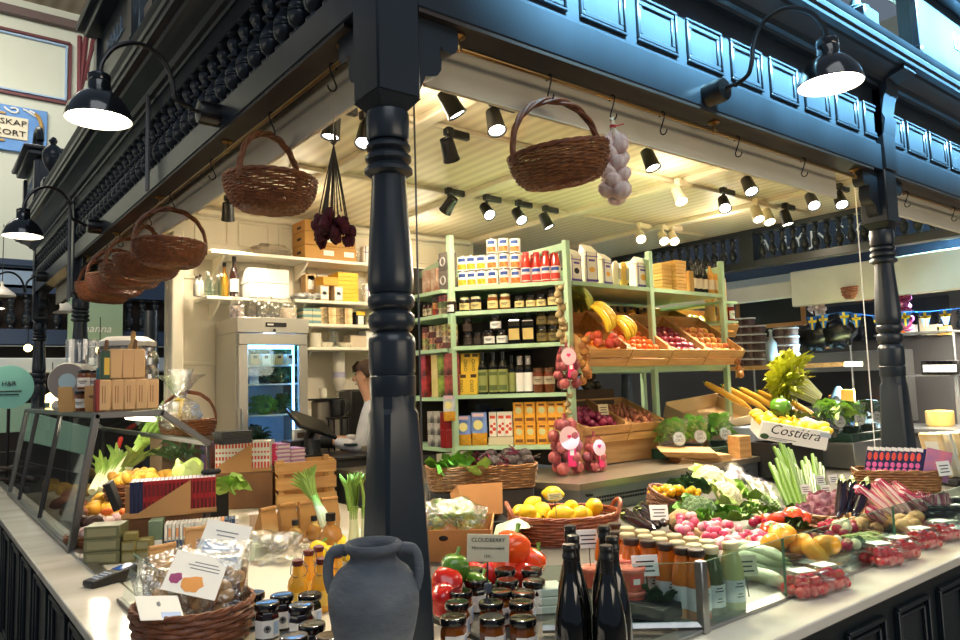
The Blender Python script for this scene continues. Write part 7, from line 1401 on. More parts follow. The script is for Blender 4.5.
def bigtom(m,r):
 t=thing('beef_tomato','x','tomato')
 def fn(d,A,th): q=1+.07*cos(7*A)*sin(th)*(.4+.6*max(0,d.z)); return (d.x*q,d.y*q,d.z*.74-.16*max(0,d.z)**4)
 w=MB(); w.ball((0,0,0),r,28,12,fn=fn); w.build('flesh',m,t); w=MB()
 for a in range(5): w.leaf([(0,0,r*.6),(r*.25*cos(a*1.26),r*.25*sin(a*1.26),r*.66),(r*.5*cos(a*1.26),r*.5*sin(a*1.26),r*.62)],[r*.07,r*.08,.0005])
 w.build('calyx',LEAFG,t); return Proto(t)
TO=bigtom(mat('orange_tomato',(250,168,36),rough=.18,coat=.4,c2=(252,186,60),ns=4,rnd=.03),.052); TR=bigtom(mat('red_orange_tomato',(226,64,28),rough=.18,coat=.4,c2=(236,96,40),ns=4,rnd=.04),.045)
for px,py,h,rx,l in((775,542,.11,.5,'left at the edge of the tomato heap'),(782,534,.14,.3,'above the left one'),(800,545,.10,.6,'in the middle behind the front one'),(815,551,.10,.75,'at the front with stalk facing out'),(826,545,.12,.5,'at the right'),(789,545,.08,.4,'between left and middle'),(783,556,.05,.4,'low at the front left')): TO.put(onw(px,py,h),rot=(rx,.2,rg.uniform(0,6)),label='large orange ribbed tomato %s'%l)
for px,py,h,l in((778,519,.12,'tallest left in the red group'),(793,515,.12,'upper right in the red group'),(771,530,.10,'below at the left of the red group'),(801,519,.10,'at the right of the red group'),(788,524,.09,'in the centre of the red group'),(770,521,.09,'behind the lower left one')): TR.put(onw(px,py,h),rot=(.5,.1,rg.uniform(0,6)),label='red orange tomato %s'%l)
t=wbasket('tomato_tray','wide flat wicker tray under the large orange tomatoes','basket',.235,.20,.075,1.15,.72,WICKL,rings=7); t.location=onw(812,562,0)+V((.0,.05,.0)); t.rotation_euler=(.1,0,.05)
CHR=sphere_proto('cherry_radish','radish',mat('mixed_radish_red',(176,30,60),rough=.25,rnd=.2),.02,LEAFG); CHW=sphere_proto('white_radish','radish',mat('mixed_radish_white',(236,226,190),rough=.3),.021,LEAFG)
for i in range(26):
 px=rg.uniform(812,856); py=rg.uniform(522,548); (CHW if i%4==0 else CHR).put(onw(px,py,.08+.02*rg.random()),rot=(rg.uniform(-1,1),0,rg.uniform(0,6)),label='small %s round radish in the mix right of the orange tomatoes'%('cream' if i%4==0 else 'dark red'),group='mixed round radishes %s'%('cream' if i%4==0 else 'red'))
for i in range(10):
 px=rg.uniform(750,768); py=rg.uniform(510,527); (CHW if i%3==0 else CHR).put(onw(px,py,.09),label='small %s round radish left of the red tomatoes'%('cream' if i%3==0 else 'dark red'),group='round radishes left of the tomatoes %s'%('cream' if i%3==0 else 'red'))
leafbunch(onw(800,528,.09),'green tomato leaves between red and orange tomatoes',14,.08,LEAFD,spread=(.07,.05,.02),lw=.016); leafbunch(onw(850,549,.05),'grey green sage leaf bunch at the front of the radish mix',8,.08,mat('sage_leaf',(140,160,140),rough=.6),spread=(.05,.03,.02),lw=.02)
RDC=mat('radicchio_leaf',(140,34,70),rough=.4,c2=(226,190,196),ns=5,stretch=(1,1,.4));
def cabbage(p,label,r,m,nm='radicchio',n=22):
 t=thing(nm,label,'cabbage',p); w=MB(); w.ball((0,0,0),(r*.86,r*.86,r*.8),14,10,nz=.1); w.build('heart',m,t); w=MB()
 for i in range(n):
  a=i*2.4; z=-.6+1.3*i/n; s=sqrt(max(.05,1-z*z)); d=V((s*cos(a),s*sin(a),z)); u=d.cross(V((0,0,1))).normalized();
  w.leaf([d*r*.9-V((0,0,r*.5)),d*r*1.02-V((0,0,r*.1)),d*r*1.04+V((0,0,r*.3)),d*r*.9+V((0,0,r*.55))],[r*.15,r*.5,r*.5,r*.2],up=d,curl=-.25,wav=.12)
 w.build('wrapper_leaves',m,t); return t
RDC2=mat('radicchio_vein',(116,26,58),rough=.4,c2=(226,186,192),ns=22,nd=2)
for px,py,h,r,l in((820,505,.09,.07,'large red and white radicchio head beside the aubergines'),(836,500,.08,.055,'darker radicchio head behind the large one'),(803,512,.08,.045,'small radicchio left of the large one'),(838,512,.07,.05,'pink radicchio half in front of the aubergines'),(822,516,.06,.05,'pale radicchio in the low basket')): cabbage(onw(px,py,h),l,r*.88,RDC2)
t=wbasket('radicchio_basket','low wicker basket holding the radicchio and brown pears','basket',.16,.14,.05,1.3,.8,WICKL,rings=5); t.location=onw(832,521,.02); t.rotation_euler=(.1,0,0)
POT=sphere_proto('potato','potato',mat('potato_skin',(206,166,106),rough=.6,c2=(180,136,80),ns=8,rnd=.06),.033,None,sq=.75,nz=.12)
for i in range(30):
 px=rg.uniform(852,918); py=rg.uniform(517,528)+(px-885)*-.02; POT.put(onw(px,py,.055+.03*rg.random()),rot=(rg.uniform(-.5,.5),rg.uniform(-.5,.5),rg.uniform(0,6)),label='brown potato in the shallow basket before the red striped chicory',group='potatoes in the shallow basket',sc=rg.uniform(.8,1.15))
for px,py,sx,l,sc in((880,536,.34,'shallow wicker basket of potatoes','potato'),(912,524,.30,'long shallow wicker basket below the upright chicory',0),(868,552,.22,'wicker basket with small green beans in front of the potatoes',0)):
 t=thing('shallow_basket',l,'basket',onw(px,py,0.0)+V((0,.06,0)),.03); rectweave(t,sx,.17,.055,WICK,6)
BEAN=mat('green_bean',(150,170,80),rough=.5); t=thing('green_beans','green beans heaped in the small front basket','beans',onw(866,540,.07)); w=MB()
for i in range(40): a=rg.uniform(0,3.14); c=V((rg.uniform(-.07,.07),rg.uniform(-.04,.04),rg.uniform(0,.02))); w.tube([c-V((cos(a),sin(a),0))*.035,c+V((0,0,.006)),c+V((cos(a),sin(a),0))*.035],.0035,5)
w.build('beans',BEAN,t,kind='stuff')
CHI=mat('chicory_white',(236,222,206),rough=.35,c2=(220,190,180),ns=5,stretch=(3,3,.3)); CHP=mat('chicory_pink',(176,40,84),rough=.4,c2=(214,110,140),ns=8)
def chicory(p,rot_,label,L=.2,n=9,r=.034,curl=1):
 t=thing('red_chicory',label,'chicory',p,rot=rot_)
 for nm,m,wf,off in(('ribs',CHI,1.0,0),('red_edges',CHP,.55,.0035)):
  w=MB()
  for i in range(n):
   a=i*2.4; rr=r*(.35+.65*(i+1)/n); d=V((cos(a),sin(a),0)); Lk=L*(.85+.2*((i*7)%5)/5); pts=[d*rr*.5,d*(rr*1.05+off)+V((0,0,Lk*.35)),d*(rr*.95+off)+V((0,0,Lk*.7)),d*(rr*.5+off)+V((0,0,Lk)),d*(rr*(-.2*curl))+V((0,0,Lk*1.06))]
   if nm=='ribs': w.leaf(pts,[r*.3,r*.55,r*.5,r*.35,r*.1],up=d,curl=-.35)
   else:
    for s in(-1,1): sd=d.cross(V((0,0,1)))*s*r*.46; w.leaf([q+sd*(.6 if j in(0,4) else 1) for j,q in enumerate(pts)],[r*.02,r*.06,r*.08,r*.12,r*.06],up=d,curl=-.1)
  w.build(nm,m,t)
 return t
for i,(a,b) in enumerate((((893,517),(862,492)),((902,514),(872,486)),((910,514),(884,488)),((920,512),(893,484)),((926,510),(898,490)),((884,520),(860,503)),((932,507),(908,493)),((915,506),(890,481)))):
 A=onw(*a,.08); B=onw(*b,.19); chicory(A,V((0,0,1)).rotation_difference(B-A).to_euler(),'red and white striped chicory leaning left in the heap, %s'%ORD[i],.19,9,.03)
for i,px in enumerate((921,930,939,948)): chicory(onw(px,519,.02),(.0,-.05+.05*i,i),'upright red tipped chicory, %s of four by the glass'%ORD[i],.13,8,.026)
def bunch(nm,label,cat,a,b,n,r,m,film_=True,lv=None,spread=.05,L=None):
 A=V(a);B=V(b); d=(B-A); L=L or d.length; t=thing(nm,label,cat,A,rot=V((0,0,1)).rotation_difference(d).to_euler())
 for i in range(n):
  x=(i%4-1.5)*spread*.5; y=(i//4-.5)*spread*.6; w=MB(); w.tube([(x*.6,y*.6,0),(x,y,L*.5),(x*1.4+.004*(-1)**i,y*1.4,L*.95)],[r,r*1.0,r*.7],7,flat=.75); w.build('stalk',m,t)
 if lv: w=MB(); bush(w,(0,0,L*.97),(spread*1.3,spread*1.2,.09),40,.016,rng=rg,down=.0); w.build('leaves',lv,t)
 if film_: w=MB(); w.lathe([(spread*1.0,-.01),(spread*1.35,L*.3),(spread*1.5,L*.7),(spread*1.7,L*1.02)],12,cap=False,M=Matrix.Diagonal((1,.8,1,1))); w.build('film',CELLO,t)
 return t
CEL=mat('celery_stalk',(104,144,46),rough=.4,c2=(76,116,32),ns=6,stretch=(4,4,.4),rnd=.06);
for i,(a,b) in enumerate((((793,508),(775,455)),((803,511),(788,457)),((812,506),(800,452)),((820,500),(812,450)),((800,495),(783,450)))):
 A=onw(*a,.03); B=onw(*b,.27); bunch('celery','wrapped bunch of celery, %s from the left below the lemon box'%ORD[(0,2,3,4,1)[i]],'celery',A,A+(B-A).normalized()*.36,8,.015,CEL,False,None,.055,.36)
for i,(px,py,l) in enumerate(((798,493,'left'),(813,484,'middle'),(826,483,'right'),(818,494,'lower'))): pricecard(onw(px,py,.11)+V((0,-.05,0)),'white price card on the celery, %s'%l,.06,.05,rz=-.4,tilt=-.3)
ASP=mat('asparagus',(120,160,80),rough=.4,c2=(96,136,60),ns=9)
for i,(a,b) in enumerate((((768,502),(745,470)),((776,506),(756,468)),((760,500),(738,474)))):
 A=onw(*a,.06); B=onw(*b,.13); t=bunch('spring_onion_bunch','cellophane wrapped bunch of slim green stalks, %s behind the radishes'%('middle','right','left')[i],'bunch',A,A+(B-A).normalized()*.27,8,.007,ASP,True,None,.045,.27)
 if i==0: w=MB(); w.box((0,-.045,.09),(.09,.003,.06)); w.build('black_label',DKB,t); w=MB(); w.box((0,-.047,.1),(.06,.001,.008)); w.box((0,-.047,.085),(.05,.001,.006)); w.build('label_print',PAPER,t); w=MB(); w.box((0,-.046,.045),(.09,.003,.025)); w.build('white_strip',PAPER,t)
t=thing('cellophane_heap','crumpled clear cellophane bags lying behind the cauliflower','bag',onw(735,482,.08),.4); w=MB()
for i in range(4): w.ball((-.09+.06*i,.02*(i%2),.02*i),(.07,.06,.05),12,8,nz=.5,ns=4,seed=i+2)
w.build('film',CLR,t);
GC=mat('green_plastic_crate',(24,58,44),rough=.35); STK=mat('sticker_grey_white',(176,178,170),rough=.5)
def herbpack(p,label,words=('SVE','GRO'),dark=False,s=1):
 t=thing('potted_herb_bag',label,'salad bag',p,-.45); w=MB(); w.lathe([(.045*s,0),(.055*s,.06*s)],12); w.build('pot',mat('dark_pot',(40,44,40),rough=.5),t); w=MB(); bush(w,(0,0,.13*s),(.085*s,.075*s,.085*s),90,.026*s,rng=rg,down=.5); w.build('leaves',LEAFG if not dark else LEAFD,t)
 w=MB(); w.lathe([(.05*s,0),(.075*s,.08*s),(.1*s,.17*s),(.11*s,.22*s)],14,cap=False); w.build('film_sleeve',CELLO,t)
 w=MB(); M=tr(0,-.098*s,.11*s)@rot(pi/2-.2,'X'); w.lathe([(.042*s,0),(.042*s,.001),(0,.0012)],22,M=M); w.build('round_sticker',STK,t); w=MB(); w.tube([(.038*s*cos(a),.038*s*sin(a),.0015) for a in[q*pi/12 for q in range(24)]],.0012,4,close=True,M=M); w.build('sticker_ring',GRT,t)
 for j,s_ in enumerate(words): text(s_,.026*s,M@tr(0,.012*s-.024*s*j,.0016),TXT,t,ext=.0003)
 return t
q0=at(672,440,z=SBZ+.07)
for i,(px,py) in enumerate(((671,442),(692,441),(717,443))): q=at(px,425,y=1.40); herbpack(V((q.x,1.40,SBZ+.03)),'bag of green salad with round grey sticker, %s of three on the green crate behind the paper bags'%('left','middle','right')[i],s=1.12)
a=at(664,452,z=SBZ); b=at(737,448,z=SBZ)
def plcrate(c,rz,lx,ly,h,m,label):
 t=thing('plastic_crate',label,'crate',c,rz); w=MB(); w.box((0,0,.006),(lx,ly,.01)); w.box((0,-ly/2,h/2),(lx,.012,h),.003); w.box((0,ly/2,h/2),(lx,.012,h),.003); w.box((-lx/2,0,h/2),(.012,ly,h),.003); w.box((lx/2,0,h/2),(.012,ly,h),.003); w.box((0,-ly/2-.005,h-.008),(lx+.02,.014,.016),.004);
 for i in range(6): w.box((-lx*.42+i*lx*.168,-ly/2-.007,h*.45),(.012,.008,h*.6),.002)
 w.build('tub',m,t); return t
plcrate((at(698,440,y=1.4).x,1.42,SBZ),0,.62,.3,.07,GC,'dark green plastic crate under the stickered salad bags')
for i,(px,py) in enumerate(((830,430),(850,430),(868,431))): q=at(px,425,y=1.02); herbpack(V((q.x,1.02,1.17)),'dark leafed potted herb bag with round sticker, %s of three left of the right column'%('left','middle','right')[i],('SVE','GRO'),i==2,1.15)
plcrate((at(850,440,y=1.02).x,1.02,1.14),0,.62,.3,.06,GC,'dark green plastic crate under the potted herb bags left of the right column')
carton('steel_side_stand','low steel stand under the potted herb crate','stand',(at(850,440,y=1.02).x,1.02,.94),(.66,.36,.195),mat('stand_steel',(150,150,144),rough=.35,metal=.8),b=.004)
leafbunch(V((4.58,1.0,1.34)),'light green leaves spilling over the right herb crate next to the column',26,.16,LEAFL,spread=(.12,.1,.1),lw=.035)
carton('wood_block_box','small pale wooden box on the bench below the yellow roots','box',at(737,446,z=SBZ+.05)*1+V((-.25,-.18,-.05)),(.11,.11,.15),PINE,rz=-.2)
t=thing('root_tray','pale wooden tray tilted behind the salad bags, holding long yellow roots','tray',(3.86,1.64,1.33),rot=(.35,-.08,-.08)); w=MB(); w.box((0,0,.006),(.62,.36,.012)); w.box((0,-.18,.035),(.62,.012,.07)); w.box((-.31,0,.05),(.012,.36,.1)); w.box((.31,0,.05),(.012,.36,.1)); w.box((0,.18,.06),(.62,.012,.12)); w.build('tray',mat('pale_wood_tray',(226,196,146),rough=.6),t)
carton('tray_support','plain box supporting the yellow root tray','box',(3.86,1.66,SBZ),(.5,.26,.19),mat('brown_box_card',(1,1,1)))
YR=mat('yellow_root',(238,186,60),rough=.45,c2=(226,164,44),ns=8,stretch=(2,2,.3),rnd=.05)
for i in range(10):
 a=(705+i*8.5,383+i*1.2+3*(i%2)); A=at(a[0]-0,a[1],y=1.70); B=at(a[0]+38,a[1]+22,y=1.46)
 longveg('yellow_carrot','long yellow root in the pale wooden tray, %s from the left'%ORD[i],'carrot',B,B+(A-B).normalized()*.33,.024,YR,bend=.01,rs=lambda u:min(1,.3+u*3)*(1 if u<.95 else .7),cap=LEAFG)
t=thing('lemon_box','white lemon box with black script lettering tilted over the celery','box',(at(786,430,y=.98).x,.98,1.205),rot=(.16,.20,-.80)); wd,dp,hh=.44,.30,.13
WB=mat('white_box_card',(234,232,226),rough=.5); w=MB()
for c,d in(((0,0,.004),(wd,dp,.008)),((0,-dp/2,hh/2),(wd,.008,hh)),((0,dp/2,hh/2),(wd,.008,hh)),((-wd/2,0,hh/2),(.008,dp,hh)),((wd/2,0,hh/2),(.008,dp,hh))): w.box(c,d,.001)
w.build('box',WB,t); M=frame((0,-dp/2-.0045,hh*.55),(1,0,0),(0,0,1)); text('Costiéra',.096,tr(.0,0,.012)@M,BLACKM,t,ext=.0004,shear=.35,sx=1.0)
w=MB(); w.box((-.08,-dp/2-.0045,hh*.2),(.2,.001,.005)); w.box((-.1,-dp/2-.0045,hh*.12),(.12,.001,.004)); w.build('small_print',GRT,t)
w=MB()
for j in range(3): w.ball((wd/2+.005,-.09+.09*j,hh*.5),(.002,.035,.045),12,6)
w.build('lemon_picture',mat('lemon_print',(240,190,30)),t); w=MB(); w.ball((-.19,-dp/2-.005,hh*.2),(.03,.001,.02),10,6); w.build('leaf_picture',LEAFD,t); w=MB(); w.box((.2,-dp/2-.0046,hh*.8),(.07,.001,.03)); w.build('dark_corner_print',mat('grey_print',(1,1,1)),t)
ML=t.matrix_basis
for i in range(16):
 LE.put(ML@V((-.21+.085*(i%6),-.09+.09*(i//6),.115+.02*rg.random())),rot=(rg.uniform(1,2),rg.uniform(-.5,.5),rg.uniform(0,6)),label='lemon in the white lettered box above the celery',group='lemons in the white box',sc=1.05)
leafbunch(ML@V((.0,.02,.15)),'dark green lemon leaves among the lemons of the white box',10,.1,LEAFD,spread=(.16,.08,.02),lw=.024); GP.put(ML@V((-.05,.1,.2)),rot=(.4,.3,1),label='green bell pepper behind the lemons of the white box',sc=1.5)
carton('lemon_box_plinth','dark stand under the lemon box','stand',(at(786,430,y=.98).x,.99,.96),(.46,.26,.235),BLACKM,rz=-.16)
YC=mat('yellow_celery_leaf',(206,206,50),rough=.45,c2=(178,186,40),ns=9,rnd=.06); YS=mat('pale_celery_stalk',(226,224,160),rough=.4)
for i,(a,b,l) in enumerate((((816,398),(768,370),'left, leaning'),((820,397),(785,366),'right, taller'),((818,402),(778,380),'lower middle'))):
 A=at(*a,y=1.30); B=at(*b,y=1.45); t=bunch('celery','head of pale yellow celery behind the lemon box, %s'%l,'celery',A,A+(B-A).normalized()*.3,8,.011,YS,False,None,.05,.3); w=MB(); bush(w,(0,0,.31),(.17,.14,.14),110,.03,rng=rg,down=.3); w.build('leaves',YC,t)
carton('celery_stand','pale grey box supporting the yellow celery','box',(4.0,1.32,SBZ),(.36,.2,.18),mat('grey_blue_box',(140,150,170),rough=.5))
openbox('white_carton','open white carton with yellow lemons right of the lettered box',V((3.98,1.0,1.22)),-.5,.22,.16,.12,WB,.2)
t=thing('plastic_bag_roll','roll of clear plastic bags standing behind the potted herbs','bag',(4.35,1.30,1.28),.2); w=MB()
for i in range(3): w.ball((-.12+.12*i,0,.05),(.09,.06,.1),12,8,nz=.45,ns=4,seed=9+i)
w.build('film',CLR,t)
carton('bag_stand','pale block under the plastic bags','box',(4.35,1.34,SBZ),(.36,.14,.17),WB)
mp=V((3.02,.10,wz(.1))); mp=at(897,491,y=-.14); t=thing('magazine_basket','rectangular pale wicker basket holding the fanned magazines','basket',(mp.x,mp.y,mp.z),-1.0); carton('magazine_riser','low dark block under the magazine basket','box',(mp.x,mp.y,.92),(.3,.14,mp.z-.921),BLACKM,rz=-1.0); rectweave(t,.36,.17,.10,WICKL,8); M=t.matrix_basis
for i in range(9):
 b=thing('magazine','navy magazine with red and pink pattern, %s from the left in the wicker basket'%ORD[i],'magazine',M@V((-.125+i*.026,.04-i*.009,.075)),rot=(-.12,.22,-1.0)); w=MB(); w.box((0.04,0,.07),(.11,.006,.15),.001); w.build('cover',mat('navy_magazine',(40,46,90),rough=.35),b); w=MB(); w.box((.0,-.0036,.135),(.03,.001,.018)); w.build('white_masthead',PAPER,b); w=MB(); w.ball((.0,-.0036,.098),(.010,.001,.022),8,6); w.build('red_motif',mat('coral_print',(236,90,70)),b); w=MB(); w.ball((.0,-.0036,.055),(.011,.001,.014),8,6); w.ball((.0,-.0036,.027),(.011,.001,.012),8,6); w.build('pink_motif',mat('pink_print',(236,110,170)),b)
b=thing('magazine','magazine with blue and coral cover facing out at the right end of the row',"magazine",M@V((.13,-.05,.07)),rot=(-.12,.25,-1.0)); w=MB(); w.box((.03,0,.075),(.11,.006,.15)); w.build('cover',mat('blue_cover',(70,110,180),c2=(230,120,110),ns=7,rough=.3),b)
pricecard(M@V((.2,-.09,.09)),'white price card clipped right of the magazines',.09,.07,rz=-.3,tilt=-.2)
PUN=film('clamshell',(255,255,255),.12,.06,bump=.3,bs=20); BER=mat('strawberry',(206,30,44),rough=.25,coat=.3,c2=(170,20,36),ns=16,rnd=.05)
def punnet(p,rz,label,s=1,seed=0,m=BER):
 t=thing('berry_punnet',label,'punnet',p,rz,sc=s); w=MB(); vs=[(-.062,-.045,0),(.062,-.045,0),(.062,.045,0),(-.062,.045,0),(-.068,-.05,.05),(.068,-.05,.05),(.068,.05,.05),(-.068,.05,.05)]; w.add(vs,[(0,1,5,4),(1,2,6,5),(2,3,7,6),(3,0,4,7),(0,3,2,1)]); w.build('clear_tray',PUN,t)
 w=MB(); w.box((0,0,.053),(.148,.11,.005),.002); w.box((0,0,.066),(.12,.085,.022),.008); w.build('clear_lid',PUN,t); w=MB(); w.box((-.01,0,.0785),(.07,.05,.001)); w.build('paper_label',mat('punnet_label',(226,232,216),rough=.5),t)
 r=random.Random(seed); w=None
 for k in range(15):
  w=MB(); c=(-.046+.023*(k%5),-.03+.03*(k//5),0); w.ball((0,0,0),(.0165,.0165,.02),10,8,nz=.1); o=w.build('berry',m,t); o.location=(c[0]+r.uniform(-.003,.003),c[1],.022); o.rotation_euler=(r.uniform(-1,1),r.uniform(-1,1),0)
 for k in range(8):
  w=MB(); w.ball((0,0,0),(.0165,.0165,.02),10,8,nz=.1); o=w.build('berry',m,t); o.location=(-.036+.024*(k%4),-.017+.034*(k//4),.043); o.rotation_euler=(r.uniform(-1,1),r.uniform(-1,1),0)
 return t
for i,(px,py,l) in enumerate(((820,601,'clear punnet of red berries nearest the glass joint, front one'),(842,594,'clear punnet of red berries right behind the front one'),(897,569,'clear punnet of red berries, front of the middle pair on the marble'),(915,562,'clear punnet of red berries, rear of the middle pair'),(936,551,'clear punnet of red berries near the right edge of the photo'),(957,543,'clear punnet of red berries cut by the right edge of the photo'))):
 q=at(px,py,z=ZT); punnet(V((q.x+.02,q.y+.06,ZT+.001)),-.35 if i%2==0 else -.2,l,1.08,i)
carton('crispbread_tray','low dark tray under the leaning crispbread packs','tray',(4.42,.07,.93),(.5,.3,.035),BLACKM,rz=-.4)
for i in range(10):
 q=at(926+i%5*10,(490,497)[i//5],z=1.06); JB.put(V((q.x,q.y,wz(q.y)+.0)),.2*i,label='dark lidded jar near the right edge, %s row, %s from the left'%(('rear','front')[i//5],ORD[i%5]))
for i in range(7):
 q=at(918+i*4,447,z=1.25); t=thing('crispbread_pack','long pale crispbread pack leaning in the row right of the column, %s'%ORD[i],'pack',(4.25+.06*i,.16-.03*i,.972),rot=(0,-.35,-.1)); w=MB(); w.box((0,0,.15),(.03,.14,.30),.003); w.build('pack',mat('crisp_%d'%(i%3),[(214,176,110),(196,206,206),(226,196,140)][i%3],c2=(240,226,190),ns=9,rough=.4),t); w=MB(); w.box((-.0155,0,.2),(.001,.08,.1)); w.build('label',PAPER,t)
t=thing('inner_baluster_frieze','dark baluster frieze at the right end of the stall seen from inside','frieze',(0,0,0)); y0,y1=.08,LY
w=MB(); w.box((LX,(y0+y1)/2,(ZB+2.87)/2),(.13,y1-y0,2.87-ZB),.004); w.build('beam',PAINT,t); w=MB(); w.box((LX,(y0+y1)/2,3.19),(.13,y1-y0,.07),.004); w.build('top_rail',PAINT,t)
w=MB()
for y in(.15,2.42,4.7): w.box((LX-.0,y,3.0),(.14,.16,.4))
w.build('block_posts',PAINT,t)
for i in range(40):
 y=.32+i*.115
 if abs(y-2.42)<.12: continue
 o=bpy.data.objects.new('baluster',bm); COL.objects.link(o); o.parent=t; o.location=(LX,y,2.87); o.scale=(1.15,1.15,1.02)
XF=7.4
t=thing('opposite_stall_sign','dark blue fascia with pale capitals of the opposite stall glimpsed through the balusters','sign',(XF,2.4,3.22)); w=MB(); w.box((0,0,0),(.06,5.2,.62)); w.build('board',mat('deep_blue_board',(20,44,72),rough=.5),t)
M=frame((-.034,0,0),(0,-1,0),(0,0,1)); text('W. LY JN S. ON',.24,tr(0,0,.06)@M,WTXT,t,ext=.003)
t=thing('cream_awning_box','long cream fascia of the opposite stall below its dark frieze','fascia',(XF-.15,2.5,2.62)); w=MB(); w.box((0,-1.6,0.06),(.1,3.6,.42),.01); w.build('front_panel',CREAM,t); w=MB(); w.box((.1,2.2,.08),(.1,4.0,.2),.01); w.build('rear_panel',CREAM,t)
DKB2=mat('opposite_blue_black',(26,32,44),rough=.6)
t=thing('opposite_stall','dark back wall of the opposite stall behind the blackboard','stall wall',(9.2,3.0,0)); w=MB(); w.box((0,0,1.5),(.1,9.5,3.0)); w.build('wall',mat('kitchen_wall',(72,70,70),rough=.6),t); w=MB(); w.box((-.06,1.2,2.35),(.04,5.0,.5)); w.build('dark_band',DKB2,t)
for i in range(24):
 o=bpy.data.objects.new('pale_baluster',bm); COL.objects.link(o); o.parent=t; o.location=(-.11,-3.6+i*.24,2.1 if i>9 else 2.12); o.scale=(1.4,1.4,1.1)
t2=thing('opposite_balustrade','dark lower balustrade of the opposite stall right of the right column','balustrade',(9.6,-2.5,2.05));
w=MB(); w.box((-.3,.0,-.04),(.1,4.6,.1)); w.box((-.3,.0,.34),(.1,4.6,.06)); w.build('rails',PAINT,t2); w=MB(); w.box((-.1,0,.5),(.04,4.6,1.4)); w.build('pale_panel',mat('pale_grey_panel',(206,196,180),rough=.7),t2)
for i in range(20): o=bpy.data.objects.new('baluster',bm); COL.objects.link(o); o.parent=t2; o.location=(-.3,-2.2+i*.23,.01); o.scale=(1.7,1.7,1.1)
a=at(738,325,x=7.6); b=at(803,286,x=7.6); c=(a+b)/2; t=thing('blackboard','empty blackboard in a wooden frame hanging behind the shelving','blackboard',(7.6,(at(738,300,x=7.6).y+at(803,300,x=7.6).y)/2,(at(770,290,x=7.6).z+at(770,326,x=7.6).z)/2)); wy=abs(at(738,300,x=7.6).y-at(803,300,x=7.6).y); hz_=abs(at(770,290,x=7.6).z-at(770,326,x=7.6).z)
w=MB(); w.box((0,0,0),(.02,wy,hz_)); w.build('slate',mat('slate',(24,24,26),rough=.8),t); w=MB(); FW=mat('oak_frame',(166,112,60),rough=.5)
for y,z,dy,dz in((0,hz_/2,wy+.06,.05),(0,-hz_/2,wy+.06,.05),(-wy/2,0,.05,hz_),(wy/2,0,.05,hz_)): w.box((-.015,y,z),(.04,dy,dz),.004)
w.build('wooden_frame',FW,t)
for px,py,l in((812,290,'garlic braid hanging right of the blackboard'),(818,292,'second pale garlic braid right of the blackboard')):
 p=at(px,py-10,x=7.5); braid(p,l,14,.045,.34,GAR,mat('red_twine',(1,1,1)),rg)
p=at(858,294,x=7.4); t=wbasket('far_basket','brown oval basket on the high ledge of the opposite stall','basket',.2,.17,.12,1.2,.8,mat('reddish_wicker',(1,1,1)),rings=8); t.location=p-V((0,0,.06))
p=at(902,285,x=7.3); braid(p,'purple onion braid hanging right behind the right column',14,.05,.4,mat('purple_onion',(140,50,96),rough=.35),mat('red_twine',(1,1,1)),rg)
FBL=mat('flag_blue',(30,84,150),rough=.6); FYE=mat('flag_yellow',(248,206,40),rough=.6)
def flag(p,label,s=1,rz=-pi/2):
 t=thing('bunting_flag',label,'flag',p,rz); w=MB(); w.poly([(-.1*s,0),(.1*s,0),(.03*s,-.24*s),(-.03*s,-.24*s)],.003); w.build('cloth',FBL,t); w=MB(); w.poly([(-.03*s,.001),(.015*s,.001),(.012*s,-.24*s),(-.018*s,-.24*s)],.006); w.poly([(-.083*s,-.065*s),(.083*s,-.065*s),(.072*s,-.11*s),(-.072*s,-.11*s)],.006); w.build('yellow_cross',FYE,t); return t
fl=[]
for i,(px,py) in enumerate(((812,317),(823,315),(844,312),(856,314),(878,316),(889,314),(905,312),(925,312),(945,310))): p=at(px,py,x=7.2); flag(p,'blue and yellow triangular bunting flag, %s from the left'%ORD[i],.62); fl.append(p)
w=MB(); w.tube(smooth([at(805,318,x=7.2)]+fl+[at(964,308,x=7.2)],3),.005,4); w.build('bunting_line',FBL,None,label='thin cord carrying the blue and yellow flags',cat='cord')
INOX=mat('kitchen_steel',(150,150,148),rough=.35,metal=.8);
t=thing('kitchen_counter','long steel kitchen counter of the opposite stall','counter',(7.9,1.2,0)); w=MB(); w.box((0,0,.5),(.8,6.5,1.0)); w.build('body',mat('kitchen_dark',(60,58,58),rough=.5),t); w=MB(); w.box((-.02,0,1.02),(.86,6.5,.05),.005); w.build('top',INOX,t)
for i,(px0,px1,py,l) in enumerate(((880,955,336,'upper steel kitchen shelf right of the right column'),(750,852,340,'steel kitchen shelf behind the yellow celery'),(895,956,376,'lower steel kitchen shelf with black trays right of the column'))):
 a=at(px0,py,x=8.3); b=at(px1,py,x=8.3); t=thing('steel_shelf',l,'shelf',(8.3,(a.y+b.y)/2,a.z)); w=MB(); w.box((0,0,0),(.35,abs(a.y-b.y),.025),.003); w.build('board',INOX,t); w=MB()
 for s in(-1,1): w.tube([(0,s*abs(a.y-b.y)*.48,0),(0,s*abs(a.y-b.y)*.48,-(a.z-1.04))],.014,8)
 w.build('posts',INOX,t)
hood=at(840,345,x=8.6); t=thing('kitchen_equipment','stainless oven front with dark opening behind the yellow celery','oven',(8.7,hood.y,1.04)); w=MB(); w.box((0,0,.45),(.5,1.5,.9),.01); w.build('housing',INOX,t); w=MB(); w.box((-.26,.0,.42),(.02,1.1,.45)); w.build('dark_window',BLACK,t)
MS=[(226,226,222),(230,120,50),(60,60,60),(180,170,150),(210,170,90),(150,40,40)]
k=0
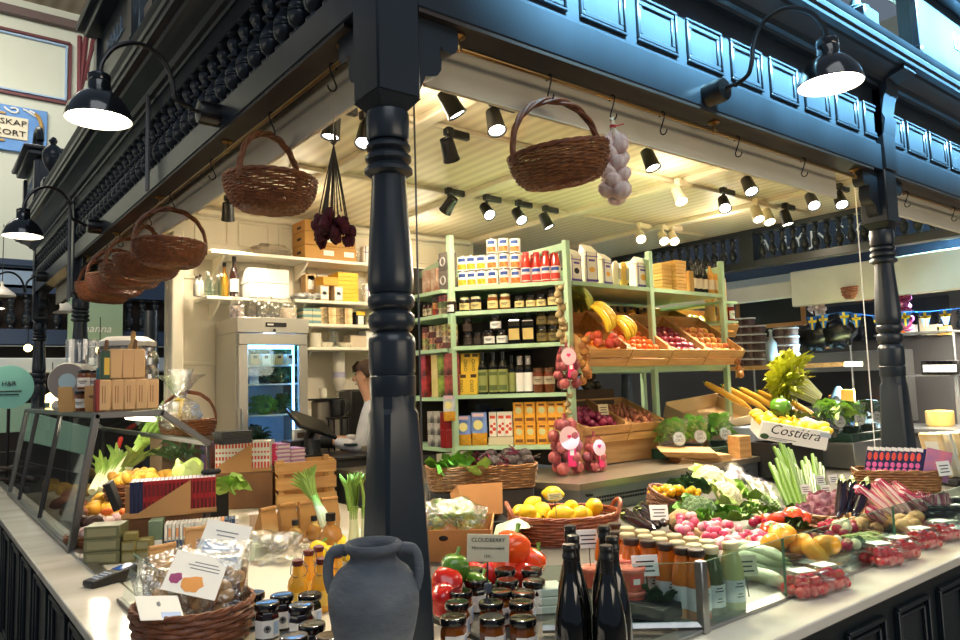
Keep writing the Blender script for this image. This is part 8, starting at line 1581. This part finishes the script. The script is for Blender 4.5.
for (px,py,hh,ww,ci) in((905,331,.16,.08,1),(912,331,.12,.1,0),(925,331,.2,.07,3),(935,331,.12,.14,3),(900,331,.22,.08,2),(945,331,.1,.12,4)):
 p=at(px,py+4,x=8.25); carton('kitchen_tin','small tin on the upper kitchen shelf right of the column, %s'%ORD[k],'tin',(8.25,p.y,p.z),(.1,ww,hh),mat('kt_%d'%ci,MS[ci],rough=.4)); k+=1
for i in range(14):
 y=-1.4+i*.36; t=thing('kitchen_pot','steel or coloured pot on the opposite kitchen counter, %s from the right'%ORD[i],'pot',(7.75+.1*(i%3),y,1.046)); w=MB(); r_=.08+.03*(i%3); w.lathe([(r_*.9,0),(r_,.02),(r_,.16+.06*(i%4)),(r_*.9,.17+.06*(i%4)),(0,.18+.06*(i%4))],14); w.build('pot',[INOX,mat('kt_1',MS[1]),INOX,mat('kt_4',MS[4]),mat('kt_0',MS[0])][i%5],t)
for i in range(6):
 p=at(928+i*5.5,372,x=8.15); carton('black_condiment_tub','black condiment tub with white label, %s from the left on the lower kitchen shelf'%ORD[i],'tub',(8.15,p.y,p.z-.03),(.1,.1,.16),BLACK,deco=[('l',.2,.2,.8,.7,PAPER,'label')])
for ci,(px,n) in enumerate(((742,6),(751,6),(761,5),(783,4),(793,4))):
 for j in range(n):
  p=at(px,366 if ci<3 else 361,x=6.6); t=thing('deli_tub','clear dark filled deli tub, column %s, %s from the bottom, behind the yellow celery'%(ORD[ci],ORD[j]),'tub',(6.6,p.y,p.z+j*.095)); w=MB(); w.lathe([(.07,0),(.08,.07)],14); w.build('cup',mat('deli_dark',(70,50,50),c2=(130,110,110),ns=7,rough=.2),t); w=MB(); w.lathe([(.085,.07),(.085,.085),(0,.087)],14); w.build('lid',mat('deli_lid',(200,200,206),rough=.3),t)
p=at(765,375,x=6.6); t=thing('side_table','wooden ledge carrying the stacks of clear tubs','table',(6.6,p.y,0)); w=MB(); w.box((0,-.2,at(750,366,x=6.6).z-.025),(.4,1.6,.045)); w.build('top',PINE,t); w=MB(); w.box((.1,-.2,.6),(.1,1.4,1.2)); w.build('panel',DKB2,t)
p=at(771,340,x=6.5); t=thing('pump_bottle','grey pump bottle beside the stacks of clear tubs','bottle',(6.5,p.y,at(771,361,x=6.5).z)); w=MB(); w.lathe([(.06,0),(.065,.02),(.06,.2),(.02,.25),(.015,.33),(.03,.34),(0,.36)],16); w.build('bottle',mat('grey_bottle',(150,160,166),rough=.3),t)
for px,py,l in((817,336,'left'),(837,333,'right')):
 p=at(px,py,x=7.3); t=thing('black_bag','black shiny bag hanging under the flags, %s'%l,'bag',p); w=MB(); w.ball((0,0,0),(.1,.22,.17),12,9,nz=.3); w.build('bag',mat('black_bag_plastic',(14,14,14),rough=.25),t); w=MB(); w.tube([(0,0,.15),(0,.02,.3)],.01,6); w.build('tie',BLACK,t)
p=at(845,358,x=7.6); carton('orange_board','bright orange cutting board leaning in the opposite kitchen','board',(7.6,p.y,1.05+.0),(.03,.16,.42),mat('orange_board',(240,160,60),rough=.5));
p=at(836,360,x=7.7); t=thing('steel_kettle','tall steel jug in the opposite kitchen left of the orange board','jug',(7.7,p.y,1.05)); w=MB(); w.lathe([(.16,0),(.17,.02),(.14,.25),(.06,.4),(.03,.45),(0,.46)],18); w.build('jug',INOX,t)
for px,py,l in((790,424,0),): pass
p=at(927,405,x=5.4); t=thing('kitchen_scale','white shop scale on a blue topped table right of the column','scale',(5.3,-.2,1.06)); w=MB(); w.box((0,0,.07),(.34,.4,.09),.02); w.build('housing',mat('scale_white',(206,208,206),rough=.35),t); w=MB(); w.box((0,0,.125),(.38,.44,.012),.004); w.build('plate',INOX,t); w=MB()
for a in(-1,1):
 for b in(-1,1): w.lathe([(.025,0),(.03,.03)],10,M=tr(a*.12,b*.15,0))
w.build('feet',BLACK,t)
t=thing('blue_table','blue topped steel table right of the right column','table',(5.3,-.15,0)); w=MB(); w.box((0,0,1.035),(.6,1.1,.04),.005); w.build('top',mat('blue_top',(70,104,160),rough=.3),t); w=MB(); w.box((0,0,.97),(.56,1.06,.08)); w.box((0,0,.6),(.5,1.0,.7)); w.build('frame',INOX,t)
t=thing('meat_tray','tray of red packed meat at the right edge behind the crispbread','tray',(5.2,-.28,1.0),0); w=MB(); w.box((0,-.02,.02),(.3,.18,.04),.005); w.build('tray',WHITE,t); w=MB();
for i in range(8): w.ball((-.11+.03*i,-.02,.05),(.02,.07,.02),8,6)
w.build('meat',mat('red_meat',(190,70,50),rough=.4),t)
def pendant(px,py,x,r,l,y=None):
 p=at(px,py,x=x) if y is None else at(px,py,y=y); t=thing('pendant_lamp',l,'lamp',p); w=MB(); w.lathe([(r,0),(r*.95,.05*r*4),(r*.4,.16*r*4),(r*.12,.2*r*4),(r*.1,.3*r*4),(0,.3*r*4)],22); w.build('shade',mat('cream_enamel',(206,200,186),rough=.3),t); w=MB(); w.lathe([(0,.01),(r*.94,.012)][::-1],22); w.build('lit_disc',LITE,t); w=MB(); w.tube([(0,0,r),(0,0,r+.8)],.006,5); w.build('cable',BLACK,t); return t
pendant(918,266,8.0,.24,'round lit pendant lamp low right of the right column'); pendant(905,232,6.8,.0001+.0,'x') if 0 else None
pendant(947,238,7.0,.13,'lit round lamp under the right fascia near the photo edge')
pendant(59,312,None,.20,'lit pendant lamp between the far left columns',y=8.6); pendant(-2,408-4,None,.1,'x',y=11) if 0 else None
pendant(2,296,None,.16,'lit lamp at the left photo edge before the far dark stall',y=9.6)
YL=10.2
def at9(px,py): return at(px,py,y=YL)
a=at9(-60,268); b=at9(165,268); t=thing('neighbour_stall','dark blue neighbouring stall with balustrade far behind on the left','stall',(0,YL,0)); x0,x1=a.x-1,b.x+3
NB=mat('neighbour_blue',(40,60,88),rough=.5);
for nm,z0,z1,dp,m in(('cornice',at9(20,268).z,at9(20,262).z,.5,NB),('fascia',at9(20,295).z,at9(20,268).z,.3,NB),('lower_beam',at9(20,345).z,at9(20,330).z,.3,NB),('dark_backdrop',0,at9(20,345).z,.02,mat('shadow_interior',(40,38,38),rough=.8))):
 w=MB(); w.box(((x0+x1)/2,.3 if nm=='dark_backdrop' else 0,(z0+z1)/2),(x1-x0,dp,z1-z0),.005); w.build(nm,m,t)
w=MB(); w.box(((x0+x1)/2,.16,(at9(20,295).z+at9(20,330).z)/2),(x1-x0,.02,at9(20,295).z-at9(20,330).z)); w.build('baluster_backing',mat('dark_brown_backing',(60,48,42),rough=.7),t)
bz=at9(20,330).z; bs=(at9(20,295).z-bz)/.285
for i in range(34): o=bpy.data.objects.new('baluster',bm); COL.objects.link(o); o.parent=t; o.location=(x0+.1+i*.19,0,bz); o.scale=(1.9,1.9,bs); o.data=bm
w=MB(); w.box((at9(-6,272).x+.2,-.12,at9(-6,278).z),(.62,.06,.30),.01); w.build('framed_panel',NB,t)
w=MB(); w.box((at9(-6,272).x+.2,-.16,at9(-6,278).z),(.5,.02,.2)); w.build('pale_panel_line',mat('pale_blue_line',(1,1,1)),t)
w=MB(); w.box(((x0+x1)/2-.4,-.3,at9(10,367).z),(x1-x0,.5,.2),.01); w.build('lit_counter_band',mat('pale_blue_white',(190,204,214),rough=.4),t)
w=MB(); w.box((at9(93,320).x,-.2,at9(93,321).z),(.72,.03,.62)); w.build('pale_green_panel',mat('pale_green_panel',(150,176,146),rough=.5),t)
M=frame((at9(94,330).x,-.222,at9(94,330).z),(1,0,0),(0,0,1)); text('hanna',.16,M,WTXT,t,ext=.002,shear=.3)
for px in(142,168): w=MB(); w.lathe([(.09,0),(.1,1.0),(.07,1.2),(.1,1.3),(.1,2.9)],12,M=tr(at9(px,400).x,-.5,0)); w.build('turned_post',PAINT,t)
l_=[(28,348,.05),(100,350,.06),(125,345,.06),(52,400,.1),(134,378,.06)]
for i,(px,py,r) in enumerate(l_):
 p=at(px,py-28+28,y=9.4); t=thing('globe_lamp','small warm lamp glowing in the far left stall, %s from the left'%ORD[i],'lamp',p); w=MB(); w.ball((0,0,0),r,12,8); w.build('globe',mat('warm_globe',(255,214,140),emit=6),t); w=MB(); w.tube([(0,0,r),(0,0,r+.4)],.006,5); w.build('cable',BLACK,t)
p=at(9,387,y=6.2); t=thing('round_mint_sign','round mint green sign with dark print at the left edge','sign',(p.x,6.2,p.z),-.2); w=MB(); r_=.2; w.lathe([(r_,-.01),(r_,.01),(0,.01)],28,M=rot(pi/2,'X')); w.build('disc',mat('mint_sign',(126,190,176),rough=.5),t)
M=frame((0,-.0125,0),(1,0,0),(0,0,1)); text('H&R',.06,tr(0,0,.03)@M,TXT,t,ext=.001); w=MB(); w.box((0,-.012,-.04),(.2,.003,.01)); w.box((0,-.012,-.07),(.16,.003,.01)); w.build('print',TXT,t); w=MB(); w.tube([(0,.02,-r_),(0,.02,-p.z)],.015,6); w.build('pole',BLACK,t)
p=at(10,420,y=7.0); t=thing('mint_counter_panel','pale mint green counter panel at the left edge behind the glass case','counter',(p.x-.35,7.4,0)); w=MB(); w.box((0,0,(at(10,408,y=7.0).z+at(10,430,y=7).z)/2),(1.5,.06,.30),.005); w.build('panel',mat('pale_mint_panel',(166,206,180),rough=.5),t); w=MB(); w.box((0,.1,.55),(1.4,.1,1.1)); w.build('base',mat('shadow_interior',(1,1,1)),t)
t=thing('dark_chair_stack','stack of dark woven chairs at the left edge under the mint panel','chairs',(at(10,455,y=6.3).x-.1,6.3,0));
for i in range(6): w=MB(); w.box((.0,.02*i,.5+.1*i),(.6,.4,.03),.01,rz=.1*i); w.tube([(-.3,-.2,.5+.1*i),(0,-.25,.55+.1*i),(.3,-.2,.5+.1*i)],.02,6); w.build('woven_seat',mat('dark_woven',(50,42,38),rough=.7),t)
w=MB(); w.box((0,0,.25),(.5,.35,.5)); w.build('legs',BLACKM,t)
w=MB(); w.tube([(-.07,2.3,1.53),(-.07,2.9,1.53)],.012,8); w.build('case_tube_lamp',mat('case_tube',(255,240,214),emit=6),None,label='lit lamp tube under the top of the slanted glass case',cat='lamp'); point((-.09,2.6,1.46),5,r=.04); point((-.12,3.3,1.46),5,r=.04)
zt2=1.582
def ct(px,py): return at(px,py,z=zt2)
TK=mat('tan_gift_box',(206,166,118),rough=.6,rnd=.03)
bx=[(105,0),(118,0),(130,0),(142,0),(153,0),(116,1),(128,1),(139,1)]
x_0=at(97,412,y=2.42).x; pxm=1/178.
for i,(px,j) in enumerate(bx):
 p=at(px,410,y=2.42); t=carton('gift_box','tan upright gift box, %s row, %s from the left, on top of the glass case'%(('lower','upper')[j],ORD[i if j==0 else i-5]),'box',(p.x,2.46,zt2+j*.166),(.063,.07,.164 if j==0 else .16),TK,b=.007)
 w=MB()
 if j==0:
  for s in(-.012,.0): w.box((s,-.0357,.085),(.003,.001,.09))
  w.build('vertical_print',mat('brown_print',(1,1,1)),t)
p=at(98,410,y=2.42); carton('red_book','thin red book upright left of the lower gift boxes','book',(p.x,2.46,zt2),(.02,.07,.165),mat('deep_red',(140,40,36),rough=.5)); p=at(107,385,y=2.42); carton('green_box','dark green and yellow box left of the upper gift boxes','box',(p.x,2.46,zt2+.166),(.05,.06,.15),mat('dark_green_pack',(30,70,50),rough=.4),deco=[('f',.25,.15,.75,.75,mat('yellow_print',(220,180,70)),'picture')])
p=at(75,362,y=3.2); t=thing('slicing_machine','white drum shaped machine with grey round face on top of the glass case','machine',(at(75,362,y=3.25).x,3.25,zt2+.0),-.5); w=MB(); rr=.115; w.lathe([(rr,-.1),(rr,.1),(rr*.95,.11),(0,.11)],32,M=tr(0,0,.17)@rot(pi/2,'X')); w.build('drum',mat('machine_white',(214,206,190),rough=.3),t); w=MB(); w.lathe([(rr*.93,.112),(0,.1125)],32,M=tr(0,0,.17)@rot(pi/2,'X')); w.build('grey_face',mat('grey_brown_face',(150,138,130),rough=.4),t); w=MB(); w.lathe([(.05,.114),(0,.1145)],24,M=tr(0,0,.17)@rot(pi/2,'X')); w.build('round_badge',mat('pale_badge',(180,204,210)),t); w=MB(); w.box((0,.0,.03),(.2,.2,.06),.02); w.build('foot',mat('machine_white',(1,1,1)),t); w=MB(); w.lathe([(.09,.0),(.09,.16)],20,M=tr(.02,.05,.27)); w.build('clear_hopper',film('jar_glass',(255,255,255),.4,.03),t)
for i in range(6): jar(V((-.30+.075*(i%3),3.0-.1*(i//3)-.0,zt2+.12*(i%2))),'small spice jar on the case top left of the gift boxes, %s'%ORD[i],BROWNJ,LIDB,lab=PAPER,r=.034,h=.11,rz=-.4)
for i,(px,l) in enumerate(((104,'left'),(88,'right'))): p=at(px-8,408,y=2.6); paperbag((p.x-.0-.03*i,2.66+.14*i,zt2),'flat brown paper bag leaning on the case top left of the gift boxes, %s'%l,.075,.15,.03,-.5,roll=False,tilt=.25)
t=thing('display_stand','slanted wooden display stand with books on the glass case top','stand',(-.22,2.62,zt2),-.6); w=MB()
for s in(-1,1): w.box((s*.08,0,.2),(.018,.02,.44),.003,M=rot(-.35,'X'))
for q in range(3): w.box((0,-.04+.0*q,.06+.13*q),(.18,.06,.012),.002,M=rot(-.35,'X'))
w.build('ladder',mat('dark_wood_stand',(120,84,54),rough=.6),t)
for i in range(1): p=V((-.24+.02*i,2.56-.02*i,zt2+.08+.1*i)); carton('cook_book','slanted book on the wooden stand, %s from the bottom'%ORD[i],'book',p,(.12,.02,.15),mat('bk_%d'%i,[(60,110,120),(60,50,46),(150,130,100)][i],rough=.5),rz=-.6)
p=at(112,345,y=3.3); t=thing('steel_drum','grey perforated steel drum behind the gift boxes','drum',(-.02,3.15,zt2)); w=MB(); w.lathe([(.16,0),(.165,.36),(.15,.4),(.13,.42)],26); w.build('drum',mat('grey_perforated',(150,146,138),rough=.4,metal=.5,c2=(70,68,64),ns=40),t); w=MB(); w.lathe([(.168,.38),(.168,.41),(.12,.44),(0,.44)],26); w.build('lid',mat('pale_grey_lid',(200,196,186),rough=.35),t)
p=at(127,352,y=2.9); t=thing('rolling_pin','pale wooden rolling pin upright behind the gift boxes','rolling pin',(p.x,2.75,zt2)); w=MB(); w.lathe([(.02,0),(.028,.03),(.028,.36),(.014,.38),(.014,.44),(0,.45)],14); w.build('pin',PINE,t)
p=at(137,360,y=2.9); t=thing('glass_canister','clear canister with steel band behind the upper gift boxes','canister',(p.x+.02,2.75,zt2)); w=MB(); w.lathe([(.06,0),(.065,.01),(.065,.3),(.05,.33)],18); w.build('canister',film('jar_glass',(1,1,1)),t); w=MB(); w.lathe([(.067,.25),(.067,.29)],18,cap=False); w.lathe([(.05,.33),(.05,.35),(0,.35)],18); w.build('steel_band',STEEL,t)
GX=at(188,436,y=3.45); t=thing('side_cabinet','plain cabinet beside the fridge carrying the wrapped gift basket','cabinet',(GX.x,3.45,.917)); w=MB(); w.box((0,0,(GX.z-.917)/2),(.42,.3,GX.z-.917),.004); w.build('body',mat('beige_cabinet',(96,78,60),rough=.6),t)
g0=V((GX.x,3.45,GX.z+.001)); t=wbasket('gift_basket','wrapped gift basket with arched handle behind the glass case','basket',.15,.12,.10,1.2,.8,handle=.30,rings=8); t.location=g0; t.rotation_euler=(0,0,-.4)
t=thing('gift_wrap','shiny cellophane wrap gathered with yellow ribbon over the gift basket','wrapping',g0+V((-.06,-.02,.08)),.3); w=MB(); w.ball((0,0,.06),(.15,.11,.12),16,10,nz=.35,ns=5); w.lathe([(.03,.17),(.05,.22),(.11,.30),(.17,.34)],11,cap=False); w.lathe([(.02,.17),(.04,.24),(.07,.33),(.09,.38)],9,cap=False); w.build('film',film('shiny_cello',(255,255,255),.7,.12,bump=1,bs=30),t); w=MB(); w.tube([(.03*cos(a),.03*sin(a),.17) for a in[q*pi/6 for q in range(12)]],.008,5,close=True); w.leaf([(0,-.03,.17),(-.03,-.06,.14),(-.05,-.07,.06)],[.012,.014,.01]); w.leaf([(0,-.03,.17),(.03,-.06,.13),(.05,-.07,.04)],[.012,.014,.01]); w.build('yellow_ribbon',mat('gold_ribbon',(226,190,60),rough=.3),t); w=MB()
for i in range(6): w.box((-.06+.03*i,0,.04),(.045,.06,.1),.01,rz=.4*i)
w.build('wrapped_goods',mat('golden_goods',(206,170,90),c2=(240,230,200),ns=12,rough=.5),t)
zc_=.935
def ci(px,py,h=0): return at(px,py,z=zc_+h)
for i,(a,b) in enumerate((((96,488),(120,440)),((100,490),(128,446)),((104,488),(136,450)),((92,492),(115,446)),((108,486),(142,455)),((98,484),(133,442)))):
 A=ci(*a,.12); B=ci(*b,.35); B=A+(B-A).normalized()*.5; leek(A,'large leek lying in the glass case, %s of the fan'%ORD[i],.68,.028,(0,0,),0,6); o=COL.objects[-1] if 0 else None
 for ob in list(COL.objects)[::-1]:
  if ob.name.startswith('leek') and ob.parent is None: ob.rotation_euler=V((0,0,1)).rotation_difference(B-A).to_euler(); break
t=thing('vegetable_packet','white and red plastic packet standing among the leeks in the glass case','packet',ci(114,462,.22),rot=(0,.25,-.3)); w=MB(); w.box((0,0,.05),(.035,.02,.12),.01); w.build('white_part',WHITE,t); w=MB(); w.box((0,0,.15),(.035,.02,.09),.012); w.build('red_part',mat('bright_red',(226,50,30),rough=.3),t)
yb_=V((.02,2.95,zc_+.08)); t=wbasket('yellow_potato_basket','round wicker basket of yellow potatoes inside the glass case','basket',.17,.14,.12,1.15,.9,rings=9); t.location=yb_
YPO=sphere_proto('yellow_potato','potato',mat('yellow_potato_skin',(214,164,60),rough=.5,rnd=.08),.03,None,sq=1.3,nz=.1)
for i in range(34): a=rg.uniform(0,6.28); r_=.16*sqrt(rg.random()); YPO.put(yb_+V((r_*cos(a)*1.1,r_*sin(a)*.85,.13+.03*rg.random()+.03*(1-r_/.16))),rot=(rg.uniform(0,3),rg.uniform(0,3),0),label='yellow potato in the round basket inside the glass case',group='yellow potatoes in the glass case')
cabbage(V((.20,2.62,zc_+.26)),'pale green round cabbage on top inside the glass case',.085,mat('pale_cabbage',(190,214,120),rough=.4,c2=(206,224,146),ns=5),'cabbage',18);
for i in range(6): t=leafbunch(V((.10+.07*i,2.60-.03*i,zc_+.15+.02*(i%2))),'pale green salad leaves below the cabbage in the glass case, %s'%ORD[i],9,.12,LEAFL,spread=(.05,.05,.04),lw=.035)
leafbunch(V((.28,3.05,zc_+.3)),'dark green leaf tops at the back of the glass case',24,.2,LEAFD,spread=(.08,.08,.1),lw=.014)
carton('case_riser','dark crate block lifting the cabbage inside the glass case','box',(.22,2.62,zc_-.015),(.36,.2,.17),BLACKM); carton('case_riser','dark crate block under the potato basket inside the glass case','box',(.02,2.95,zc_-.015),(.3,.26,.09),BLACKM)
carton('case_riser','dark crate block under the leeks inside the glass case','box',(-.2,3.2,zc_-.015),(.26,.4,.08),BLACKM)
CASE=[('yellow_parsnip','long yellow root','root',mat('yellow_root2',(206,164,70),rough=.5),((55,486),(75,487),8,.03)),('brown_sweet_potato','brown sweet potato','sweet potato',mat('sweet_potato_skin',(140,80,46),rough=.6,c2=(116,64,40),ns=9,rnd=.1),((60,498),(72,510),9,.035)),('dark_beet','dark purple root','root',mat('dark_root',(70,46,40),rough=.7,rnd=.1),((62,508),(72,520),7,.03)),('striped_squash','mottled squash','squash',mat('mottled_squash',(176,150,90),rough=.5,c2=(96,90,50),ns=7,rnd=.1),((88,478),(108,488),8,.045)),('yellow_squash','yellow squash','squash',mat('yellow_squash_skin',(232,176,60),rough=.4,rnd=.05),((86,496),(106,505),8,.04)),('orange_carrot','orange carrot','carrot',mat('carrot_skin',(236,120,40),rough=.5,rnd=.05),((106,502),(118,506),6,.02))]
for nm,lb_,cat,m,(a,b,n,r) in CASE:
 pr=sphere_proto(nm,cat,m,r,None,sq=1.7 if 'squash' not in nm else 1.25,nz=.1)
 for i in range(n):
  q=ci(rg.uniform(a[0]-8,b[0]+8),rg.uniform(a[1]-5,b[1]+6),.07+.05*rg.random()); q.x=max(q.x,-.36); pr.put(q,rot=(1.5+rg.uniform(-.4,.4),rg.uniform(-.3,.3),rg.uniform(0,6)),label=lb_+' in the heap inside the glass case',group=lb_+'s in the glass case')
GPR=sphere_proto('garlic_bulb','garlic',mat('garlic_pink_white',(232,216,210),rough=.5,c2=(206,160,170),ns=8,rnd=.05),.032,None,sq=.85,nz=.15)
for i in range(44):
 q=ci(rg.uniform(84,118),rg.uniform(515,538),.02+.05*rg.random()); q.x=max(q.x,-.37); GPR.put(q,rot=(rg.uniform(-.8,.8),rg.uniform(-.8,.8),rg.uniform(0,6)),label='pinkish white garlic bulb in the heap at the end of the glass case',group='garlic bulbs in the glass case',sc=rg.uniform(.8,1.1))
q=ci(98,545); t=thing('garlic_basket','low brown basket under the garlic bulbs at the end of the glass case','basket',(q.x+.05,q.y+.16,ZD),-.3); rectweave(t,.3,.3,.05,WICK,6)
